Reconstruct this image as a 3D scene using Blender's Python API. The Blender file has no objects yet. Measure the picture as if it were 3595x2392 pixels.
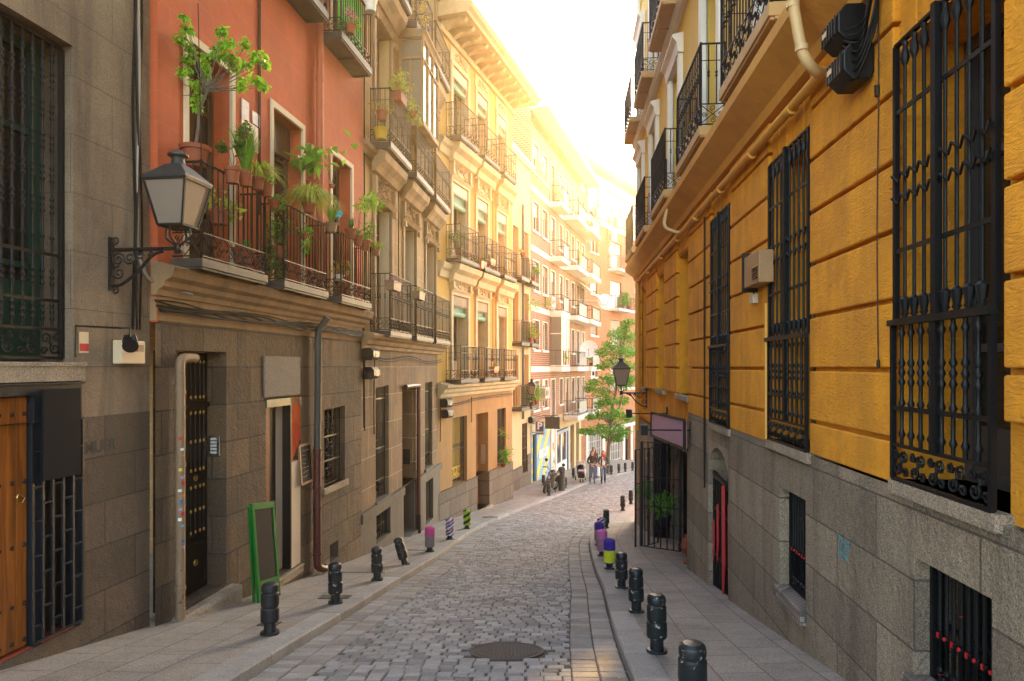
import bpy, math, random
from mathutils import Vector, Matrix
RN = random.Random(11)
sc = bpy.context.scene
COL = sc.collection
F, CX, CY = 2396.0, 1797.5, 1287.0      # focal length and principal point of the survey, in photograph pixels
PI = math.pi
def V(*a): return Vector(a)

# ---------------------------------------------------------------- mesh builder
class MB:
    def __init__(s): s.v = []; s.f = []; s.m = []; s.mi = 0; s.mats = []
    def use(s, m):
        if m not in s.mats: s.mats.append(m)
        s.mi = s.mats.index(m); return s
    def add(s, vs, fs):
        o = len(s.v); s.v += [tuple(v) for v in vs]
        for f in fs: s.f.append(tuple(i + o for i in f)); s.m.append(s.mi)
    def quad(s, a, b, c, d): s.add([a, b, c, d], [(0, 1, 2, 3)])
    def hexa(s, p):      # 8 corners: bottom 4 (ccw) then top 4
        s.add(p, [(3, 2, 1, 0), (4, 5, 6, 7), (0, 1, 5, 4), (1, 2, 6, 5), (2, 3, 7, 6), (3, 0, 4, 7)])
    def box(s, x0, x1, y0, y1, z0, z1):
        s.hexa([(x0, y0, z0), (x1, y0, z0), (x1, y1, z0), (x0, y1, z0), (x0, y0, z1), (x1, y0, z1), (x1, y1, z1), (x0, y1, z1)])
    def bar(s, a, b, w, h=None, up=Vector((0, 0, 1))):   # square bar from a to b
        a = Vector(a); b = Vector(b); h = h or w; d = (b - a).normalized()
        x = d.cross(up)
        if x.length < 1e-3: x = d.cross(Vector((1, 0, 0)))
        x.normalize(); y = x.cross(d).normalized(); x = x * w / 2; y = y * h / 2
        s.hexa([a - x - y, a + x - y, b + x - y, b - x - y, a - x + y, a + x + y, b + x + y, b - x + y])
    def tube(s, pts, r, n=6, cap=True):
        pts = [Vector(p) for p in pts]; k = len(pts)
        rs = r if isinstance(r, (list, tuple)) else [r] * k
        vs = []; fs = []; x = None
        for i, p in enumerate(pts):
            d = (pts[min(i + 1, k - 1)] - pts[max(i - 1, 0)])
            d = d.normalized() if d.length > 1e-9 else Vector((0, 0, 1))
            if x is None:
                x = d.cross(Vector((0, 0, 1)))
                if x.length < .05: x = d.cross(Vector((1, 0, 0)))
            x = x - d * x.dot(d)
            if x.length < 1e-6: x = d.orthogonal()
            x.normalize(); y = d.cross(x)
            for j in range(n):
                a = 2 * PI * j / n
                vs.append(p + (x * math.cos(a) + y * math.sin(a)) * rs[i])
        for i in range(k - 1):
            for j in range(n):
                fs.append((i * n + j, i * n + (j + 1) % n, (i + 1) * n + (j + 1) % n, (i + 1) * n + j))
        if cap: fs.append(tuple(range(n))[::-1]); fs.append(tuple((k - 1) * n + j for j in range(n)))
        s.add(vs, fs)
    def lathe(s, prof, c=(0, 0, 0), n=14, ax=None):
        c = Vector(c); vs = []; fs = []
        if ax is None: X, Y, Z = Vector((1, 0, 0)), Vector((0, 1, 0)), Vector((0, 0, 1))
        else:
            Z = Vector(ax).normalized(); X = Z.orthogonal().normalized(); Y = Z.cross(X)
        k = len(prof)
        for r, z in prof:
            for j in range(n):
                a = 2 * PI * j / n
                vs.append(c + X * (r * math.cos(a)) + Y * (r * math.sin(a)) + Z * z)
        for i in range(k - 1):
            for j in range(n):
                fs.append((i * n + j, i * n + (j + 1) % n, (i + 1) * n + (j + 1) % n, (i + 1) * n + j))
        fs.append(tuple(range(n))[::-1]); fs.append(tuple((k - 1) * n + j for j in range(n)))
        s.add(vs, fs)
    def extrude(s, poly, dirv):     # poly: list of points (planar); dirv: vector
        n = len(poly); dv = Vector(dirv)
        vs = [Vector(p) for p in poly] + [Vector(p) + dv for p in poly]
        fs = [tuple(range(n))[::-1], tuple(range(n, 2 * n))] + [(i, (i + 1) % n, n + (i + 1) % n, n + i) for i in range(n)]
        s.add(vs, fs)
    def build(s, name, mat=None, parent=None, fac=None, uvf=None, smooth=False, bev=0):
        me = bpy.data.meshes.new(name); me.from_pydata(s.v, [], s.f); me.update()
        mats = s.mats if s.mats else [mat]
        for m in mats: me.materials.append(m)
        if len(mats) > 1: me.polygons.foreach_set('material_index', s.m)
        if smooth: me.polygons.foreach_set('use_smooth', [True] * len(s.f))
        f = uvf or (fac.uv if fac else None)
        if f:
            uv = me.uv_layers.new(name='UVMap')
            for l in me.loops: uv.data[l.index].uv = f(me.vertices[l.vertex_index].co)
        o = bpy.data.objects.new(name, me); COL.objects.link(o)
        if parent is not None: attach(o, parent)
        if bev:
            b = o.modifiers.new('b', 'BEVEL'); b.width = bev; b.segments = 2; b.limit_method = 'ANGLE'; b.angle_limit = .6
        if smooth:
            try: me.set_sharp_from_angle(angle=math.radians(42))
            except Exception: pass
        return o
def attach(o, p):      # meshes are modelled in place, so a part only undoes the offset of its thing
    o.parent = p
    o.matrix_parent_inverse = Matrix.Translation(-Vector(p.location)) if p.parent is None else Matrix.Identity(4)
def tag(o, label=None, cat=None, group=None, kind=None):
    if label: o['label'] = label
    if cat: o['category'] = cat
    if group: o['group'] = group
    if kind: o['kind'] = kind
    return o
def thing(name, loc, label, cat, group=None):
    o = bpy.data.objects.new(name, None); o.empty_display_size = .2; COL.objects.link(o)
    o.location = loc; return tag(o, label, cat, group)
def dup(root, loc=None, rotz=None, label=None, group=None, rot=None):
    r = root.copy(); COL.objects.link(r)
    if loc is not None: r.location = loc
    if rotz is not None: r.rotation_euler = (0, 0, rotz)
    if rot is not None: r.rotation_euler = rot
    if label: r['label'] = label
    if group: r['group'] = group
    for ch in list(root.children):
        c = ch.copy(); COL.objects.link(c); c.parent = r; c.matrix_parent_inverse = ch.matrix_parent_inverse
        for g in list(ch.children):
            e = g.copy(); COL.objects.link(e); e.parent = c; e.matrix_parent_inverse = g.matrix_parent_inverse
    return r

# ---------------------------------------------------------------- materials
class NT:
    def __init__(s, name):
        s.m = bpy.data.materials.new(name); s.m.use_nodes = True; s.t = s.m.node_tree; s.t.nodes.clear()
        s.out = s.n('ShaderNodeOutputMaterial'); s.b = s.n('ShaderNodeBsdfPrincipled'); s.l(s.b.outputs[0], s.out.inputs[0])
    def n(s, ty, **k):
        x = s.t.nodes.new(ty)
        for a, b in k.items(): setattr(x, a, b)
        return x
    def l(s, a, b): s.t.links.new(a, b)
    def noise(s, vec, scale, detail=4, rough=.55, dist=0):
        x = s.n('ShaderNodeTexNoise'); x.inputs['Scale'].default_value = scale; x.inputs['Detail'].default_value = detail
        x.inputs['Roughness'].default_value = rough; x.inputs['Distortion'].default_value = dist; s.l(vec, x.inputs['Vector']); return x.outputs['Fac']
    def ramp(s, fac, stops):
        x = s.n('ShaderNodeValToRGB'); e = x.color_ramp.elements
        while len(e) < len(stops): e.new(.5)
        for i, (p, c) in enumerate(stops):
            e[i].position = p; e[i].color = (*c, 1) if len(c) == 3 else c
        s.l(fac, x.inputs[0]); return x.outputs[0]
    def mix(s, fac, a, b, mode='MIX'):
        x = s.n('ShaderNodeMix', data_type='RGBA', blend_type=mode); x.clamp_factor = True
        for sock, v in ((x.inputs[0], fac), (x.inputs[6], a), (x.inputs[7], b)):
            if hasattr(v, 'links'): s.l(v, sock)
            elif isinstance(v, (int, float)): sock.default_value = v
            else: sock.default_value = (*v, 1) if len(v) == 3 else v
        return x.outputs[2]
    def math(s, op, a, b=0.):
        x = s.n('ShaderNodeMath', operation=op)
        for sock, v in ((x.inputs[0], a), (x.inputs[1], b)):
            if hasattr(v, 'links'): s.l(v, sock)
            else: sock.default_value = v
        return x.outputs[0]
    def scalev(s, vec, sx, sy, sz):
        x = s.n('ShaderNodeMapping'); x.inputs['Scale'].default_value = (sx, sy, sz); s.l(vec, x.inputs[0]); return x.outputs[0]
def clampc(c, k): return tuple(min(1, max(0, x * k)) for x in c)

def mat(name, col, rough=.75, var=.18, scale=1.6, bump=.15, bscale=45, speck=0, col2=None, c2amt=.5, c2scale=2.2, streak=0, streakcol=(.05, .04, .03),
        metal=0, brick=None, island=0, spec=.5, wood=0, strokes=0, bdist=.02, wornc=None, wear=.62, rvar=.1, coat=0):
    N = NT(name)
    tc = N.n('ShaderNodeTexCoord'); uv = tc.outputs['UV']
    geo = N.n('ShaderNodeNewGeometry'); ob = geo.outputs['Position'] if brick or streak else tc.outputs['Object']
    n1 = N.noise(ob, scale, 6, .6)
    c = N.mix(N.ramp(n1, [(.28, (0, 0, 0)), (.74, (1, 1, 1))]), clampc(col, 1 - var), clampc(col, 1 + var))
    n3 = N.noise(ob, scale * 9, 4, .65)
    c = N.mix(.6 * min(1, var * 3), c, N.mix(n3, clampc(col, .72), clampc(col, 1.28)))
    if col2:
        n2 = N.noise(ob, c2scale, 7, .68, .4)
        c = N.mix(N.math('MULTIPLY', N.ramp(n2, [(.46, (0, 0, 0)), (.62, (1, 1, 1))]), c2amt), c, col2)
    if speck:
        x = N.n('ShaderNodeTexVoronoi'); x.inputs['Scale'].default_value = 170; N.l(ob, x.inputs['Vector'])
        g = N.n('ShaderNodeSeparateColor'); N.l(x.outputs['Color'], g.inputs[0])
        c = N.mix(speck, c, N.ramp(g.outputs[0], [(.12, clampc(col, .35)), (.5, col), (.92, clampc(col, 1.75))]))
    hb = None
    if brick:
        bw, rh, ms, off, mc, tint = brick
        x = N.n('ShaderNodeTexBrick'); x.offset = off; x.squash = 1
        x.inputs['Scale'].default_value = 1; x.inputs['Brick Width'].default_value = bw; x.inputs['Row Height'].default_value = rh
        x.inputs['Mortar Size'].default_value = ms; x.inputs['Mortar Smooth'].default_value = .15; x.inputs['Bias'].default_value = 0
        x.inputs['Color1'].default_value = (*clampc((.5, .5, .5), 2 * (1 - tint)), 1) if tint < .5 else (.3, .3, .3, 1); x.inputs['Color2'].default_value = (1, 1, 1, 1)
        x.inputs['Mortar'].default_value = (1, 1, 1, 1)
        # a little wobble so that courses are not ruler straight
        wob = N.n('ShaderNodeTexNoise'); wob.inputs['Scale'].default_value = 3; N.l(uv, wob.inputs['Vector'])
        vm = N.n('ShaderNodeVectorMath', operation='MULTIPLY_ADD'); N.l(wob.outputs['Color'], vm.inputs[0]); vm.inputs[1].default_value = (ms * 1.6,) * 3; N.l(uv, vm.inputs[2])
        N.l(vm.outputs[0], x.inputs['Vector'])
        c = N.mix(1, c, x.outputs['Color'], 'MULTIPLY')
        c = N.mix(x.outputs['Fac'], c, mc)
        hb = x.outputs['Fac']
    if island:
        c = N.mix(1, c, N.ramp(geo.outputs['Random Per Island'], [(0, (1 - island,) * 3), (1, (1 + island * .4,) * 3)]), 'MULTIPLY')
    if wood:
        w = N.n('ShaderNodeTexNoise'); w.inputs['Scale'].default_value = 1.0; w.inputs['Detail'].default_value = 6; w.inputs['Distortion'].default_value = 1.2
        N.l(N.scalev(tc.outputs['Object'], 16, 16, 1.1), w.inputs['Vector'])
        c = N.mix(.75, c, N.mix(N.ramp(w.outputs['Fac'], [(.35, (0, 0, 0)), (.65, (1, 1, 1))]), clampc(col, .4), clampc(col, 1.25)))
    if streak:
        w = N.n('ShaderNodeTexNoise'); w.inputs['Scale'].default_value = 1.0; w.inputs['Detail'].default_value = 7; w.inputs['Roughness'].default_value = .62; w.inputs['Distortion'].default_value = .5
        N.l(N.scalev(ob, 2.4, 2.4, .42), w.inputs['Vector'])
        c = N.mix(N.math('MULTIPLY', N.ramp(w.outputs['Fac'], [(.44, (0, 0, 0)), (.74, (1, 1, 1))]), streak), c, streakcol)
    r = N.math('ADD', N.math('MULTIPLY', N.math('SUBTRACT', n3, .5), rvar * 3), rough)
    if wornc:
        w1 = N.noise(tc.outputs['Object'], 11, 8, .72, .6)
        wf = N.ramp(w1, [(wear, (0, 0, 0)), (wear + .03, (1, 1, 1))])
        c = N.mix(wf, c, wornc)
    N.l(c, N.b.inputs['Base Color']); N.l(r, N.b.inputs['Roughness'])
    N.b.inputs['Metallic'].default_value = metal; N.b.inputs['Specular IOR Level'].default_value = spec
    if coat: N.b.inputs['Coat Weight'].default_value = coat; N.b.inputs['Coat Roughness'].default_value = .15
    if bump:
        b = N.n('ShaderNodeBump'); b.inputs['Strength'].default_value = min(1, bump * 2); b.inputs['Distance'].default_value = bdist
        h = N.math('ADD', N.noise(ob, bscale, 5, .6), N.math('MULTIPLY', N.noise(ob, bscale * .18, 3, .5), 1.6))
        if strokes:
            sN = N.n('ShaderNodeTexNoise'); sN.inputs['Scale'].default_value = 1; sN.inputs['Detail'].default_value = 5; sN.inputs['Distortion'].default_value = 2.5
            N.l(N.scalev(ob, 14, 7, 22), sN.inputs['Vector']); h = N.math('ADD', h, N.math('MULTIPLY', sN.outputs['Fac'], strokes))
        if hb: h = N.math('SUBTRACT', h, N.math('MULTIPLY', hb, 2.5))
        N.l(h, b.inputs['Height']); N.l(b.outputs[0], N.b.inputs['Normal'])
    return N.m
def flat(name, col, rough=.5, metal=0, spec=.5, var=.08): return mat(name, col, rough, var, 5, .03, 60, metal=metal, spec=spec, bdist=.003)
def leafmat(name, c1, c2, tr=.35):
    N = NT(name); geo = N.n('ShaderNodeNewGeometry')
    c = N.ramp(geo.outputs['Random Per Island'], [(0, c1), (1, c2)])
    N.l(c, N.b.inputs['Base Color']); N.b.inputs['Roughness'].default_value = .5; N.b.inputs['Specular IOR Level'].default_value = .3
    t = N.n('ShaderNodeBsdfTranslucent'); N.l(N.mix(.5, c, (.35, .5, .06)), t.inputs[0])
    mx = N.n('ShaderNodeMixShader'); mx.inputs[0].default_value = tr; N.l(N.b.outputs[0], mx.inputs[1]); N.l(t.outputs[0], mx.inputs[2]); N.l(mx.outputs[0], N.out.inputs[0])
    return N.m
M = {}
M['lg_plaster'] = mat('plaster_brown_grey', (.26, .185, .12), .9, .3, 1.1, .25, 60, speck=.35, col2=(.15, .1, .065), c2amt=.75, c2scale=1.1, streak=.65, brick=(1.1, .56, .004, .5, (.1, .075, .055), .06))
M['lg_stone'] = mat('ashlar_brown', (.15, .1, .066), .85, .45, 1.3, .3, 50, speck=.45, col2=(.07, .05, .036), c2amt=.75, c2scale=1.6, streak=.6, brick=(1.5, .455, .008, .3, (.04, .028, .02), .4))
M['or_wall'] = mat('terracotta_render', (.50, .10, .03), .85, .14, .8, .1, 60, col2=(.36, .08, .035), c2amt=.35, streak=.28, streakcol=(.25, .06, .03), brick=(.8, .345, .0022, .5, (.5, .17, .07), .05))
M['or_stone'] = mat('worn_ashlar', (.165, .1, .05), .85, .5, 1.1, .4, 26, speck=.45, col2=(.085, .066, .055), c2amt=.85, c2scale=1.3, streak=.7, brick=(.82, .5, .012, .4, (.045, .032, .024), .49), bdist=.03)
M['or_frieze'] = mat('ochre_frieze', (.36, .22, .11), .85, .2, 1.2, .2, 40, col2=(.2, .13, .07), c2amt=.5, streak=.5)
M['tn_wall'] = mat('tan_render', (.42, .25, .095), .85, .2, .9, .2, 40, col2=(.3, .17, .065), c2amt=.5, streak=.4, streakcol=(.16, .1, .05), brick=(1.0, .62, .008, .5, (.52, .36, .18), .14))
M['tn_low'] = mat('tan_ashlar', (.25, .14, .062), .85, .35, .9, .2, 40, speck=.25, col2=(.13, .09, .055), c2amt=.75, c2scale=1.4, streak=.55, brick=(1.15, .66, .01, .45, (.42, .29, .17), .22))
M['tn_plinth'] = mat('grey_plinth', (.1, .08, .062), .8, .3, 1.2, .2, 40, speck=.2, streak=.5)
M['tn_trim'] = mat('tan_trim', (.4, .26, .14), .8, .2, 1.5, .2, 40, col2=(.22, .14, .08), c2amt=.55, streak=.5)
M['ye_wall'] = mat('yellow_render', (.60, .33, .055), .85, .14, .8, .12, 50, col2=(.48, .27, .07), c2amt=.4, streak=.3, streakcol=(.3, .18, .06))
M['ye_low'] = mat('ochre_brown_render', (.37, .18, .05), .85, .25, .8, .15, 50, col2=(.3, .17, .065), c2amt=.5, streak=.4, streakcol=(.2, .12, .05))
M['ye_trim'] = mat('cream_trim', (.62, .48, .28), .8, .14, 1.5, .15, 40, col2=(.45, .32, .17), c2amt=.4, streak=.3, streakcol=(.3, .2, .1))
M['ye_stone'] = mat('plinth_blocks', (.16, .115, .08), .85, .4, 1.2, .3, 40, speck=.3, streak=.4, brick=(.85, .55, .018, .4, (.06, .045, .035), .25))
M['bg_wall'] = mat('cream_render', (.60, .43, .22), .85, .14, .8, .1, 50, streak=.35, streakcol=(.35, .25, .14))
M['br_brick'] = mat('red_brick', (.38, .11, .045), .85, .15, .8, .15, 60, brick=(.24, .115, .016, .5, (.42, .29, .2), .35), streak=.25)
M['fb_brick'] = mat('orange_brick', (.52, .135, .03), .85, .12, .8, .12, 60, brick=(.24, .08, .012, .5, (.45, .25, .14), .3), streak=.25)
M['white_trim'] = mat('off_white_paint', (.74, .70, .62), .7, .08, 1.5, .06, 40, streak=.2, streakcol=(.45, .38, .3))
M['cream_paint'] = mat('cream_frame', (.62, .5, .34), .7, .12, 2, .06, 40, streak=.25, streakcol=(.35, .26, .16))
M['rt_wall'] = mat('ochre_render', (.80, .325, .012), .88, .2, .9, .4, 26, col2=(.58, .22, .015), c2amt=.6, streak=.5, streakcol=(.32, .13, .02), strokes=1.5, bdist=.011)
M['rt_up'] = mat('yellow_paint', (.68, .44, .08), .85, .1, .9, .1, 50, streak=.2, streakcol=(.4, .25, .08))
M['granite'] = mat('rough_granite', (.36, .275, .19), .85, .28, 1.2, .4, 60, speck=.65, col2=(.17, .135, .105), c2amt=.5, streak=.5, brick=(1.25, .46, .008, .43, (.12, .09, .07), .34), bdist=.03)
M['granite2'] = mat('granite_lintel', (.37, .285, .2), .85, .2, 1.2, .4, 60, speck=.6, col2=(.2, .16, .125), c2amt=.4, streak=.4, bdist=.03)
M['sett'] = mat('granite_sett', (.30, .288, .28), .75, .16, 2, .2, 60, spec=.25, speck=.3, island=.42, col2=(.2, .17, .15), c2amt=.35, c2scale=.9, rvar=.2)
M['mortar'] = mat('dirt_mortar', (.075, .06, .048), .95, .3, 6, .3, 60)
M['gutter'] = mat('gutter_sett', (.29, .268, .25), .8, .2, 2, .2, 60, speck=.3, island=.32, col2=(.16, .13, .105), c2amt=.5, c2scale=1.5)
M['kerb'] = mat('granite_kerb', (.31, .29, .27), .8, .18, 2, .2, 60, speck=.4, island=.25, col2=(.15, .13, .115), c2amt=.5)
M['pave'] = mat('granite_paving', (.32, .275, .23), .75, .2, 1.1, .12, 60, speck=.6, col2=(.15, .125, .1), c2amt=.75, c2scale=.9, streak=.3, brick=(.62, .42, .006, .5, (.09, .07, .055), .2))
M['earth'] = mat('earth', (.15, .13, .11), .95, .3, .5, .2, 4)
M['iron'] = mat('black_iron', (.006, .0065, .0075), .5, .3, 8, .15, 90, bdist=.002, spec=.3, rvar=.15)
M['navy'] = mat('navy_iron', (.007, .011, .018), .5, .25, 6, .1, 90, spec=.3)
M['brown_iron'] = mat('brown_iron', (.022, .013, .008), .55, .3, 8, .15, 90, spec=.3)
M['bollard'] = mat('chipped_green_black_paint', (.008, .012, .013), .4, .25, 6, .12, 60, wornc=(.42, .39, .34), wear=.60, bdist=.0015)
M['bollard2'] = mat('matt_black_paint', (.011, .011, .012), .55, .2, 6, .1, 60, wornc=(.2, .19, .18), wear=.68, bdist=.0015)
M['glass'] = mat('dark_window_glass', (.014, .015, .016), .08, .3, 2, .0, 10, spec=.6, rvar=.05)
M['glass2'] = mat('pale_window_glass', (.2, .18, .15), .12, .35, 1.2, .0, 10, spec=.6, rvar=.05)
M['frost'] = mat('frosted_lamp_glass', (.22, .17, .135), .35, .06, 3, .05, 120)
M['wood_door'] = mat('varnished_pine', (.33, .095, .014), .4, .15, 2, .12, 30, wood=1, coat=.2)
M['wood_dark'] = mat('dark_wood', (.1, .05, .028), .5, .2, 2, .1, 30, wood=1)
M['wood_mid'] = mat('brown_wood', (.3, .14, .06), .55, .2, 2, .1, 30, wood=1)
M['green_paint'] = mat('green_paint', (.0015, .13, .014), .6, .12, 4, .08, 50, spec=.2)
M['dkgreen'] = mat('dark_green_paint', (.006, .05, .035), .45, .15, 3, .05, 50)
M['board'] = mat('chalkboard', (.01, .011, .016), .75, .35, 3, .04, 50, spec=.2)
M['black'] = flat('black_plastic', (.006, .006, .007), .45, spec=.3)
M['signnavy'] = flat('dark_sign_face', (.005, .008, .012), .7, spec=.1)
M['purple'] = flat('mauve_sign_face', (.40, .24, .40), .5)
M['plum'] = flat('plum_paint', (.012, .006, .009), .5, spec=.3)
M['red'] = flat('red_paint', (.5, .015, .02), .42)
M['redbrown'] = mat('oxblood_pipe', (.09, .018, .014), .4, .25, 4, .1, 40)
M['orpipe'] = mat('terracotta_pipe', (.44, .11, .045), .6, .15, 2, .05, 40, streak=.3, streakcol=(.25, .07, .03))
M['pipe_grey'] = mat('grey_pipe', (.06, .058, .055), .5, .25, 4, .1, 40)
M['pipe_buff'] = mat('buff_pipe', (.25, .16, .09), .6, .3, 4, .15, 40, wornc=(.12, .06, .03), wear=.6)
M['pipe_cream'] = mat('cream_pipe', (.62, .42, .2), .5, .12, 2, .06, 40)
M['cable'] = flat('black_cable', (.006, .006, .006), .6, spec=.2)
M['cable_grey'] = flat('grey_conduit', (.3, .24, .19), .6)
M['steel'] = mat('steel', (.55, .53, .5), .32, .2, 5, .08, 60, metal=1)
M['lead'] = mat('lead_slab_edge', (.03, .026, .024), .6, .3, 3, .2, 40, col2=(.085, .075, .068), c2amt=.5, bdist=.004)
M['terracotta'] = mat('terracotta_pot', (.27, .062, .022), .75, .25, 5, .1, 50, bdist=.003, col2=(.16, .05, .03), c2amt=.4)
M['soil'] = mat('soil', (.05, .035, .025), .95, .3, 10, .3, 40)
M['white'] = flat('white_plastic', (.75, .73, .69), .5)
M['cream'] = flat('cream_plastic', (.66, .5, .32), .5)
M['beige_door'] = mat('beige_door_panel', (.5, .4, .3), .6, .12, 1.5, .08, 40, wornc=(.2, .13, .08), wear=.72)
M['shutter'] = mat('green_roller_slats', (.13, .28, .18), .6, .15, 3, .05, 50)
M['curtain'] = mat('curtain', (.4, .3, .2), .9, .2, 3, .05, 40)
M['tile'] = mat('mosaic_tile', (.32, .26, .22), .45, .3, 2, .05, 40, brick=(.06, .06, .006, .5, (.1, .08, .07), .6))
M['roof'] = mat('roof_tile', (.36, .16, .08), .85, .25, 2, .3, 20)
M['blue'] = flat('blue_paint', (.12, .33, .55), .55)
M['blue2'] = flat('deep_blue_paint', (.03, .13, .32), .5)
M['signblue'] = flat('sign_blue', (.012, .045, .16), .4)
M['yellow'] = flat('yellow_paint_stripe', (.68, .5, .04), .55)
M['ac'] = mat('ac_casing', (.6, .54, .44), .55, .1, 3, .04, 50, streak=.35, streakcol=(.3, .22, .13))
M['bark'] = mat('bark', (.13, .1, .075), .9, .3, 6, .5, 30)
M['brass'] = mat('brass', (.55, .33, .1), .35, .2, 6, .05, 50, metal=1)
M['leaf_lime'] = leafmat('lime_leaf', (.09, .32, .01), (.36, .66, .04))
M['leaf_mid'] = leafmat('green_leaf', (.03, .15, .012), (.17, .44, .03))
M['leaf_dark'] = leafmat('dark_leaf', (.012, .055, .012), (.055, .17, .03))
M['leaf_straw'] = leafmat('yellow_green_blade', (.24, .32, .02), (.6, .58, .1))
M['leaf_dry'] = leafmat('dry_foliage', (.3, .15, .03), (.62, .4, .12))
M['leaf_tree'] = leafmat('tree_leaf', (.022, .15, .008), (.12, .46, .02), .4)
M['pinkf'] = leafmat('pink_petal', (.5, .04, .25), (.75, .2, .5))
M['orangef'] = leafmat('orange_petal', (.6, .1, .02), (.8, .3, .04))
def yarn(name, col): return mat(name, col, .95, .2, 20, .5, 120, bdist=.01)
for n_, c_ in dict(pink=(.6, .06, .25), greywool=(.24, .19, .17), whitewool=(.72, .68, .7), redwool=(.45, .02, .05), bluewool=(.03, .12, .33), limewool=(.33, .5, .02), blackwool=(.012, .014, .016), indigo=(.045, .02, .25), yellowwool=(.6, .62, .02), mauve=(.33, .16, .25), rose=(.55, .13, .36)).items():
    M[n_] = yarn('wool_' + n_, c_)
# ---------------------------------------------------------------- the ground falls away down the street
DZ = [-60, -4, 0, 5.4, 7, 9.2, 11, 15.2, 20, 22, 27, 32, 36.5, 39, 42, 47, 55, 80, 300]
DD = [-5, .7, 1.5, 2.52, 2.82, 3.2, 3.5, 4.13, 4.78, 5.0, 5.48, 5.92, 6.14, 6.28, 6.5, 6.95, 7.4, 8.5, 14]
def lerp(xs, ys, x):
    if x <= xs[0]: return ys[0]
    for i in range(len(xs) - 1):
        if x <= xs[i + 1]:
            t = (x - xs[i]) / (xs[i + 1] - xs[i]); return ys[i] + (ys[i + 1] - ys[i]) * t
    return ys[-1]
_dz = [-60 + .5 * i for i in range(721)]
_dd = [sum(lerp(DZ, DD, z + k * .7) for k in (-2, -1, 0, 1, 2)) / 5 for z in _dz]
def D(z):
    i = min(719, max(0, int((z + 60) * 2))); t = (z + 60) * 2 - i
    return _dd[i] + (_dd[i + 1] - _dd[i]) * t
KH = .1                                   # kerb height
LP = [(-2.72, -6), (-2.6, -3), (-2.5, 0), (-2.36, 4), (-2.25, 7), (-2.1, 9.2), (-1.95, 11.2), (-1.66, 14), (-1.42, 17.2), (-1.13, 20.1), (-.68, 22.3), (-.1, 24.4), (.81, 27.4), (1.74, 30.1), (2.81, 33.2), (3.9, 35.9), (5.1, 38.4), (6.33, 40.7), (7.8, 43.3), (11, 47.5), (16, 53)]
RP = [(.4, -6), (.55, -3), (.72, 0), (.91, 4), (1.1, 7), (1.28, 9.1), (1.44, 10.8), (1.58, 13.0), (1.86, 16.3), (2.13, 18.5), (2.55, 20.4), (2.97, 22.2), (3.75, 25), (4.7, 28), (5.9, 31.5), (7.2, 34), (8.6, 36), (9.9, 38), (11.4, 40.4), (14.3, 44.5), (19, 50)]
def cat(P, t):                              # Catmull-Rom through the kerb survey
    i = min(len(P) - 2, max(0, int(t))); u = t - i
    p0, p1, p2, p3 = P[max(0, i - 1)], P[i], P[i + 1], P[min(len(P) - 1, i + 2)]
    return tuple(.5 * (2 * p1[k] + (p2[k] - p0[k]) * u + (2 * p0[k] - 5 * p1[k] + 4 * p2[k] - p3[k]) * u * u + (3 * p1[k] - p0[k] - 3 * p2[k] + p3[k]) * u ** 3) for k in (0, 1))
TS = [i * .02 for i in range(int((len(LP) - 1) / .02) + 1)]
LC = [cat(LP, t) for t in TS]; RC = [cat(RP, t) for t in TS]
CC = [((a[0] + b[0]) / 2, (a[1] + b[1]) / 2) for a, b in zip(LC, RC)]
def arcs(C):
    s = [0]
    for a, b in zip(C, C[1:]): s.append(s[-1] + math.hypot(b[0] - a[0], b[1] - a[1]))
    return s
SC = arcs(CC)
def at_s(s):
    lo, hi = 0, len(SC) - 1
    while hi - lo > 1:
        m = (lo + hi) // 2
        if SC[m] <= s: lo = m
        else: hi = m
    t = (s - SC[lo]) / max(1e-9, SC[hi] - SC[lo])
    g = lambda C: Vector((C[lo][0] + (C[hi][0] - C[lo][0]) * t, C[lo][1] + (C[hi][1] - C[lo][1]) * t))
    return g(LC), g(RC)
def gz(x, y): return -D(y)
def xL(y): return lerp([p[1] for p in LC[::10]], [p[0] for p in LC[::10]], y)
def xR(y): return lerp([p[1] for p in RC[::10]], [p[0] for p in RC[::10]], y)
def kerbline(C, off):                       # offset a kerb line sideways (+ = to the right)
    o = []
    for i in range(0, len(C), 5):
        a, b = C[max(0, i - 5)], C[min(len(C) - 1, i + 5)]
        d = Vector((b[0] - a[0], b[1] - a[1])).normalized()
        o.append((C[i][0] + d.y * off, C[i][1] - d.x * off))
    return o
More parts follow.
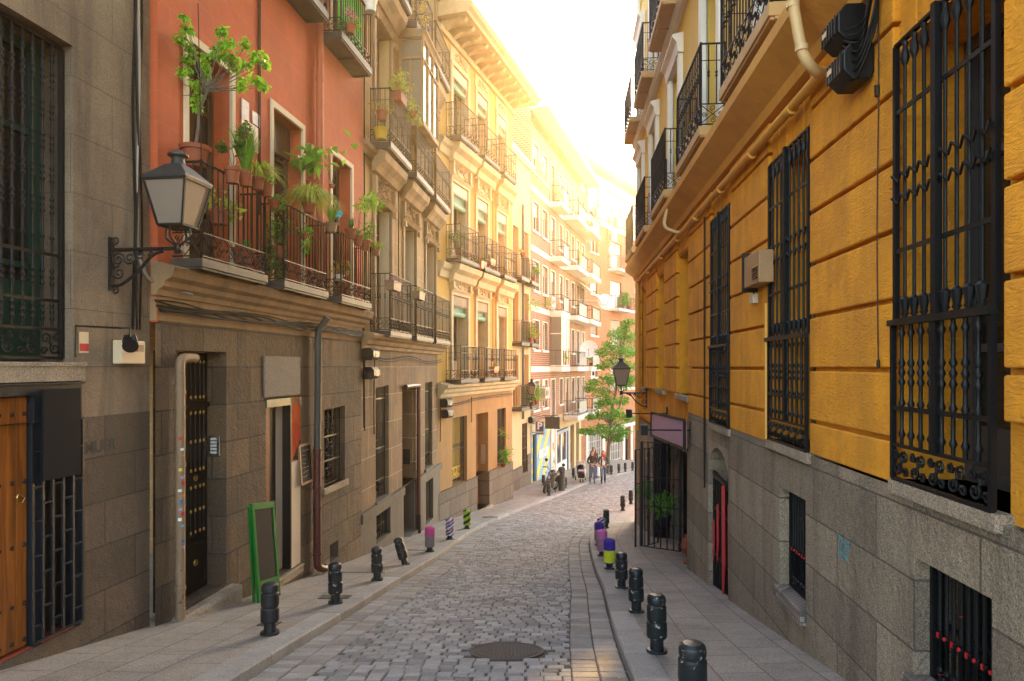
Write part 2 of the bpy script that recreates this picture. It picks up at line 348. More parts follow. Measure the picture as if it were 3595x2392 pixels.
def setting():
    # earth sheet under everything
    g = MB(); xs = [-220, -90, -30, -14, -6, 0, 6, 14, 30, 90, 220]; ys = [-60, -30, -10, -4, 0, 3, 6, 9, 12, 15, 18, 21, 24, 27, 30, 33, 36, 40, 45, 50, 56, 65, 80, 120, 200, 300]
    vs = [(x, y, -D(y) - .45) for y in ys for x in xs]; n = len(xs)
    g.add(vs, [(j * n + i, j * n + i + 1, (j + 1) * n + i + 1, (j + 1) * n + i) for j in range(len(ys) - 1) for i in range(n - 1)])
    tag(g.build('ground', M['earth']), kind='structure')
    # mortar bed of the road
    g = MB(); vs = []; k = 0
    idx = range(0, len(TS), 4)
    for i in idx:
        a, b = LC[i], RC[i]
        for u in (0, .25, .5, .75, 1):
            x, y = a[0] + (b[0] - a[0]) * u, a[1] + (b[1] - a[1]) * u
            vs.append((x, y, -D(y) - KH - .014))
        k += 1
    g.add(vs, [(j * 5 + i, j * 5 + i + 1, (j + 1) * 5 + i + 1, (j + 1) * 5 + i) for j in range(k - 1) for i in range(4)])
    tag(g.build('road_bed', M['mortar']), kind='structure')
    # granite setts, each stone a low block
    S = MB(); S.use(M['sett']); S.use(M['gutter'])
    mh = Vector((-.06, 7.0))
    def stone(P, Q, u0, u1, v0, v1, s, pit, h, mt):
        # u metres across from left edge, v metres along
        c = []
        for (u, v) in ((u0, v0), (u1, v0), (u1, v1), (u0, v1)):
            A, B = (P if v == v0 else Q)
            W = (B - A).length; p = A + (B - A) * (u / W)
            c.append(p)
        if (sum(c, Vector((0, 0))) / 4 - mh).length < .42: return
        z = lambda p, e: -D(p.y) - KH + e
        m = sum(c, Vector((0, 0))) / 4
        b = [Vector((*p, z(p, -.018))) for p in c]; e = .007
        t = [Vector((*(p + (m - p).normalized() * e * 1.4), 0)) for p in c]
        tl = RN.uniform(-.0022, .0022); tl2 = RN.uniform(-.0022, .0022)
        for q, (sx, sy) in zip(t, ((-1, -1), (1, -1), (1, 1), (-1, 1))): q.z = z(q, h + tl * sx + tl2 * sy)
        sh = [Vector((*p, z(p, h - .008))) for p in c]
        S.use(mt)
        S.add(b + sh + t, [(0, 1, 5, 4), (1, 2, 6, 5), (2, 3, 7, 6), (3, 0, 4, 7), (4, 5, 9, 8), (5, 6, 10, 9), (6, 7, 11, 10), (7, 4, 8, 11), (8, 9, 10, 11)])
    s = 6.2; j = 0; G = .508
    while s < SC[-1] - 6:
        pit = .13 if s < 24 else .15
        PQ = at_s(s); PQ2 = at_s(s + pit - .008)
        W = (PQ[1] - PQ[0]).length
        u = G + RN.uniform(-.02, .02) - (.1 if j % 2 else 0) - .0
        while u < W - G - .02:
            L = RN.uniform(.128, .158); u1 = min(u + L, W - G)
            uu = max(u, G)
            if u1 - uu > .04:
                stone(PQ, PQ2, uu, u1, 0, 1, s, pit, RN.uniform(-.0025, .0025), M['sett'])
            u = u1 + RN.choice((.007, .009, .02, .026))
        j += 1; s += pit
    s = 6.2                                   # two gutter rows on each side
    while s < SC[-1] - 6:
        pit = RN.uniform(.14, .19); PQ = at_s(s); PQ2 = at_s(s + pit - .008); W = (PQ[1] - PQ[0]).length
        for a, b in ((.01, .25), (.258, .5), (W - .5, W - .258), (W - .25, W - .01)):
            stone(PQ, PQ2, a + RN.uniform(0, .006), b - RN.uniform(0, .006), 0, 1, s, pit, RN.uniform(-.005, .003), M['gutter'])
        s += pit
    tag(S.build('cobbled_road'), kind='structure')
    # kerbs
    for C, sg in ((LC, -1), (RC, 1)):
        K = MB(); s = arcs(C); st = 0; i0 = 0
        inner = kerbline(C, sg * .29); outer = [C[i] for i in range(0, len(C), 5)]
        so = arcs(outer); i = 0
        while i < len(outer) - 1:
            j = i + 1; L = RN.uniform(.75, 1.25)
            while j < len(outer) - 1 and so[j] - so[i] < L: j += 1
            seg = list(range(i, j + 1)); e = .004
            def pt(A, q, dz, w):
                p = Vector(A[q]); nx = Vector(inner[q]) - Vector(outer[q]); p = p + nx.normalized() * w
                if q == seg[0]: p += (Vector(A[seg[1]]) - Vector(A[q])).normalized() * e
                if q == seg[-1]: p += (Vector(A[seg[-2]]) - Vector(A[q])).normalized() * e
                return (p.x, p.y, -D(p.y) + dz)
            hz = RN.uniform(-.004, .004); rows = []
            for q in seg:
                rows.append([pt(outer, q, -KH - .06, 0), pt(outer, q, -.018, 0.004), pt(outer, q, hz, .02), pt(inner, q, hz, 0), pt(inner, q, -.1, 0)])
            o = []
            for r in rows: o += r
            n = len(rows); fs = []
            for a in range(n - 1):
                for b in range(4):
                    f = (a * 5 + b, (a + 1) * 5 + b, (a + 1) * 5 + b + 1, a * 5 + b + 1); fs.append(f if sg < 0 else f[::-1])
            fs += [tuple(range(5)), tuple((n - 1) * 5 + b for b in range(5))[::-1]]
            K.add(o, fs); i = j
        tag(K.build('kerb', M['kerb'], bev=0), kind='structure')
        # pavement from the kerb to behind the house fronts
        P = MB(); vs = []; uvd = {}
        sa = 0
        for q in range(len(inner)):
            x, y = inner[q]
            if q: sa += math.hypot(x - inner[q - 1][0], y - inner[q - 1][1])
            tot = 9 if sg < 0 else 7
            for k2, w in enumerate((.004, .5, 1, 1.6, 2.4, 4, tot)):
                # crossfall follows the street; sideways rows keep their own y so that the front meets the walls
                vs.append((x + sg * w, y, -D(y) - .003 + .012 * min(w, 2)))
                uvd[len(vs) - 1] = (sa, w)
        fs = []
        for q in range(len(inner) - 1):
            for k2 in range(6):
                f = (q * 7 + k2, (q + 1) * 7 + k2, (q + 1) * 7 + k2 + 1, q * 7 + k2 + 1); fs.append(f if sg < 0 else f[::-1])
        P.add(vs, fs); o = P.build('pavement', M['pave'])
        uv = o.data.uv_layers.new(name='UVMap')
        for l in o.data.loops: uv.data[l.index].uv = uvd[l.vertex_index]
        tag(o, kind='structure')

# ---------------------------------------------------------------- house fronts
class Fac:
    def __init__(s, X0, m, side):
        s.X0, s.m, s.side = X0, m, side; L = math.hypot(m, 1); s.L = L
        s.t = Vector((m / L, 1 / L, 0)); s.n = Vector((side / L, -side * m / L, 0)); s.o = Vector((X0, 0, 0))
    def P(s, Z, z, d=0): return Vector((s.X0 + s.m * Z, Z, z)) + s.n * d
    def Z(s, px, d=0):
        r = (px - CX) / F; return (s.X0 + s.n.x * d - r * s.n.y * d) / (r - s.m)
    def z(s, Z, py, d=0): return (CY - py) / F * (Z + s.n.y * d)
    def uv(s, co):
        w = Vector(co) - s.o; return (w.dot(s.t) + w.dot(s.n), co[2])
def fbox(mb, f, Za, Zb, za, zb, da, db):
    if Za > Zb: Za, Zb = Zb, Za
    if da > db: da, db = db, da
    p = [f.P(Za, za, da), f.P(Za, za, db), f.P(Zb, za, db), f.P(Zb, za, da), f.P(Za, zb, da), f.P(Za, zb, db), f.P(Zb, zb, db), f.P(Zb, zb, da)]
    if f.side > 0: p = [p[0], p[1], p[2], p[3], p[4], p[5], p[6], p[7]]
    else: p = [p[3], p[2], p[1], p[0], p[7], p[6], p[5], p[4]]
    mb.hexa(p)
def fquad(mb, f, Za, Zb, za, zb, d):
    q = [f.P(Za, za, d), f.P(Zb, za, d), f.P(Zb, zb, d), f.P(Za, zb, d)]
    mb.quad(*(q if f.side > 0 else q[::-1]))
def wall(mb, f, Z0, Z1, z0, z1, ops=(), d=0):
    zs = sorted({Z0, Z1, *[min(max(o[i], Z0), Z1) for o in ops for i in (0, 1)]}); hs = sorted({z0, z1, *[min(max(o[i], z0), z1) for o in ops for i in (2, 3)]})
    for a, b in zip(zs, zs[1:]):
        for c, e in zip(hs, hs[1:]):
            m, k = (a + b) / 2, (c + e) / 2
            if any(o[0] < m < o[1] and o[2] < k < o[3] for o in ops): continue
            fquad(mb, f, a, b, c, e, d)
    for o in ops:
        a, b, c, e, dp = o[:5]
        c = max(c, z0); e = min(e, z1); a = max(a, Z0); b = min(b, Z1); i = d - dp
        if c >= e or a >= b: continue
        A = lambda Z, z, dd: f.P(Z, z, dd)
        for q in ([A(a, c, d), A(a, c, i), A(a, e, i), A(a, e, d)], [A(b, c, i), A(b, c, d), A(b, e, d), A(b, e, i)],
                  [A(a, e, d), A(a, e, i), A(b, e, i), A(b, e, d)], [A(a, c, i), A(a, c, d), A(b, c, d), A(b, c, i)]):
            mb.quad(*(q if f.side > 0 else q[::-1]))
def shell(mb, f, Z0, Z1, z0, z1, depth=7, d=0, front=-.6):
    # the sides, back and roof of a house
    A = lambda Z, z, dd: f.P(Z, z, dd)
    for q in ([A(Z0, z0, d - depth), A(Z0, z0, d), A(Z0, z1, d), A(Z0, z1, d - depth)], [A(Z1, z0, d), A(Z1, z0, d - depth), A(Z1, z1, d - depth), A(Z1, z1, d)],
              [A(Z0, z1, d - depth), A(Z0, z1, d), A(Z1, z1, d), A(Z1, z1, d - depth)], [A(Z1, z0, d - depth), A(Z0, z0, d - depth), A(Z0, z1, d - depth), A(Z1, z1, d - depth)]):
        mb.quad(*(q if f.side > 0 else q[::-1]))
def molding(mb, f, Za, Zb, prof, ends=True):     # prof: (d, z) polygon, extruded along the front
    a = [f.P(Za, z, d) for d, z in prof]; b = [f.P(Zb, z, d) for d, z in prof]; n = len(prof)
    fs = [(i, (i + 1) % n, n + (i + 1) % n, n + i) for i in range(n)] + [tuple(range(n))[::-1], tuple(range(n, 2 * n))]
    if f.side < 0: fs = [x[::-1] for x in fs]
    mb.add(a + b, fs)
def spiral(mb, c, ux, uz, r0, a0, turns, tr=.006, n=11, sides=4, k=.25):
    pts = []
    for i in range(n):
        t = i / (n - 1); r = r0 * (1 - (1 - k) * t); a = a0 + turns * 2 * PI * t
        pts.append(c + ux * (r * math.cos(a)) + uz * (r * math.sin(a)))
    mb.tube(pts, tr, sides, False)
def scrolls(mb, a, b, z0, z1, w=.2, tr=.007, sides=4, cross=True):     # band of scrollwork between two points
    a = Vector(a); b = Vector(b); u = (b - a); L = u.length
    if L < .05: return
    u = u / L; n = max(1, round(L / w)); w = L / n; h = z1 - z0; up = Vector((0, 0, 1))
    for i in range(n):
        p = a + u * (w * i); p.z = z0; r = min(w, h) * .24
        if cross:
            mb.tube([p + up * .01, p + u * w + up * (h - .01)], tr, sides, False); mb.tube([p + u * w + up * .01, p + up * (h - .01)], tr, sides, False)
            r = min(w, h) * .17
            spiral(mb, p + u * (w * .5) + up * (h * .8), u, up, r, -PI / 2, 1.3, tr, 9, sides); spiral(mb, p + u * (w * .5) + up * (h * .2), u, up, r, PI / 2, 1.3, tr, 9, sides)
            spiral(mb, p + u * (w * .15) + up * (h * .5), u, up, r * .8, 0, 1.3, tr, 9, sides); spiral(mb, p + u * (w * .85) + up * (h * .5), u, up, r * .8, PI, 1.3, tr, 9, sides)
        else:
            spiral(mb, p + u * (w * .3) + up * (h * .68), u, up, r, -PI * .25, 1.25, tr, 11, sides); spiral(mb, p + u * (w * .7) + up * (h * .32), u, up, r, PI * .75, 1.25, tr, 11, sides)
            mb.tube([p + u * (w * .3 + r * .7) + up * (h * .68 - r * .7), p + u * (w * .7 - r * .7) + up * (h * .32 + r * .7)], tr, sides, False)
            spiral(mb, p + u * (w * .78) + up * (h * .78), u, up, r * .7, PI, 1.2, tr, 9, sides); spiral(mb, p + u * (w * .22) + up * (h * .22), u, up, r * .7, 0, 1.2, tr, 9, sides)
def railing(mb, f, Za, Zb, db, df, z0, h, sp=.12, band=.22, tb=0, knob=True, r=.0085, mid=True, sides=4, curl=.2):
    # a three sided balcony rail standing on z0
    cs = [f.P(Za, z0, db), f.P(Za, z0, df), f.P(Zb, z0, df), f.P(Zb, z0, db)]
    up = Vector((0, 0, 1))
    for a, b in zip(cs, cs[1:]):
        u = b - a; L = u.length; u = u / L
        mb.bar(a + up * h, b + up * h, .035, .016)
        mb.bar(a + up * (band + .02), b + up * (band + .02), .016, .014); mb.bar(a + up * .03, b + up * .03, .02, .014)
        if tb: mb.bar(a + up * (h - tb), b + up * (h - tb), .016, .012); scrolls(mb, a, b, z0 + h - tb, z0 + h, .14, .005, sides, False)
        if band > .05: scrolls(mb, a, b, z0 + .035, z0 + band + .015, curl, r * .7, sides)
        n = max(2, round(L / sp))
        lo, hi = band + .02, h - tb
        for i in range(n + 1):
            p = a + u * (L * i / n); e = i in (0, n)
            rr = r * (1.7 if e else 1)
            if e: mb.tube([p, p + up * (h + .02)], rr, 6)
            elif knob:
                q = [lo, lo + (hi - lo) * .44, lo + (hi - lo) * .47, lo + (hi - lo) * .5, lo + (hi - lo) * .53, lo + (hi - lo) * .56, hi]
                mb.tube([p + up * z for z in q], [rr, rr, rr * 2.2, rr * 1.2, rr * 2.2, rr, rr], 5, False)
            else: mb.tube([p + up * lo, p + up * hi], rr, 4, False)
        if mid and knob: mb.bar(a + up * (lo + (hi - lo) * .72), b + up * (lo + (hi - lo) * .72), .01)
def grille(mb, f, Za, Zb, za, zb, d, n, r=.011, rails=(), bot=.22, knobs=((.25, 1),), knobr=1.9, sides=6, wavy=(), frame=.03, bulb=0):
    up = Vector((0, 0, 1))
    for Z in (Za, Zb): mb.bar(f.P(Z, za, d), f.P(Z, zb, d), frame, frame)
    for z in (za, zb): mb.bar(f.P(Za, z, d), f.P(Zb, z, d), frame, frame * .7)
    if bot: mb.bar(f.P(Za, za + bot, d), f.P(Zb, za + bot, d), frame * .8, frame * .7); scrolls(mb, f.P(Za, za, d), f.P(Zb, za, d), za + .01, za + bot - .01, bot * .95, r * .75, 5, False)
    for z in rails: mb.bar(f.P(Za, z, d + .004), f.P(Zb, z, d + .004), .012, .03)
    lo = za + bot; H = zb - lo
    for i in range(1, n):
        Z = Za + (Zb - Za) * i / n
        zs = [lo]; rs = [r]
        for k, m in knobs:
            zc = lo + H * k
            for j in range(m):
                q = zc + (j - (m - 1) / 2) * r * 5
                zs += [q - r * 2.2, q, q + r * 2.2]; rs += [r, r * knobr, r]
        zs.append(zb); rs.append(r)
        mb.tube([f.P(Z, z, d) for z in zs], rs, sides, False)
    for z, amp in wavy:
        pts = []
        for i in range(n * 4 + 1):
            t = i / (n * 4); pts.append(f.P(Za + (Zb - Za) * t, z + amp * math.cos(i * PI / 2), d + .022 + .008 * math.cos(i * PI / 2)))
        mb.tube(pts, r * .8, 5, False)
def window(par, f, Za, Zb, za, zb, d, fm='white_trim', gm='glass', fw=.06, mull=1, trans=(), dep=.05, low=0, name='window'):
    """a casement: frame mesh with a pane of glass as its sub-part; low = height of solid bottom panels"""
    b = MB(); L = f.L; w = fw / L
    fbox(b, f, Za, Za + w, za, zb, d - dep, d); fbox(b, f, Zb - w, Zb, za, zb, d - dep, d)
    fbox(b, f, Za + w, Zb - w, zb - fw, zb, d - dep, d); fbox(b, f, Za + w, Zb - w, za, za + fw, d - dep, d)
    for i in range(1, mull + 1):
        Z = Za + (Zb - Za) * i / (mull + 1); fbox(b, f, Z - w * .55, Z + w * .55, za + fw, zb - fw, d - dep, d - .004)
    for t in trans: fbox(b, f, Za + w, Zb - w, za + (zb - za) * t - fw * .3, za + (zb - za) * t + fw * .3, d - dep, d - .008)
    if low: fbox(b, f, Za + w, Zb - w, za + fw, za + low, d - dep, d - .016)
    o = b.build(name, M[fm], par)
    g = MB(); fbox(g, f, Za + .004, Zb - .004, za + .004, zb - .004, d - dep - .02, d - dep * .7); g.build('pane', M[gm], o)
    return o
def curve_pts(ctrl, n=10):
    P = [Vector(c) for c in ctrl]; out = []
    for i in range(len(P) - 1):
        p0, p1, p2, p3 = P[max(0, i - 1)], P[i], P[i + 1], P[min(len(P) - 1, i + 2)]
        for k in range(n):
            u = k / n; out.append(.5 * (2 * p1 + (p2 - p0) * u + (2 * p0 - 5 * p1 + 4 * p2 - p3) * u * u + (3 * p1 - p0 - 3 * p2 + p3) * u ** 3))
    out.append(P[-1]); return out
def text_mesh(s, size, depth=.004, mat_=None, name='lettering', parent=None, M4=None, bold=0):
    c = bpy.data.curves.new('t', 'FONT'); c.body = s; c.size = size; c.extrude = depth; c.align_x = 'CENTER'; c.align_y = 'CENTER'; c.offset = bold
    o = bpy.data.objects.new('t', c); COL.objects.link(o)
    dg = bpy.context.evaluated_depsgraph_get(); me = bpy.data.meshes.new_from_object(o.evaluated_get(dg)); bpy.data.objects.remove(o)
    me.name = name
    if M4 is not None: me.transform(M4)
    me.materials.clear(); me.materials.append(mat_)
    r = bpy.data.objects.new(name, me); COL.objects.link(r)
    if parent is not None: attach(r, parent)
    return r
def frame_on(f, Z, z, d):      # matrix: text x runs along the front as read from the street, y up, z out of the wall
    ux = f.t * (1 if f.side > 0 else -1); uy = Vector((0, 0, 1)); uz = f.n
    m = Matrix((ux, uy, uz)).transposed().to_4x4(); m.translation = f.P(Z, z, d); return m
# ---------------------------------------------------------------- plants
def leafquad(mb, p, dr, up, L, W, fold=.25):
    dr = dr.normalized(); sd = dr.cross(up)
    if sd.length < 1e-3: sd = dr.orthogonal()
    sd.normalize(); nn = sd.cross(dr)
    a = p; m = p + dr * L * .45; e = p + dr * L - nn * L * .15
    l = m - sd * W / 2 + nn * W * fold; r = m + sd * W / 2 + nn * W * fold
    mb.add([a, r, e, l], [(0, 1, 2), (0, 2, 3)])
def rdir(): 
    while 1:
        v = Vector((RN.uniform(-1, 1), RN.uniform(-1, 1), RN.uniform(-1, 1)))
        if .05 < v.length < 1: return v.normalized()
def bush(mb, c, rad, n, L, W=None, hang=0.0):
    c = Vector(c); rx, ry, rz = rad if isinstance(rad, (tuple, list)) else (rad,) * 3
    subs = [(rdir() * RN.uniform(.3, .8), RN.uniform(.3, .55)) for _ in range(max(3, n // 40))]
    for i in range(n):
        s, q = RN.choice(subs); v = s + rdir() * q * RN.random() ** .4
        p = c + Vector((v.x * rx, v.y * ry, v.z * rz)); d = (rdir() + Vector((v.x, v.y, v.z * .5 - hang)) * .8)
        leafquad(mb, p, d, Vector((0, 0, 1)) + rdir() * .5, L * RN.uniform(.6, 1.3), (W or L * .6) * RN.uniform(.7, 1.2))
def grass(mb, c, n, L, spread=.8, w=.012, droop=1.0):
    c = Vector(c)
    for i in range(n):
        a = RN.uniform(0, 2 * PI); e = Vector((math.cos(a), math.sin(a), 0)); l = L * RN.uniform(.55, 1.15); sp = spread * RN.uniform(.3, 1.1)
        sd = Vector((-e.y, e.x, 0)) * w; vs = []; k = 5
        for j in range(k + 1):
            t = j / k; p = c + e * (.02 + l * sp * t) + Vector((0, 0, l * (1.15 * t - droop * (.5 + sp) * t * t)))
            q = sd * (1 - t * .92); vs += [p - q, p + q]
        mb.add(vs, [(2 * j, 2 * j + 1, 2 * j + 3, 2 * j + 2) for j in range(k)])
def stems(mb, c, tops, r=.006):
    for t in tops:
        m = (Vector(c) + Vector(t)) / 2 + rdir() * .04; mb.tube(curve_pts([c, m, t], 4), [r * (1 - .5 * i / 8) for i in range(9)], 4, False)
def pot_mesh(mb, c, r, h):
    mb.lathe([(r * .68, 0), (r * .72, 0), (r * .93, h * .8), (r * 1.05, h * .8), (r * 1.08, h), (r * .96, h), (r * .9, h * .9), (0.001, h * .88)], c, 14)
def planter_box(mb, f, Z, z, d, w, dep, h):
    a = w / 2 / f.L
    p = []
    for zz, k in ((z, .86), (z + h, 1)): p += [f.P(Z - a * k, zz, d - dep / 2 * k), f.P(Z - a * k, zz, d + dep / 2 * k), f.P(Z + a * k, zz, d + dep / 2 * k), f.P(Z + a * k, zz, d - dep / 2 * k)]
    if f.side < 0: p = [p[3], p[2], p[1], p[0], p[7], p[6], p[5], p[4]]
    mb.hexa(p); fbox(mb, f, Z - a * 1.04, Z + a * 1.04, z + h - .03, z + h, d - dep * .54, d + dep * .54)
def potted(kind, c, r, h, label, leaf='leaf_mid', potm='terracotta', size=.25, n=90, fac=None, box=None, group='potted plants on the balconies', leafL=.06, cat_='plant', fill=None):
    c = Vector(c); t = thing('potted_plant', c, label, cat_, group); b = MB(); size *= 1.3; n = int(n * 1.9); leafL *= .95
    if box: planter_box(b, fac, box[0], box[1], box[2], box[3], box[4], h)
    else: pot_mesh(b, c, r, h)
    b.build('planter_box' if box else 'pot', M[potm], t, smooth=not box, bev=.006 if box else 0)
    g = MB(); top = c + Vector((0, 0, h * .9))
    sp = [top + (fac.t * RN.uniform(-box[3] * .4, box[3] * .4)) for _ in range(4)] if box else [top]
    for p in sp:
        k = n // len(sp)
        if kind == 'grass': grass(g, p, k, size, .8)
        elif kind == 'tuft': grass(g, p, k, size, .35, .014, .5)
        elif kind == 'bush': bush(g, p + Vector((0, 0, size * .55)), (size * .75, size * .75, size * .7), k, leafL)
        elif kind == 'hang': bush(g, p + Vector((0, 0, -size * .15)), (size * .55, size * .55, size * .75), k, leafL, hang=.8)
        elif kind == 'upright':
            tops = [p + Vector((RN.uniform(-.4, .4) * size, RN.uniform(-.4, .4) * size, size * RN.uniform(.6, 1.1))) for _ in range(4)]
            for q in tops: bush(g, q, size * .34, k // 4, leafL)
    g.build('foliage', M[leaf], t)
    if kind in ('upright', 'bush'):
        s_ = MB()
        for p in sp: stems(s_, p, [p + Vector((RN.uniform(-.3, .3) * size, RN.uniform(-.3, .3) * size, size * RN.uniform(.5, .9))) for _ in range(4)], .005)
        s_.build('stem', M['bark'], t)
    return t
# ================================================================ houses
def balcony(par, f, Za, Zb, zs, proj, th=.1, h=1.08, slab='lead', rail='iron', under=True, name='balcony', **k):
    b = MB(); fbox(b, f, Za, Zb, zs, zs + th, 0.002, proj)
    if under:
        n = 2; w = .05 / f.L
        fbox(b, f, Za + .02, Zb - .02, zs - .03, zs, .004, .06); fbox(b, f, Za + .02, Zb - .02, zs - .03, zs, proj - .06, proj - .02)
        for i in range(n + 1):
            Z = Za + .03 + (Zb - Za - .06) * i / n; fbox(b, f, Z - w / 2, Z + w / 2, zs - .03, zs, .06, proj - .06)
    o = b.build(name, M[slab], par, f, bev=.006)
    r = MB(); railing(r, f, Za + .03, Zb - .03, .0, proj - .03, zs + th, h, **k); r.build('railing', M[rail], o)
    return o
def relief(mb, f, Za, Zb, za, zb, d):
    a = f.P(Za, za, d); u = f.P(Zb, za, d) - a; L = u.length; u /= L; H = zb - za; up = Vector((0, 0, 1)); c = a + u * L / 2
    for sg in (-1, 1):
        spiral(mb, c + u * sg * L * .24 + up * H * .62, u * sg, up, H * .27, PI, 1.3, H * .06, 14, 6, .2)
        spiral(mb, c + u * sg * L * .33 + up * H * .26, u * sg, up, H * .2, PI * .5, 1.3, H * .055, 12, 6, .2)
        mb.tube([c + up * H * .1, c + u * sg * L * .2 + up * H * .2, c + u * sg * L * .45 + up * H * .12], H * .045, 6)
        for i in range(5):
            p = c + u * sg * L * RN.uniform(.05, .45) + up * H * RN.uniform(.1, .95); mb.lathe([(.001, 0), (H * .07, H * .02), (H * .05, H * .09), (.001, H * .11)], p, 6, f.n)
    mb.lathe([(.001, 0), (H * .17, .01), (H * .15, H * .12), (H * .06, H * .2), (.001, H * .22)], c + up * H * .52, 10, f.n)
    mb.tube([c + up * H * .62, c + up * H * 1.02], [H * .09, H * .03], 6)

# ---- 1: brown grey house at the near left
G = Fac(-5.13, .1388, 1)
def grey_house():
    f = G; t = thing('house', f.P(6, -2.6), 'brown grey house at the left edge with a tall barred window over a shop front', 'building')
    op = [(4.2, 6.56, .04, 3.08, .42), (3.9, 6.655, -2.52, -.14, .35)]
    b = MB(); wall(b, f, 1.2, 7.66, -.5, 11, op); shell(b, f, 1.2, 7.66, -5, 11); b.build('wall', M['lg_plaster'], t, f)
    b = MB(); wall(b, f, 1.2, 7.66, -5, -.5, op); b.build('stone_base', M['lg_stone'], t, f)
    b = MB(); fbox(b, f, 4.2, 6.66, -.14, .04, -.4, .05); fbox(b, f, 4.2, 6.67, .0, .04, .05, .065); b.build('sill', M['granite2'], t, f, bev=.006)
    # window behind the grille: dark green shutters and a pale curtain
    w = window(t, f, 4.2, 6.5, .05, 3.05, -.3, 'dkgreen', 'glass', .09, 3, (.3, .72), .06, low=.75)
    c = MB(); fquad(c, f, 4.3, 5.9, .8, 2.6, -.345); c.build('curtain', M['curtain'], w)
    g = MB(); grille(g, f, 4.24, 6.53, .08, 3.04, -.1, 21, .012, (.62, 1.05), .27, ((.06, 3), (.18, 3), (.32, 1), (.43, 3), (.54, 3), (.65, 3), (.76, 3), (.87, 3), (.95, 2)), 1.95, 8, frame=.04)
    g.build('window_grille', M['iron'], t, smooth=True)
    # shop front: pine door, navy frame, blank board and lattice gate
    b = MB(); fbox(b, f, 3.9, 6.64, -.26, -.145, -.16, .03); fbox(b, f, 3.9, 6.66, -.165, -.15, .03, .05); fbox(b, f, 6.58, 6.65, -2.5, -.26, -.16, .02)
    fbox(b, f, 6.085, 6.165, -2.5, -.26, -.08, .025); b.build('shop_frame', M['navy'], t, bev=.004)
    b = MB(); Z = 3.92
    while Z < 6.05:
        fbox(b, f, Z, min(Z + .2, 6.08), -2.48, -.27, -.1, -.04); Z += .205
    d = b.build('door', M['wood_door'], t, f, bev=.006)
    st = MB()
    for zz in (-.42, -1.02, -1.58, -2.1, -2.42):
        Z = 4.05
        while Z < 6.06: st.lathe([(.02, 0), (.018, .008), (.008, .016), (.001, .018)], f.P(Z, zz, -.04), 10, f.n); Z += .125
    st.build('stud', M['brown_iron'], d, smooth=True)
    b = MB(); b.lathe([(.035, 0), (.035, .008), (.03, .014), (.001, .015)], f.P(6.0, -1.15, -.04), 14, f.n); b.tube([f.P(6.0, -1.13, -.025), f.P(6.03, -1.16, -.01), f.P(6.0, -1.2, -.01)], .006, 6); b.build('handle', M['brass'], d, smooth=True)
    z0 = f.z(6.66, 1690)
    b = MB(); fbox(b, f, 6.17, 6.57, -2.47, -.27, -.14, -.11); bk = b.build('door_panel', M['black'], t)
    b = MB(); Za, Zb = 6.06, 6.64
    for Z in (Za, 6.17, 6.28, 6.40, 6.52, Zb): b.bar(f.P(Z, -2.46, .035), f.P(Z, -.5, .035), .03, .02)
    for z in (-2.46, -.5): b.bar(f.P(Za, z, .035), f.P(Zb, z, .035), .035, .02)
    Zs = (Za, 6.17, 6.28, 6.40, 6.52, Zb)
    for i in range(5):
        for k in range(6):
            z = -2.32 + k * .31 + (.155 if i % 2 else 0)
            b.bar(f.P(Zs[i], z, .035), f.P(Zs[i + 1], z, .035), .02, .018)
    b.build('lattice_gate', M['navy'], t)
    Z1, Z2 = f.Z(149, .07), f.Z(281, .07); zt = f.z(Z2, 1362, .07); zb = f.z(Z2, 1664, .07)
    s = MB(); fbox(s, f, Z1, Z2, zb, zt, .055, .08); s = tag(s.build('sign_board', M['signnavy'], bev=.003), 'blank dark navy board fixed over the lattice gate of the shop front', 'sign board')
    b = MB(); fbox(b, f, 3.9, 6.62, -2.62, -2.5, -.35, -.02); b.build('step', mat('red_step', (.35, .06, .03), .5, .15, 3, .1), t)
    # wall things
    b = MB(); b.use(M['lg_plaster'])
    tag_bits_left(f)
    return t
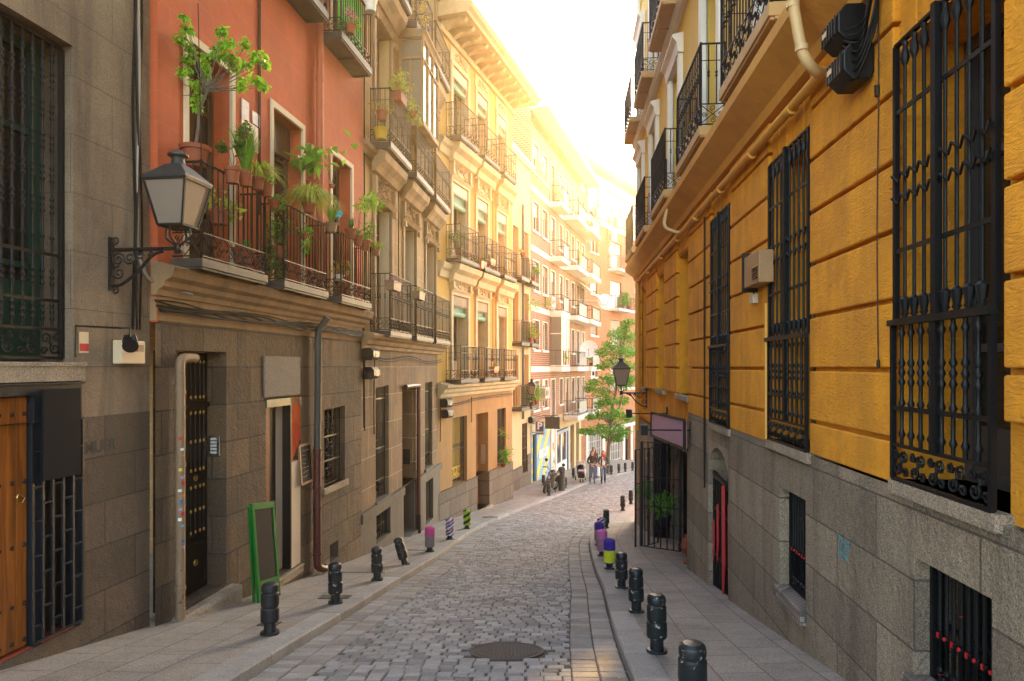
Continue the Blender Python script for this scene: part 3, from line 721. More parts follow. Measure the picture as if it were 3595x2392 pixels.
def tag_bits_left(f):
    Z1, Z2 = f.Z(376), f.Z(484); c = f.P((Z1 + Z2) / 2, f.z(7.1, 1240)); t = thing('alarm_box', c, 'cream alarm box with a red lamp high on the grey wall beside the shop', 'alarm box')
    b = MB(); fbox(b, f, Z1 + .06, Z2 - .04, f.z(7.1, 1278), f.z(7.1, 1195), .01, .12); b.build('case', M['cream'], t, bev=.012)
    b = MB(); zc = f.z(7.1, 1222); fbox(b, f, (Z1 + Z2) / 2 - .03, (Z1 + Z2) / 2 + .06, zc - .035, zc + .04, .121, .135); b.build('warning_lamp', M['red'], t, bev=.006)
    b = MB()
    for i in range(6): fbox(b, f, Z2 - .16, Z2 - .07, zc - .03 + i * .012, zc - .025 + i * .012, .121, .124)
    b.build('vent', M['black'], t)
    Z1, Z2 = f.Z(276), f.Z(309)
    t = thing('notice', f.P((Z1 + Z2) / 2, f.z(6.7, 1200)), 'small notice with a red band beside the shop sill', 'notice'); b = MB(); fbox(b, f, Z1, Z2, f.z(6.7, 1240), f.z(6.7, 1166), .002, .008); b.build('plate', M['cream'], t)
    b = MB(); fbox(b, f, Z1 + .004, Z2 - .004, f.z(6.7, 1233), f.z(6.7, 1207), .0085, .011); b.build('band', M['red'], t)
    # floodlight on its bracket
    za = f.z(6.65, 1146); Z0 = f.Z(270, .03); t = thing('floodlight', f.P(Z0, za, 0), 'small black floodlight on a thin arm over the shop sill', 'lamp')
    b = MB(); e = f.P(Z0 + .02, za + .0, .5)
    b.tube([f.P(Z0, za - .3, .02), f.P(Z0, za, .02), f.P(Z0 + .33, za - .005, .24)], .011, 6); b.tube([f.P(Z0 + .33, za - .005, .24), f.P(Z0 + .42, za - .0, .27), f.P(Z0 + .42, za - .09, .27)], .009, 6); b.build('arm', M['black'], t)
    b = MB(); c = f.P(Z0 + .42, za - .15, .27); ax = Vector((.45, -.75, -.45)); b.lathe([(.03, -.1), (.06, -.08), (.065, .05), (.075, .06), (.075, .08), (.001, .078)], c, 14, ax); b.build('head', M['black'], t, smooth=True)
    b = MB()
    for s_ in (-1, 1): b.bar(c + Vector((.075 * s_, 0, 0)), c + Vector((.05 * s_, 0, .08)), .015)
    b.build('yoke', M['black'], t)
    # black cable bundle down the seam between the houses, in four strands
    for i, (dx, r, m_) in enumerate(((0, .016, 'cable'), (.035, .013, 'cable'), (.062, .02, 'cable_grey'), (.095, .012, 'cable'))):
        pts = [f.P(7.38 + dx + .02 * math.sin(k * 1.1 + i * 2), 4.6 - k * .42, .022 + .008 * (i % 2)) for k in range(11)]
        if i == 0: pts = [f.P(6.9, 4.62, .03), f.P(7.2, 4.5, .03), f.P(7.36, 4.2, .03)] + pts[2:]
        if i == 2: pts = pts[:9] + [f.P(7.62, .95, .06), f.P(8.2, .86, .16)]
        b = MB(); b.tube(curve_pts(pts, 5), r, 6); tag(b.build('wall_cable', M[m_], smooth=True), ['black cable bending in from the left at the top of the grey wall', 'second black cable straight down the edge of the grey wall', 'thick grey conduit running down the seam beside the terracotta house', 'thin black cable nearest the terracotta wall'][i], 'cable', 'cables down the seam between two houses')
    # graffiti on the ashlar
    Z = f.Z(352); z = f.z(Z, 1568)
    o = text_mesh('MUER', .17, .0006, flat('faded_spray', (.05, .042, .038), .9), 'graffiti', None, frame_on(f, Z, z, .0035), .004)
    tag(o, 'faded dark spray lettering on the ashlar below the alarm box', 'graffiti')
    b = MB(); Z = f.Z(290)
    b.tube(curve_pts([f.P(Z + .03, z + .12, .002), f.P(Z, z + .02, .002), f.P(Z + .03, z - .12, .002)], 5), .006, 4); b.tube([f.P(Z + .62, z + .1, .002), f.P(Z + .62, z + .08, .002)], .008, 4); b.tube([f.P(Z + .62, z - .0, .002), f.P(Z + .62, z - .03, .002)], .008, 4)
    tag(b.build('graffiti', flat('green_spray', (.02, .12, .03), .9)), 'green spray stroke and dots round the faded lettering', 'graffiti')

def street_lamp(f, Z, zb, arm, label, plate_h=.5):
    """lantern on a scrolled wall bracket; zb = height of the glass base"""
    c = f.P(Z, zb, arm); t = thing('street_lamp', f.P(Z, zb - .2, 0), label, 'street lamp', 'wall lanterns along the street')
    a, b_, up = f.n, f.t, Vector((0, 0, 1))
    def ring(h, s): return [c + up * h + a * s * x + b_ * s * y for x, y in ((-1, -1), (1, -1), (1, 1), (-1, 1))]
    lo, hi = ring(0, .132), ring(.44, .222)
    fr = MB()
    for p, q in zip(lo, hi): fr.bar(p, q, .02, .02, a)
    for R_ in (lo, hi):
        for i in range(4): fr.bar(R_[i], R_[(i + 1) % 4], .024, .022)
    fr.hexa([p - up * .03 + (c - p) * .35 for p in lo] + [p - up * .005 for p in lo])
    for p in hi: fr.lathe([(.012, 0), (.014, .012), (.005, .022), (.009, .03), (.001, .04)], p + up * .015, 8)
    for s_ in (-1, 1):
        fr.tube(curve_pts([c + b_ * s_ * .13 - up * .02, c + b_ * s_ * .13 - up * .11, c + b_ * s_ * .05 - up * .17, c - up * .2], 5), .011, 6); fr.tube(curve_pts([c + a * s_ * .13 - up * .02, c + a * s_ * .13 - up * .11, c + a * s_ * .05 - up * .17, c - up * .2], 5), .011, 6)
    fr.build('frame', M['iron'], t, bev=.002)
    g_in = .012
    for i in range(4):
        p, q, r_, s_ = lo[i], lo[(i + 1) % 4], hi[(i + 1) % 4], hi[i]
        g = MB(); o_ = [x + (c - x) * .03 for x in (p, q, r_, s_)]; k = [x + (Vector((c.x, c.y, x.z)) - x) * .06 for x in (p, q, r_, s_)]
        g.hexa([o_[0], o_[1], k[1], k[0], o_[3], o_[2], k[2], k[3]]); g.build('glass_panel', M['frost'], t)
    r = MB(); e0, e1, e2 = ring(.45, .236), ring(.475, .236), ring(.62, .085)
    r.hexa(e0 + e1)
    r.hexa(e1 + e2)
    r.lathe([(.085, .61), (.07, .64), (.06, .68), (.065, .7), (.1, .715), (.1, .735), (.06, .75), (.05, .765), (.02, .775), (.001, .78)], c, 16)
    r.build('roof', mat_lamp_roof(), t, bev=.003)
    k = MB(); A = f.P(Z, zb - .22, 0)
    k.tube([A + a * .0, A + a * (arm + .02)], [.022, .02], 8); k.lathe([(.03, -.06), (.045, -.03), (.03, 0), (.04, .03), (.02, .05)], c - up * .21, 10)
    k.tube(curve_pts([A + a * .01 - up * .36, A + a * .12 - up * .36, A + a * .3 - up * .24, A + a * (arm * .62) - up * .07, A + a * (arm * .8) - up * .02], 6), .017, 8)
    for x, zz, r0, a0 in ((.09, -.1, .075, 0), (.22, -.09, .065, PI), (.34, -.065, .045, 0), (.1, -.24, .075, PI * .5), (.46, -.05, .035, PI)):
        spiral(k, A + a * x + up * zz, a, up, r0, a0, 1.5, .01, 16, 6, .2)
    k.bar(A - up * .42 + a * .012, A + up * .13 + a * .012, .06, .03, a); spiral(k, A + up * .1 + a * .06, a, up, .05, PI, 1.2, .01, 12, 6); spiral(k, A - up * .42 + a * .06, a, up, .05, PI, -1.2, .01, 12, 6)
    k.lathe([(.06, -.02), (.06, .02)], A + a * (arm + .005), 10, a); k.build('bracket', M['iron'], t, smooth=True)
    return t
_lr = []
def mat_lamp_roof():
    if not _lr: _lr.append(mat('lamp_roof_paint', (.022, .024, .027), .45, .2, 4, .05, 60))
    return _lr[0]

# ---- 2: terracotta house
O = Fac(-5.03, .131, 1)
def terracotta_house():
    f = O; t = thing('house', f.P(11, -3.3), 'terracotta red house with plant filled balconies over a worn stone ground floor', 'building')
    drs = [(8.135, 9.26), (10.26, 11.44), (12.52, 13.67)]; fl = (1.25, 5.95, 10.2); tops = (4.03, 8.6, 12.2)
    ops = [(a + .075, b - .075, z0, z1 - .09, .3) for a, b in drs for z0, z1 in zip(fl, tops)]
    b = MB(); wall(b, f, 7.665, 14.25, 1.17, 13, ops, .05); shell(b, f, 7.665, 14.25, .5, 13, 7, .05); b.build('wall', M['or_wall'], t, f)
    gops = [(8.05, 9.12, -2.92, .19, .3), (10.19, 11.36, -3.28, -.486, .35), (12.34, 13.33, -2.2, -.765, .28), (12.6, 13.0, -3.62, -3.3, .4)]
    b = MB(); wall(b, f, 7.665, 14.25, -6, .52, gops, .02); b.build('ground_floor', M['or_stone'], t, f)
    b = MB(); fbox(b, f, 7.66, 14.25, .52, .8, -.1, .035); b.build('frieze', M['or_frieze'], t, f)
    b = MB(); molding(b, f, 7.62, 14.28, [(0, .8), (.07, .8), (.09, .86), (.15, .9), (.17, .96), (.25, 1.0), (.27, 1.06), (.29, 1.1), (.27, 1.13), (0, 1.19)]); b.build('cornice', M['or_frieze'], t, f)
    for i, (a, c) in enumerate(drs):
        for k, (z0, z1) in enumerate(zip(fl, tops)):
            w = .085; s = MB(); fbox(s, f, a, a + w, z0, z1, .03, .075); fbox(s, f, c - w, c, z0, z1, .03, .075); fbox(s, f, a + w, c - w, z1 - .1, z1, .03, .075)
            s.build('door_surround', M['cream_paint'], t, bev=.005)
            o = window(t, f, a + .08, c - .08, z0, z1 - .1, -.2, 'wood_dark', 'glass', .08, 1, (.3, .78), .05, low=.7, name='french_door')
            if k == 0 and i == 1:
                s = MB(); fbox(s, f, a + .1, c - .1, z1 - .62, z1 - .12, -.19, -.15); s.build('roller_blind', M['wood_dark'], o)
    for Za, Zb in ((7.9, 9.45), (9.94, 11.54), (12.12, 13.72)):
        balcony(t, f, Za, Zb, 1.15, .44, .1, 1.12, sp=.115, band=.28, tb=.0, knob=False, r=.0095, curl=.26)
        balcony(t, f, Za, Zb, 5.82, .44, .12, 1.1, sp=.115, band=.23, knob=False)
    # black street door with brass
    b = MB(); d = -.24; fbox(b, f, 8.06, 9.1, -2.92, .18, d - .05, d)
    for Z0, Z1 in ((8.12, 8.55), (8.61, 9.04)):
        for z0, z1 in ((-2.86, -2.3), (-2.22, -1.5), (-1.4, -.55), (-.45, .1)):
            fbox(b, f, Z0, Z0 + .04, z0, z1, d, d + .025); fbox(b, f, Z1 - .04, Z1, z0, z1, d, d + .025); fbox(b, f, Z0 + .04, Z1 - .04, z0, z0 + .04, d, d + .025); fbox(b, f, Z0 + .04, Z1 - .04, z1 - .04, z1, d, d + .025)
    fbox(b, f, 8.55, 8.61, -2.9, .16, d, d + .03); fbox(b, f, 8.06, 9.1, -.53, -.47, d, d + .04)
    do = b.build('door', M['black'], t, f, bev=.004)
    b = MB()
    for z0, z1 in ((-2.14, -1.56), (-1.34, -.6), (-.4, .06)):
        for Z in (8.2, 8.3, 8.4, 8.48, 8.7, 8.8, 8.9, 8.98): b.tube([f.P(Z, z0, d + .02), f.P(Z, z1, d + .02)], .008, 6)
    b.build('door_bar', M['iron'], do)
    b = MB()
    for z in (-2.14, -1.86, -1.56, -1.34, -.97, -.6, -.4, .06):
        for Z in (8.2, 8.3, 8.4, 8.48, 8.7, 8.8, 8.9, 8.98): b.lathe([(.006, -.025), (.015, -.01), (.015, .01), (.006, .025)], f.P(Z, z, d + .022), 8)
    for Z, z in ((8.33, -2.55), (8.83, -2.55), (8.33, -1.45), (8.83, -1.45)): b.lathe([(.045, 0), (.04, .012), (.015, .02), (.001, .02)], f.P(Z, z, d + .002), 12, f.n)
    b.build('brass_fitting', M['brass'], do, smooth=True)
    b = MB(); fbox(b, f, 7.95, 9.3, -3.4, -2.94, -.3, .17); b.build('doorstep', M['granite2'], t, f, bev=.05)
    # intercom on the right reveal
    Zr = 9.12; c = f.P(Zr - .004, -1.05, -.14); b = MB(); b.hexa([c + Vector(v) for v in ()] or [f.P(Zr - k, z, d_) for z in (-1.2, -.93) for (k, d_) in ((.0, -.22), (.0, -.06), (.03, -.06), (.03, -.22))]); p = b.build('intercom', M['steel'], t, bev=.004)
    b = MB()
    for i in range(5): b.hexa([f.P(Zr - k, z, d_) for z in (-1.16 + i * .045, -1.135 + i * .045) for (k, d_) in ((.03, -.19), (.03, -.1), (.035, -.1), (.035, -.19))])
    b.build('button', M['white'], p)
    # shop: red frame, pale panels, threshold, board above
    b = MB(); fbox(b, f, 10.2, 10.56, -3.26, -.5, -.34, -.11); b.build('shop_frame', mat('rust_wood', (.22, .05, .012), .5, .2, 2, .1, wood=1), t)
    b = MB(); fbox(b, f, 10.56, 10.78, -3.26, -.62, -.3, -.12); fbox(b, f, 10.985, 11.02, -3.26, -.5, -.3, .03); fbox(b, f, 10.2, 10.985, -.62, -.5, -.3, -.06); b.build('door_post', M['black'], t)
    b = MB(); fbox(b, f, 10.78, 10.98, -3.24, -.62, -.2, -.11); b.build('door_panel', M['beige_door'], t, f)
    b = MB(); fbox(b, f, 11.022, 11.34, -3.26, -1.55, -.1, .03); b.build('pilaster', M['beige_door'], t, f)
    b = MB(); b.extrude([f.P(11.022, -1.545, -.1), f.P(11.34, -1.2, -.1), f.P(11.34, -.5, -.1), f.P(11.022, -.5, -.1)], f.n * .13); 
    b.build('painted_panel', mat('red_orange_panel', (.36, .03, .008), .85, .1, 2, .03, col2=(.5, .12, .01), c2amt=.6, c2scale=.8, spec=.1), t)
    b = MB(); fbox(b, f, 10.2, 11.36, -.62, -.5, -.05, .03); b.build('blind_box', M['dkgreen'], t)
    b = MB(); fbox(b, f, 10.15, 11.4, -3.42, -3.285, -.34, .06); b.build('threshold', M['granite2'], t, bev=.006); b = MB(); fbox(b, f, 10.15, 11.4, -3.30, -3.282, .06, .075); b.build('metal_strip', M['steel'], t)
    Z1, Z2 = f.Z(927, .03), f.Z(1051, .03); b = MB(); fbox(b, f, Z1, Z2, -.46, f.z(Z1, 1250), .02, .05); tag(b.build('sign_board', mat('speckled_board', (.22, .18, .15), .85, .1, 3, .15, 60, speck=.5), None, f, bev=.004), 'blank grey speckled board over the shop opening', 'sign board')
    # art nouveau window grille
    g = MB(); Za, Zb, za, zb = 12.36, 13.31, -2.18, -.78
    grille(g, f, Za, Zb, za, zb, -.08, 5, .008, (-1.3, -1.75), 0, (), frame=.025)
    for i in range(30):
        p = f.P(RN.uniform(Za + .08, Zb - .08), RN.uniform(za + .08, zb - .08), -.08); spiral(g, p, f.t, Vector((0, 0, 1)), RN.uniform(.07, .14), RN.uniform(0, 6), RN.choice((1.1, -1.1)), .009, 10, 4)
    g.build('window_grille', M['iron'], t); window(t, f, 12.36, 13.31, -2.19, -.77, -.2, 'wood_dark', 'glass', .06, 1)
    b = MB(); fbox(b, f, 12.25, 13.42, -2.32, -2.2, -.25, .07); b.build('sill', M['granite2'], t, f, bev=.01)
    # down pipes
    Z = f.Z(1117, .1); b = MB(); b.tube([f.P(Z, 13, .13), f.P(Z, 1.3, .13)], .062, 10)
    for z in (8.6, 5.0): b.lathe([(.072, -.04), (.072, .04)], f.P(Z, z, .13), 10)
    b.build('drainpipe', M['orpipe'], t, smooth=True)
    Zp = f.Z(1112, .1); b = MB(); b.tube([f.P(Zp, .85, .3), f.P(Zp, .62, .13), f.P(Zp, -1.45, .11)], .06, 10); b.lathe([(.07, -.06), (.07, .06)], f.P(Zp, .35, .12), 10); b.build('drainpipe', M['pipe_grey'], t, smooth=True)
    b = MB(); b.tube([f.P(Zp, -1.42, .11), f.P(Zp, -3.36, .11)], .066, 10); b.tube(curve_pts([f.P(Zp, -3.3, .11), f.P(Zp + .01, -3.46, .12), f.P(Zp + .16, -3.55, .16), f.P(Zp + .26, -3.55, .17)], 5), .066, 10)
    for z in (-1.45, -2.1, -2.45, -3.25): b.lathe([(.078, -.03), (.078, .03)], f.P(Zp, z, .11), 10)
    b.build('drainpipe', M['redbrown'], t, smooth=True)
    # buff pipe with stickers by the door
    Z = 8.0; b = MB(); b.tube(curve_pts([f.P(8.3, .1, .1), f.P(8.08, .1, .1), f.P(Z, .04, .1), f.P(Z, -.15, .1)], 6) + [f.P(Z, -2.95, .1)], .055, 10)
    for z in (-.3, -1.15, -2.6): b.lathe([(.065, -.02), (.065, .02)], f.P(Z, z, .1), 10)
    pp = b.build('drainpipe', M['pipe_buff'], t, smooth=True)
    cs = ['red', 'yellow', 'blue2', 'white', 'green_paint', 'purple', 'orangef', 'blue']
    for k, z in enumerate((-.86, -.98, -1.05, -1.22, -1.31, -1.38, -1.46, -1.52, -1.6, -1.68, -1.74, -1.8, -1.87, -2.05, -2.12)):
        b = MB(); a0 = RN.uniform(-1.6, -.6); h = RN.uniform(.025, .045); vs = []
        for j in range(4):
            a = a0 + j * .25
            for zz in (z, z + h): vs.append(f.P(Z, zz, .1) + Vector((math.cos(a), math.sin(a), 0)) * .0565)
        b.add(vs, [(2 * j, 2 * j + 2, 2 * j + 3, 2 * j + 1) for j in range(3)]); b.build('sticker', M[cs[(k * 3 + k // 4) % 8]], pp)
    return t
def terracotta_bits():
    f = O
    # wires under the cornice
    for i in range(6):
        pts = []
        for k in range(14):
            Z = 7.6 + k * .5; pts.append(f.P(Z, .74 - .022 * i + .012 * math.sin(k * 1.7 + i) - (.03 if (k + i) % 5 == 2 else 0), .06 + .012 * i))
        b = MB(); b.tube(curve_pts(pts, 4), .009 + .003 * (i % 3), 5); tag(b.build('wall_cable', M['cable'], smooth=True), 'black cable sagging along the frieze under the plant balconies', 'cable', 'cables along the frieze')
    # street name tiles between the first two doors
    for px0, px1, y0, y1, nm, lb in ((846, 871, 345, 418, None, 'pale picture tile high between the first two balcony doors'), (884, 909, 388, 432, None, 'small grey tile beside the thin cable on the terracotta wall'), (846, 905, 412, 505, 'RUE\nSA', 'street name plaque half hidden by the balcony plants')):
        Z1, Z2 = f.Z(px0, .05), f.Z(px1, .05); Zm = (Z1 + Z2) / 2; z1, z0 = f.z(Z1, y0, .05), f.z(Z1, y1, .05)
        t = thing('wall_tile', f.P(Zm, z0, .05), lb, 'plaque'); b = MB(); fbox(b, f, Z1, Z2, z0, z1, .05, .065); b.build('plate', mat('ceramic', (.5, .36, .22) if nm else (.42, .37, .33), .4, .2, 8, .03, col2=None if nm else (.2, .17, .16), c2scale=14), t)
        if nm: text_mesh(nm, .12, .001, M['black'], 'lettering', t, frame_on(f, Zm, (z0 + z1) / 2, .066))
    # thin rod before the first door
    b = MB(); c = f.P(7.95, 1.3, .42); b.tube([c, c + Vector((-.06, 0, 2.9))], [.008, .005], 5); tag(b.build('rod', M['black']), 'thin black rod standing up from the first balcony corner', 'rod')
    b = MB(); Z = f.Z(907, .06)
    for k in range(2): b.tube([f.P(Z + .05 * k, 9, .062), f.P(Z + .05 * k, 2.2, .062)], .011, 5)
    tag(b.build('wall_cable', M['brown_iron']), 'pair of vertical cables down the terracotta wall between two doors', 'cable')

# ---- 3: tan house
T = Fac(-4.762, .11, 1)
def tan_house():
    f = T; t = thing('house', f.P(18, -4.6), 'tan ornate house with carved door heads and a glazed bay', 'building')
    drs = [(15.3, 16.53), (17.7, 18.9), (20.1, 21.36)]; fl = (.8, 4.92, 8.75); tops = (3.75, 7.9, 11.7)
    Z0, Z1 = 14.25, 22.08
    ops = [(a, b, z0, z1, .35) for a, b in drs for z0, z1 in zip(fl, tops)]
    b = MB(); wall(b, f, Z0, Z1, .7, 13.3, ops); shell(b, f, Z0, Z1, -7, 13.3); b.build('wall', M['tn_wall'], t, f)
    gops = [(15.38, 16.39, -3.08, -.45, .3), (17.58, 19.0, -4.55, -.5, .5), (20.05, 21.0, -3.04, -.47, .3)]
    b = MB(); wall(b, f, Z0, Z1, -3.1, .7, gops); b.build('ground_floor', M['tn_low'], t, f)
    pops = [(15.3, 16.4, -4.0, -3.36, .25), (17.58, 19.0, -4.55, -.5, .54), (20.0, 20.95, -4.65, -3.4, .3)]
    b = MB(); wall(b, f, Z0, Z1, -7, -3.1, pops, .04); b.build('plinth', M['tn_plinth'], t, f)
    b = MB()
    for a, c in ((Z0, 17.56), (19.02, Z1)): fbox(b, f, a, c, -3.3, -3.1, 0, .09)
    b.build('plinth_ledge', M['tn_plinth'], t, f, bev=.008)
    b = MB(); molding(b, f, Z0, Z1 + .02, [(0, .38), (.08, .38), (.1, .45), (.16, .48), (.2, .56), (.3, .6), (.34, .66), (.3, .7), (0, .76)]); b.build('cornice', M['tn_trim'], t, f)
    for zz in (4.62, 8.45):
        b = MB()
        molding(b, f, Z0, Z1 + .02, [(0, zz - .1), (.06, zz - .08), (.09, zz), (.16, zz + .04), (.18, zz + .12), (0, zz + .2)])
        for a, c in drs:
            molding(b, f, a - .3, c + .3, [(.03, zz - .32), (.12, zz - .3), (.2, zz - .18), (.32, zz - .06), (.36, zz + .1), (.2, zz + .17), (.03, zz + .17)])
        b.build('string_course', M['tn_trim'], t, f)
    for i, (a, c) in enumerate(drs):
        for k, (z0, z1) in enumerate(zip(fl, tops)):
            s = MB(); w = .14; fbox(s, f, a - w, a, z0, z1 + .02, -.04, .05); fbox(s, f, c, c + w, z0, z1 + .02, -.04, .05); molding(s, f, a - .2, c + .2, [(0, z1), (.06, z1), (.1, z1 + .06), (.14, z1 + .1), (0, z1 + .14)])
            for Z in (a - .18, c + .1): fbox(s, f, Z, Z + .1, z1 + .1, z1 + .5, 0, .1); fbox(s, f, Z - .02, Z + .12, z1 - .15, z1 - .02, .05, .12)
            sp_ = s.build('door_surround', M['tn_trim'], t, f, bev=.006)
            if k < 2: s = MB(); relief(s, f, a + .05, c - .05, z1 + .16, z1 + .6, .03); s.build('carved_relief', M['tn_trim'], sp_, smooth=True)
            o = window(t, f, a, c, z0, z1, -.28, 'wood_mid' if k else 'wood_dark', 'glass', .08, 1, (.28, .8), .05, low=.75, name='french_door')
            s = MB(); fbox(s, f, c - .03, c - .004, z0, z1 - .02, -.27, -.03); s.build('folded_shutter', M['cream_paint'] if k == 0 else M['bg_wall'], o)
    for j, (Za, Zb) in enumerate(((14.97, 16.77), (17.27, 19.15), (19.5, 21.5))):
        balcony(t, f, Za, Zb, .68, .47, .1, 1.26, rail='brown_iron', sp=.11, band=.26, r=.009)
        balcony(t, f, Za, Zb, 4.8, .47, .12, 1.18, rail='brown_iron', sp=.11, band=.26, r=.009)
        balcony(t, f, Za, Zb, 8.6, .47, .14, 1.12, rail='brown_iron', sp=.12, band=.22, r=.009)
    # glazed bay over the middle balcony
    b = MB(); Za, Zb, za, zb, p = 17.3, 19.02, 6.14, 8.3, .6
    for Z, d in ((Za, p), (Zb, p), (Za, .04), (Zb, .04), (17.87, p), (18.45, p)): b.bar(f.P(Z, za, d), f.P(Z, zb, d), .07, .07)
    for z in (za, zb - .5, zb, za + .05):
        b.bar(f.P(Za, z, p), f.P(Zb, z, p), .07, .06)
        for Z in (Za, Zb): b.bar(f.P(Z, z, .03), f.P(Z, z, p), .06, .06)
    b.bar(f.P(Za, za, .3), f.P(Za, zb - .5, .3), .05, .05)
    molding(b, f, Za - .08, Zb + .08, [(0, zb), (p + .02, zb), (p + .06, zb + .08), (p + .12, zb + .12), (p + .12, zb + .18), (0, zb + .26)])
    fbox(b, f, Za - .03, Zb + .03, za - .06, za - .02, .02, p + .04)
    o = b.build('bay_window', M['tn_trim'], t, bev=.004)
    g = MB(); fbox(g, f, Za + .01, Zb - .01, za, zb, p - .02, p - .01); g.hexa([f.P(Z, z, d) for z in (za, zb) for Z, d in ((Za + .01, .04), (Za + .01, p - .03), (Za + .02, p - .03), (Za + .02, .04))]); g.build('pane', M['glass2'], o)
    # ground floor
    for Za, Zb, za, zb in ((15.4, 16.37, -3.06, -.47), (20.07, 20.98, -3.02, -.49)):
        g = MB(); grille(g, f, Za, Zb, za, zb, -.1, 8, .011, (-1.9, -.75), .42, ((.3, 2), (.62, 1)), frame=.03, sides=5); g.build('window_grille', M['iron'], t); window(t, f, Za, Zb, za, zb, -.22, 'wood_dark', 'glass', .06, 1, (.5,))
        b = MB(); fbox(b, f, Za - .1, Zb + .1, za - .1, za, -.25, .06); b.build('sill', M['tn_plinth'], t, bev=.008)
    for Za, Zb, za, zb in ((15.32, 16.38, -3.98, -3.38), (20.02, 20.93, -4.63, -3.42)):
        g = MB(); grille(g, f, Za, Zb, za, zb, -.06, 8, .011, (), 0, ((.5, 1),), frame=.03, sides=5); g.build('basement_grille', M['iron'], t); window(t, f, Za, Zb, za, zb, -.17, 'wood_dark', 'glass', .05, 0)
    b = MB(); fbox(b, f, 17.6, 18.98, -4.5, -.52, -.52, -.47); fbox(b, f, 18.28, 18.32, -4.5, -.52, -.47, -.45); b.build('door', M['wood_dark'], t, f)
    b = MB(); fbox(b, f, 18.9, 18.985, -4.5, -3.2, -.46, -.02); b.build('reveal_plinth', M['tn_plinth'], t)
    b = MB(); b.hexa([f.P(z_, h, d) for h in (-2.72, -2.3) for z_, d in ((18.99, -.36), (18.99, -.16), (18.96, -.16), (18.96, -.36))]); p_ = b.build('intercom', M['iron'], t)
    b = MB(); fbox(b, f, 17.6, 18.98, -4.75, -4.5, -.5, .1); b.build('doorstep', M['tn_plinth'], t, bev=.015)
    Z = f.Z(1470, .1); b = MB(); b.tube(curve_pts([f.P(17.55, -.52, .1), f.P(Z - .12, -.52, .1), f.P(Z, -.56, .1), f.P(Z, -.75, .1)], 5) + [f.P(Z, -4.1, .1)], .06, 8)
    for z in (-1.9, -2.9): b.lathe([(.07, -.03), (.07, .03)], f.P(Z, z, .1), 8)
    pp = b.build('drainpipe', M['redbrown'], t, smooth=True); b = MB(); b.tube([f.P(Z, -4.1, .1), f.P(Z, D(Z) * -1 - .05, .1)], .068, 8); b.build('pipe_shoe', M['iron'], pp, smooth=True)
    b = MB(); fbox(b, f, 14.26, Z1, 13.1, 13.3, 0, .5); b.build('eaves', M['tn_trim'], t, f)
    return t

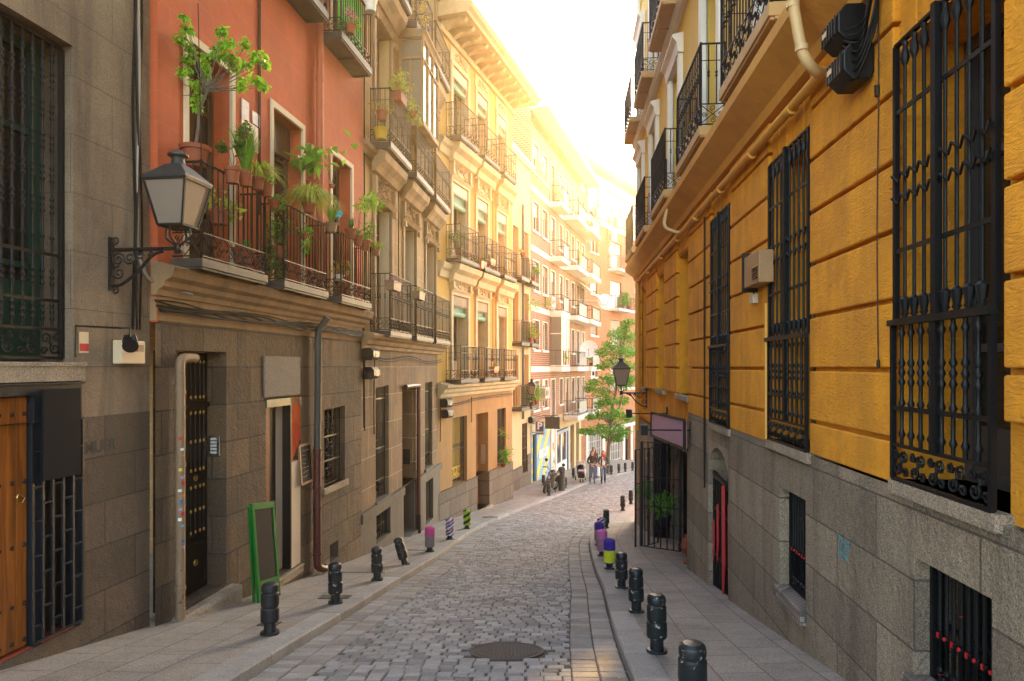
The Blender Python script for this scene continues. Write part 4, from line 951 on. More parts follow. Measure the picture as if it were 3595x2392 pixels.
# ---- 4: yellow house
Y = Fac(-9.367, .322, 1)
def yellow_house():
    f = Y; t = thing('house', f.P(25.5, -5.4), 'yellow house with cream door surrounds and a bracketed eave', 'building')
    Z0, Z1 = 21.72, 29.1
    drs = [(22.85, 24.15), (25.02, 26.1), (27.2, 28.25)]; fl = (-.4, 3.55, 7.55); tops = (2.4, 6.2, 10.1)
    ops = [(a, b, z0, z1, .4) for a, b in drs for z0, z1 in zip(fl, tops)]
    b = MB(); wall(b, f, Z0, Z1, -.62, 11.0, ops); shell(b, f, Z0, Z1, -8, 11.6, 8); b.build('wall', M['ye_wall'], t, f)
    gops = [(22.88, 24.15, -4.05, -1.73, .35), (25.0, 26.25, -5.3, -1.75, .5), (27.27, 28.3, -4.0, -1.7, .3)]
    b = MB(); wall(b, f, Z0, Z1, -4.03, -.62, gops); b.build('ground_floor', M['ye_low'], t, f)
    b = MB(); wall(b, f, Z0, Z1, -8, -4.03, [gops[1]], .05); b.build('plinth', M['ye_stone'], t, f)
    b = MB(); molding(b, f, Z0, Z1 + .03, [(0, -1.0), (.1, -1.0), (.13, -.9), (.22, -.84), (.26, -.74), (.36, -.68), (.38, -.6), (0, -.52)]); b.build('cornice', M['ye_trim'], t, f)
    for zz in (3.3, 7.3):
        b = MB(); molding(b, f, Z0, Z1 + .03, [(0, zz - .45), (.08, zz - .4), (.12, zz - .2), (.2, zz - .12), (.24, zz), (.2, zz + .06), (0, zz + .1)])
        for a, c in drs: molding(b, f, a - .35, c + .35, [(.05, zz - .5), (.2, zz - .42), (.26, zz - .22), (.42, zz - .1), (.46, zz + .08), (.2, zz + .15), (.05, zz + .15)])
        b.build('string_course', M['ye_trim'], t, f)
    for i, (a, c) in enumerate(drs):
        for k, (z0, z1) in enumerate(zip(fl, tops)):
            s = MB(); w = .16; e = .85 if k < 2 else .62
            fbox(s, f, a - w, a, z0, z1, -.03, .06); fbox(s, f, c, c + w, z0, z1, -.03, .06); fbox(s, f, a - w, c + w, z1, z1 + .12, -.03, .07); fbox(s, f, a - w, c + w, z1 + .12, z1 + e, -.03, .03)
            if k < 2:
                molding(s, f, a - .2, c + .2, [(0, z1 + .1), (.09, z1 + .1), (.14, z1 + .18), (.0, z1 + .2)])
                for Z in (a - .16, c + .03): fbox(s, f, Z, Z + .13, z1 + .2, z1 + e, .03, .14); s.lathe([(.06, -.02), (.06, .16)], f.P(Z + .065, z1 + e - .05, .12), 8, f.t); s.lathe([(.05, -.02), (.05, .15)], f.P(Z + .065, z1 + .22, .11), 8, f.t)
            sp_ = s.build('door_surround', M['ye_trim'], t, f, bev=.006)
            s = MB(); relief(s, f, a + .02, c - .02, z1 + .2, z1 + e - .04, .04); s.build('carved_relief', M['ye_trim'], sp_, smooth=True)
            o = window(t, f, a, c, z0, z1, -.33, 'cream_paint', 'glass', .08, 1, (.8,), .05, low=.6, name='french_door')
            s = MB(); fbox(s, f, c - .04, c - .006, z0, z1 - .02, -.32, -.02); s.build('folded_shutter', M['ye_trim'], o)
            # scalloped valance and rolled blind
            s = MB(); n = 9
            for j in range(n):
                Za = a + (c - a) * j / n; Zb = a + (c - a) * (j + 1) / n
                s.extrude([f.P(Za, z1 - .02, .0), f.P(Zb, z1 - .02, .0), f.P(Zb, z1 - .3, .0), f.P((Za + Zb) / 2, z1 - .42, .0), f.P(Za, z1 - .3, .0)][::-1], f.n * .012)
            s.build('valance', M['curtain'] if k == 0 else M['cream_paint'], o)
            if (i, k) != (2, 0):
                s = MB(); zc = z1 - .62 - .1 * (k == 1); s.tube([f.P(a + .05, zc, -.1), f.P(c - .05, zc, -.1)], .1, 10); fbox(s, f, a + .05, c - .05, zc, z1 - .1, -.12, -.1); s.build('roller_blind', M['shutter'], o)
            else:
                s = MB(); fbox(s, f, a + .05, a + .5, z0, z1 - .3, -.1, -.08); s.build('roller_blind', M['shutter'], o)
    for j, (Za, Zb) in enumerate(((22.35, 23.95), (24.5, 26.1), (26.6, 28.1))):
        for k, zs in enumerate((-.53, 3.45, 7.45)):
            balcony(t, f, Za, Zb, zs, .55, .1, 1.1, rail='brown_iron' if k else 'iron', sp=.115, band=.28, r=.009, curl=.26)
    # eaves with brackets
    b = MB(); molding(b, f, Z0, Z1 + .05, [(0, 10.75), (.1, 10.75), (.14, 10.9), (.0, 11.0)])
    molding(b, f, Z0 - .02, Z1 + .4, [(0, 11.14), (1.0, 11.14), (1.04, 11.22), (1.14, 11.3), (1.2, 11.42), (1.2, 11.46), (0, 11.9)])
    ev = b.build('eaves', M['ye_trim'], t, f)
    n = 12
    for i in range(n):
        Z = Z0 + .35 + (Z1 - Z0 - .6) * i / (n - 1); b = MB()
        b.extrude([f.P(Z - .09, z, d) for d, z in ((.02, 10.92), (.16, 10.86), (.3, 10.95), (.45, 11.02), (.62, 10.99), (.8, 11.03), (.88, 11.137), (.02, 11.137))], f.t * .18 * f.L); b.build('eaves_bracket', M['ye_trim'], ev)
    g = MB(); grille(g, f, 22.9, 24.13, -4.03, -1.75, -.12, 12, .012, (-2.85,), .62, ((.42, 2),), frame=.03, sides=5); g.build('window_grille', M['iron'], t)
    o = window(t, f, 22.9, 24.13, -4.03, -1.75, -.25, 'wood_dark', 'glass', .06, 1); b = MB(); fquad(b, f, 22.95, 24.1, -3.9, -1.8, -.27 + .03); b.build('curtain', mat('yellow_blind', (.6, .38, .04), .8, .1), o)
    g = MB(); grille(g, f, 27.29, 28.28, -3.98, -1.72, -.1, 9, .012, (-2.8,), .45, ((.4, 1),), frame=.03, sides=5); g.build('window_grille', M['iron'], t); window(t, f, 27.29, 28.28, -3.98, -1.72, -.22, 'wood_dark', 'glass', .06, 1)
    b = MB(); fbox(b, f, 25.02, 26.22, -5.3, -1.77, -.46, -.4)
    for Za, Zb in ((25.1, 25.58), (25.66, 26.14)):
        for za, zb in ((-5.15, -4.4), (-4.25, -3.0), (-2.85, -1.95)): fbox(b, f, Za, Zb, za, zb, -.4, -.375)
    d = b.build('door', M['wood_mid'], t, f, bev=.006); b = MB(); b.lathe([(.03, 0), (.04, .03), (.02, .06), (.001, .065)], f.P(25.6, -3.7, -.37), 10, f.n); b.build('handle', M['brass'], d, smooth=True)
    b = MB(); fbox(b, f, 24.95, 26.3, -5.6, -5.3, -.5, .2); b.build('doorstep', M['granite2'], t, bev=.02)
    b = MB(); b.hexa([f.P(z_, h, d) for h in (-3.75, -3.0) for z_, d in ((26.24, -.28), (26.24, -.12), (26.2, -.12), (26.2, -.28))]); b.build('intercom', M['steel'], t)
    return t
# ---- 5: narrow cream house, 6: brick flats beyond it
B = Fac(-9.67, .3, 1)
def cream_house():
    f = B; t = thing('house', f.P(33.5, -6), 'narrow cream house between the yellow house and the brick flats', 'building')
    Z0, Z1 = 31.0, 35.45; ops = [(34.2, 35.1, z0, z0 + 2.55, .3) for z0 in (-1.95, 1.15, 4.25)] + [(33.9, 34.75, -5.35, -2.85, .25)] + [(32.4, 33.3, z0, z0 + 2.5, .3) for z0 in (-1.95, 1.15, 4.25)]
    b = MB(); wall(b, f, Z0, Z1, -5.6, 10.2, ops); shell(b, f, Z0, Z1, -8, 10.2); b.build('wall', M['bg_wall'], t, f)
    b = MB(); fbox(b, f, Z0, 33.88, -8, -4.9, -.1, .05); fbox(b, f, 34.77, Z1, -8, -4.5, -.1, .05); fbox(b, f, 33.88, 34.77, -8, -5.37, -.1, .05); b.build('plinth', M['ye_stone'], t, f)
    b = MB(); molding(b, f, Z0, Z1 + .05, [(0, 10.1), (.1, 10.1), (.25, 10.25), (.25, 10.35), (0, 10.45)]); b.build('parapet', M['white_trim'], t, f)
    for Z in (34.2, 32.4):
        for z0 in (-1.95, 1.15, 4.25):
            a, c = Z, Z + .9
            window(t, f, a, c, z0, z0 + 2.5, -.22, 'wood_mid', 'glass', .08, 1, (.75,), .05, name='french_door')
            balcony(t, f, a - .22, c + .25, z0 - .14, .5, .12, 1.05, rail='brown_iron', knob=False, sp=.13, band=.03)
    g = MB(); grille(g, f, 33.92, 34.73, -5.33, -2.87, .01, 8, .012, (-3.5, -4.1, -4.7), 0, (), frame=.03, sides=4); g.build('window_grille', M['brown_iron'], t); window(t, f, 33.92, 34.73, -5.33, -2.87, -.15, 'wood_dark', 'glass', .05, 1)
    b = MB(); b.tube([f.P(33.75, 8, .1), f.P(33.75, -2.6, .1)], .06, 8); b.build('drainpipe', M['pipe_grey'], t, smooth=True)
    return t
def simple_rail(mb, f, Za, Zb, df, z0, h=.95, panels=True):
    up = Vector((0, 0, 1)); cs = [f.P(Za, z0, 0), f.P(Za, z0, df), f.P(Zb, z0, df), f.P(Zb, z0, 0)]
    for a, b in zip(cs, cs[1:]):
        u = b - a; L = u.length; mb.bar(a + up * h, b + up * h, .05, .03); mb.bar(a + up * .08, b + up * .08, .03, .03); n = max(2, round(L / .3))
        for i in range(n + 1): mb.bar(a + u * i / n, a + u * i / n + up * h, .022)
def brick_flats():
    f = B; t = thing('apartment_block', f.P(43, -6.8), 'red brick block of flats with white bands and stacked white balconies', 'building')
    Z0, Z1 = 35.5, 51.2; bands = (-.02, 3.2, 6.35, 9.5)
    cols = [(35.9, 37.1), (37.85, 39.0), (39.75, 40.75), (41.9, 42.8), (43.6, 44.5), (45.4, 46.3), (47.1, 48.0), (48.9, 49.8)]
    ops = []; tall = (2, 4, 6)
    for i, (a, c) in enumerate(cols):
        for z in bands + (12.6,): ops.append((a, c, z - 2.95 if i in tall else z - 2.3, z - .75, .28))
    ops.append((35.6, 39.55, -6.8, -3.6, 1.2)); ops += [(40.9, 44.4, -6.9, -3.9, .2), (45.2, 46.4, -7.6, -3.9, .3), (47, 48, -7.6, -3.9, .3), (48.8, 50.6, -7.6, -3.9, .3)]
    b = MB(); wall(b, f, Z0, Z1, -2.95, 12.7, ops); shell(b, f, Z0, Z1, -9, 13.5, 9); b.build('wall', M['br_brick'], t, f)
    b = MB(); wall(b, f, Z0, Z1, -9, -2.95, ops, -.02); b.build('ground_floor', M['bg_wall'], t, f)
    for z in bands:
        b = MB(); fbox(b, f, Z0, 41.0, z - .28, z + .02, -.05, .03); fbox(b, f, 41.0, Z1, z - .26, z, -.05, .028); b.build('band', M['white_trim'], t)
    for i, (a, c) in enumerate(cols):
        for z in bands + (12.6,):
            lo = z - 2.95 if i in tall else z - 2.3
            s = MB(); fbox(s, f, a - .06, a, lo - .06, z - .69, -.2, .03); fbox(s, f, c, c + .06, lo - .06, z - .69, -.2, .03); fbox(s, f, a, c, z - .75, z - .69, -.2, .03); fbox(s, f, a - .1, c + .1, lo - .12, lo, -.25, .08)
            s.build('window_surround', M['white_trim'], t)
            w = window(t, f, a, c, lo, z - .75, -.16, 'white_trim', RN.choice(('glass', 'glass2', 'glass')), .07, 1, (), .04)
            if RN.random() < .6:
                s = MB(); hh = RN.uniform(.2, 1.0); fbox(s, f, a + .02, c - .02, z - .77 - hh, z - .76, -.15, -.12); s.build('roller_blind', M['white_trim'] if RN.random() < .7 else M['curtain'], w)
    for (Za, Zb, p) in ((39.5, 41.6, .75), (43.0, 46.4, .95), (46.7, 50.3, 1.15)):
        for z in (-3.12,) + bands:
            if z < -3 and Za < 40: continue
            s = MB(); fbox(s, f, Za, Zb, z - .28, z, .03, p); o = s.build('balcony', M['white_trim'], t, bev=.02)
            r = MB(); simple_rail(r, f, Za + .05, Zb - .05, p - .05, z); r.build('railing', M['brown_iron'], o)
            r = MB(); fbox(r, f, Za + .9, Zb - .08, z + .12, z + .86, p - .1, p - .085); r.build('screen', M['white_trim'], o)
    b = MB(); molding(b, f, Z0, Z1 + .3, [(0, 13.4), (.9, 13.5), (.95, 13.7), (0, 14.4)]); b.build('eaves', M['white_trim'], t)
    # glazed gallery under the third band
    b = MB(); fr = []
    for Z in (39.55, 40.2, 40.9, 41.55): b.bar(f.P(Z, .02, .7), f.P(Z, 2.9, .7), .06)
    for z in (.05, 1.9, 2.9): b.bar(f.P(39.55, z, .7), f.P(41.55, z, .7), .06); b.bar(f.P(39.55, z, .02), f.P(39.55, z, .7), .06)
    o = b.build('glazed_gallery', M['white_trim'], t); g = MB(); fbox(g, f, 39.57, 41.53, .05, 2.9, .67, .68); g.hexa([f.P(Z, z, d) for z in (.05, 2.9) for Z, d in ((39.57, .04), (39.57, .66), (39.58, .66), (39.58, .04))]); g.build('pane', M['glass2'], o)
    # ground floor: garage mouth striped blue and yellow, graffiti pillar, blue shop
    b = MB(); b.use(M['blue'])
    Za, Zb, za, zb = 36.55, 39.5, -6.9, -3.1; dq = .035
    fbox(b, f, Za, Zb, za, zb, -.1, dq); fbox(b, f, Z0, 35.72, za, zb, -.1, dq)
    b.use(M['yellow']); sl = .8
    for k in range(5):
        z0 = za - .7 + k * 1.35; A = [(Za, z0), (Zb, z0 + 2.6), (Zb, z0 + 3.2), (Za, z0 + .6)]
        # clip to the panel
        poly = []
        for j in range(4):
            p, q = A[j], A[(j + 1) % 4]
            for bound, s_ in ((zb, 1),):
                pass
            poly.append(p)
        def clip(P, lim, sgn):
            o = []
            for j in range(len(P)):
                p, q = P[j], P[(j + 1) % len(P)]; ip, iq = sgn * (lim - p[1]) >= 0, sgn * (lim - q[1]) >= 0
                if ip: o.append(p)
                if ip != iq:
                    u = (lim - p[1]) / (q[1] - p[1]); o.append((p[0] + (q[0] - p[0]) * u, lim))
            return o
        poly = clip(clip(poly, zb, 1), za, -1)
        if len(poly) > 2: b.extrude([f.P(Z, z, dq + .001) for Z, z in poly][::-1], f.n * .004)
    for k in range(7): fbox(b, f, Z0 + .02, 35.7, za + .2 + k * .55, za + .45 + k * .55, dq, dq + .004)
    b.build('painted_garage_wall', None, t)
    b = MB(); fbox(b, f, 35.75, 36.5, -6.9, -3.9, -1.0, -.6); b.build('garage_door', M['black'], t)
    s = MB(); fbox(s, f, 37.0, 38.9, -5.0, -4.55, dq + .01, dq + .03); n = s.build('notice_board', M['white'], t)
    for i, tx in enumerate(('USO VEHICULOS', 'SOLO RESIDENTES', '24 H')): text_mesh(tx, .11, .001, M['brown_iron'], 'lettering', n, frame_on(f, 37.95, -4.65 - i * .13, dq + .032))
    b = MB(); fbox(b, f, 39.55, 39.75, -7, -3.2, -.1, .1); fbox(b, f, 40.65, 40.85, -7, -3.2, -.1, .1); fbox(b, f, 39.75, 40.65, -7, -3.2, -.1, .02); p = b.build('pillar', M['white_trim'], t)
    b = MB()
    for k in range(16):
        c = f.P(RN.uniform(39.85, 40.55), RN.uniform(-6.1, -5.0), .024); pts = [c]
        for _ in range(4): pts.append(pts[-1] + f.t * RN.uniform(-.05, .12) + Vector((0, 0, RN.uniform(-.1, .1))))
        b.tube(curve_pts(pts, 3), .012, 4)
    b.build('graffiti', M['black'], p); b = MB(); fbox(b, f, 39.85, 40.4, -4.9, -4.5, .022, .026); b.build('poster', M['curtain'], p)
    b = MB()
    for Za, Zb, za, zb in ((40.9, 41.15, -6.9, -3.95), (44.15, 44.4, -6.9, -3.95), (41.15, 44.15, -4.15, -3.95)): fbox(b, f, Za, Zb, za, zb, -.15, .06)
    o = b.build('shop_front', M['blue2'], t); g = MB(); fbox(g, f, 41.3, 44.1, -5.9, -4.2, -.1, -.08); g.build('pane', M['glass'], o); g = MB()
    for Za, Zb, za, zb in ((41.15, 41.32, -6.9, -4.15), (42.5, 42.75, -6.9, -4.15), (43.95, 44.15, -6.9, -4.15), (41.32, 43.95, -6.9, -5.95)): fbox(g, f, Za, Zb, za, zb, -.07, -.02)
    g.build('shop_window_frame', M['white'], o)
    for Za, Zb, m_ in ((45.25, 46.35, 'redbrown'), (47.05, 47.95, 'wood_dark'), (48.85, 50.55, 'brown_iron')): window(t, f, Za, Zb, -7.6, -3.95, -.2, m_, 'glass', .1, 1, (.7,), .05, low=1.1, name='door')
    return t
def brick_bits():
    f = B
    # blade signs over the garage
    Z = 35.75; w = 1.35; c = f.P(Z, -3.75, .2); a = f.n
    t = thing('parking_sign', c, 'blue parking sign with a white letter P by the garage', 'sign')
    b = MB(); zt, zb_ = -2.86, -3.56
    A = lambda x, z, y: f.P(Z, z, 0) + a * x + f.t * y
    x0, x1 = .18, .66
    b.hexa([A(x0, zb_, -.05), A(x1, zb_, -.05), A(x1, zb_, .05), A(x0, zb_, .05), A(x0, zt, -.05), A(x1, zt, -.05), A(x1, zt, .05), A(x0, zt, .05)]); b.build('sign_face', M['signblue'], t, bev=.01)
    uz = -f.t; m = Matrix((a, Vector((0, 0, 1)), uz)).transposed().to_4x4(); m.translation = A((x0 + x1) / 2, -3.12, -.055); text_mesh('P', .52, .003, M['white'], 'lettering', t, m, .02)
    m = m.copy(); m.translation = A((x0 + x1) / 2, -3.44, -.055); text_mesh('PUBLICO', .115, .003, M['white'], 'lettering', t, m, .004)
    b = MB()
    for (xa, xb, za, zb2) in ((x0 + .02, x1 - .02, zt - .03, zt - .015), (x0 + .02, x1 - .02, zb_ + .015, zb_ + .03), (x0 + .02, x0 + .035, zb_ + .03, zt - .03), (x1 - .035, x1 - .02, zb_ + .03, zt - .03)):
        b.hexa([A(x, z, y) for z in (za, zb2) for x, y in ((xa, -.054), (xb, -.054), (xb, -.051), (xa, -.051))])
    b.build('border', M['white'], t)
    b = MB()
    for z in (-3.0, -3.45): b.tube([A(0, z, 0), A(x0, z, 0)], .02, 6)
    b.build('bracket', M['iron'], t)
    Z = 37.8; t = thing('shop_sign', f.P(Z, -2.9, .9), 'blank dark brown blade sign above the graffiti pillar', 'sign'); A2 = lambda x, z, y: f.P(Z, z, 0) + a * x + f.t * y
    b = MB(); b.hexa([A2(x, z, y) for z in (-3.44, -2.78) for x, y in ((.18, -.06), (1.0, -.06), (1.0, .06), (.18, .06))]); b.build('sign_face', mat('brown_sign', (.03, .022, .018), .5), t, bev=.01)
    b = MB(); b.tube([A2(0, -2.72, 0), A2(.95, -2.72, 0)], .02, 6); b.tube([A2(.5, -2.72, 0), A2(.5, -2.8, 0)], .015, 5); b.build('bracket', M['iron'], t)

# ---- 7: far brick block closing the view
Q = Fac(5.6 - .6 * 50.8, .6, 1)
def far_block():
    f = Q; t = thing('apartment_block', f.P(56, -7.4), 'orange brick block with a cream top storey closing the end of the street', 'building')
    Z0, Z1 = 49.8, 72; L = f.L
    fl = (7.75, 4.6, 1.45, -1.7, -4.85)
    cols = [(51.3, 52.4), (54.6, 56.6), (59.2, 60.3), (62, 64)]
    ops = []
    for z in fl[:-1]:
        for i, (a, c) in enumerate(cols): ops.append((a, c, z + (.05 if i % 2 else .9), z + 2.3, .3))
    ops += [(50.4, 53.2, 11.4, 14.0, .3), (54.0, 57.0, 11.4, 14.0, .3), (57.7, 60.5, 11.4, 14, .3)]
    gops = [(50.9, 53.0, -8.5, -5.1, .3), (54.4, 56.6, -8.5, -5.1, .3), (57.2, 58.2, -8.5, -5.2, .3)]
    b = MB(); wall(b, f, Z0, Z1, -4.85, 11.1, ops); b.build('wall', M['fb_brick'], t, f)
    b = MB(); wall(b, f, Z0, Z1, 11.1, 14.9, ops); shell(b, f, Z0, Z1, -9, 14.9, 9); b.build('top_storey', M['white_trim'], t, f)
    b = MB(); wall(b, f, Z0, Z1, -9.5, -4.85, gops, .02); b.build('ground_floor', M['fb_brick'], t, f)
    b = MB(); fbox(b, f, Z0, Z1, 10.9, 11.2, -.1, .08); fbox(b, f, Z0, Z1, -5.05, -4.8, -.1, .07); b.build('band', M['white_trim'], t)
    for a, c in ((50.5, 50.8), (53.1, 53.5), (54.05, 54.35), (56.7, 57.1), (58.3, 58.6)):
        b = MB(); fbox(b, f, a, c, -9.3, -5.05, -.05, .1); b.build('pilaster', M['white_trim'], t)
    for a, c, z0, z1, _ in gops[:2]:
        g = MB(); grille(g, f, a, c, -7.6, z1, -.05, 7, .03, (-6.9, -6.3, -5.7), 0, (), frame=.08, sides=4); g.build('window_grille', M['white_trim'], t); window(t, f, a, c, -7.6, z1, -.2, 'wood_dark', 'glass2', .08, 1)
        b = MB(); fbox(b, f, a, c, -9.3, -7.62, -.25, .0); b.build('low_wall', M['fb_brick'], t, f)
    window(t, f, 57.2, 58.2, -8.5, -5.2, -.2, 'iron', 'glass', .1, 1, name='door')
    for z in fl[:-1]:
        for i, (a, c) in enumerate(cols):
            o = window(t, f, a, c, z + (.05 if i % 2 else .9), z + 2.3, -.18, 'white_trim', 'glass2' if i % 2 else 'glass', .1, 2 if i % 2 else 1)
            s = MB(); hh = RN.uniform(.3, 1.3); fbox(s, f, a + .05, c - .05, z + 2.3 - hh, z + 2.28, -.17, -.13); s.build('roller_blind', M['curtain'] if z < 3 else M['white_trim'], o)
            if i % 2:
                s = MB(); fbox(s, f, a - .5, c + .5, z - .2, z, .02, 1.0); o = s.build('balcony', M['white_trim'], t, bev=.02); r = MB(); simple_rail(r, f, a - .45, c + .45, .95, z, 1.0); r.build('railing', M['brown_iron'], o)
            else:
                s = MB(); fbox(s, f, a - .1, c + .1, z + .78, z + .9, -.2, .1); s.build('sill', M['white_trim'], t)
    for a, c in ((50.4, 53.2), (54.0, 57.0), (57.7, 60.5)):
        window(t, f, a, c, 11.4, 14, -.2, 'white_trim', 'glass2', .12, 2, (.7,)); r = MB(); simple_rail(r, f, a - .1, c + .1, .25, 11.25, 1.0); r.build('railing', M['brown_iron'], t)
    b = MB(); molding(b, f, Z0, Z1, [(0, 14.7), (.6, 14.8), (.7, 15.1), (.5, 15.3), (-2.8, 17.0), (-2.8, 14.9)]); b.build('roof', M['roof'], t, f)
    for Z in (51.5, 55.3, 58.8):
        b = MB(); fbox(b, f, Z, Z + 1.3, 15.3, 16.6, -1.6, -.2); molding(b, f, Z - .15, Z + 1.45, [(.0, 16.6), (.05, 16.7), (-2.0, 17.1), (-2.0, 16.6)]); b.build('dormer', M['white_trim'], t)
        g = MB(); fbox(g, f, Z + .2, Z + 1.1, 15.5, 16.4, -.19, -.17); g.build('window', M['glass2'], t)
    return t
# ---- 8: ochre house on the right
R_ = Fac(2.28, .077, -1)
GRV = (-.82, -.506, -.026, .456, .935, 1.41, 1.89, 2.36, 2.72)
def ochre_house():
    f = R_; t = thing('house', f.P(10, -3.4), 'ochre yellow rusticated house on a granite base with tall iron window grilles', 'building')
    Z0, Z1 = 1.0, 21.9
    wins = [(3.56, 4.68, -.77, 2.2), (6.31, 7.56, -.8, 2.23), (9.34, 10.55, -.86, 2.25), (12.53, 13.8, -.55, 2.2), (15.6, 16.9, -.55, 2.2), (19.0, 20.2, -.6, 2.2)]
    ops = [(a, b, c, d, .5) for a, b, c, d in wins]
    ops2 = [(9.45, 10.75, -4, -1.15, .45), (12.62, 17.8, -4.8, -1.62, .9), (3.62, 4.43, -2.02, -1.235, .32), (6.42, 7.2, -2.32, -1.26, .32), (18.6, 19.3, -4.7, -2.6, .4)]
    sh = [(Z0, 12.5, -.82), (12.5, Z1, -1.55)]
    b = MB(); wall(b, f, 12.5, Z1, -1.55, 2.75, ops + ops2, -.045); wall(b, f, Z0, 12.5, -.82, 2.75, ops + ops2, -.045); shell(b, f, Z0, Z1, -7, 16, 8, -.045); b.build('wall', M['rt_wall'], t, f)
    b = MB(); wall(b, f, Z0, 12.5, -7, -.82, ops2 + ops, .012); wall(b, f, 12.5, Z1, -7, -1.55, ops2 + ops, .012)
    c = []
    b.build('granite_base', M['granite'], t, f)
    # segmental arch over the small door
    b = MB(); za, zs = -1.15, -1.62; Za, Zb = 9.45, 10.75
    for sg in (0, 1):
        P = [((Za, Zb)[sg], zs - .05), ((Za, Zb)[sg], za)]
        n = 8; arc = []
        for i in range(n + 1):
            u = i / n; ang = PI * (1 - u) if not sg else PI * u
            arc.append(((Za + Zb) / 2 + (Zb - Za) / 2 * math.cos(ang) * (1 - 0), zs + (za - .06 - zs) * math.sin(ang)))
        arc = arc[:n // 2 + 1]
        poly = [P[1]] + [((Za + Zb) / 2, za)] + arc[::-1]
        q = [f.P(Z, z, .01) for Z, z in poly]; b.extrude(q, -f.n * .4)
    b.build('door_arch', M['granite2'], t, f)
    # rusticated blocks
    piers = [(Z0, 3.5, -.3), (4.7, 6.3, -.82), (7.57, 9.33, -.86), (10.57, 12.5, -.86), (13.82, 15.58, -.55), (16.92, 18.98, -.6), (20.22, 21.9, -1.5)]
    b = MB()
    for a, c, lo in piers:
        ed = [lo] + [g for g in GRV if g > lo + .15]
        if lo < -1: ed = [-1.5, -.98] + list(GRV[1:])
        for z0, z1 in zip(ed, ed[1:]): fbox(b, f, a, c, z0 + .018, z1 - .018, -.05, .03 if a < 3 else .018)
    b.build('rusticated_block', M['rt_wall'], t, f, bev=.012)
    # slab jointed lintels above the windows
    b = MB()
    for a, c, lo, hi in wins:
        n = 5
        for i in range(n): fbox(b, f, a + (c - a) * i / n + .012, a + (c - a) * (i + 1) / n - .012, hi + .04, 2.7, -.05, -.02)
    b.build('lintel', M['rt_wall'], t, f, bev=.006)
    # cornice
    b = MB(); molding(b, f, Z0, Z1 + .05, [(-.05, 2.72), (.05, 2.74), (.07, 2.85), (.27, 3.0), (.33, 3.05), (.34, 3.16), (-.05, 3.28)]); b.build('cornice', mat('cornice_ochre', (.66, .33, .06), .8, .15, 1.5, .15, 40, streak=.3, streakcol=(.3, .16, .05)), t, f)
    # upper wall with balconies
    cen = [3.9, 7.42, 10.73, 14.22, 17.6, 20.6]; fl = (3.44, 7.2, 10.9)
    uo = [(c - .55, c + .55, z, z + 2.7, .35) for c in cen for z in fl]
    b = MB(); wall(b, f, Z0, Z1, 2.75, 16, uo, -.06); b.build('upper_wall', M['rt_up'], t, f)
    for i, c in enumerate(cen):
        for k, z in enumerate(fl):
            s = MB(); fbox(s, f, c - .75, c - .55, z, z + 2.75, -.1, .03); fbox(s, f, c + .55, c + .75, z, z + 2.75, -.1, .03); molding(s, f, c - .8, c + .8, [(-.06, z + 2.75), (.05, z + 2.75), (.08, z + 2.95), (.16, z + 3.05), (.16, z + 3.1), (-.06, z + 3.15)]); s.build('door_surround', M['white_trim'], t, bev=.006)
            window(t, f, c - .55, c + .55, z, z + 2.7, -.3, 'cream_paint', 'glass', .08, 1, (.78,), .05, low=.6, name='french_door')
            if k < 2:
                Zc = (c - 1.03, c + 1.05)
                if k == 1 and i < 2: continue
                balcony(t, f, Zc[0], Zc[1], z - .14, .36 if k == 0 else .4, .13, 1.18, slab='or_slab', rail='brown_iron', sp=.125, band=.3, curl=.3, r=.01)
    for z in (6.95,):
        b = MB(); molding(b, f, Z0, Z1 + .04, [(-.06, z), (.05, z), (.12, z + .1), (.12, z + .16), (-.06, z + .2)]); b.build('string_course', M['white_trim'], t, f)
    # window grilles, sashes behind them
    for i, (a, c, lo, hi) in enumerate(wins):
        z1 = .285
        if i < 3:
            g = MB(); d = .035
            grille(g, f, a + .02, c - .02, lo + .01, z1, d, 9, .0125, (-.3,) if i else (-.28,), .23, ((.1, 1), (.35, 1), (.6, 3), (.92, 1)), 1.9, 8, frame=.03)
            grille(g, f, a + .02, c - .02, z1 + .03, hi - .02, d - .02, 9, .0115, (.78, 1.72), 0, ((.985, 1),), 1.8, 8, ((1.27, .025), (1.12, .025)), frame=.032)
            n = 9
            for k in range(1, n):
                Z = a + .02 + (c - a - .04) * k / n; p = f.P(Z, z1 + .03, d - .02); g.lathe([(.012, 0), (.03, .1), (.034, .13), (.012, .15)], p, 8); spiral(g, p + f.t * .025 + Vector((0, 0, .03)), f.t, Vector((0, 0, 1)), .02, 0, 1.2, .006, 8, 5); spiral(g, p - f.t * .025 + Vector((0, 0, .03)), -f.t, Vector((0, 0, 1)), .02, 0, 1.2, .006, 8, 5)
                g.lathe([(.012, 0), (.03, .05), (.022, .1), (.012, .14)], f.P(Z, hi - .2, d - .02), 8)
            g.bar(f.P(a, z1 + .01, d + .01), f.P(c, z1 + .01, d + .01), .05, .04)
            g.bar(f.P((a + c) / 2, lo + .24, d), f.P((a + c) / 2, hi, d), .045, .045)
            g.build('window_grille', M['iron'], t, smooth=True)
        else:
            g = MB(); grille(g, f, a + .02, c - .02, lo + .01, .75, -.4, 9, .012, (-.1,), .22, ((.5, 2),), frame=.03); g.build('window_grille', M['iron'], t)
        o = window(t, f, a, c, lo, hi, -.44, 'wood_mid' if i else 'dark_sash', 'glass', .09, 1, (.3, .72), .06, low=.38)
        if i < 2:
            s = MB(); fquad(s, f, a + .1, (a + c) / 2 - .05, lo + .4, hi - .9, -.462); s.build('curtain', M['curtain'], o)
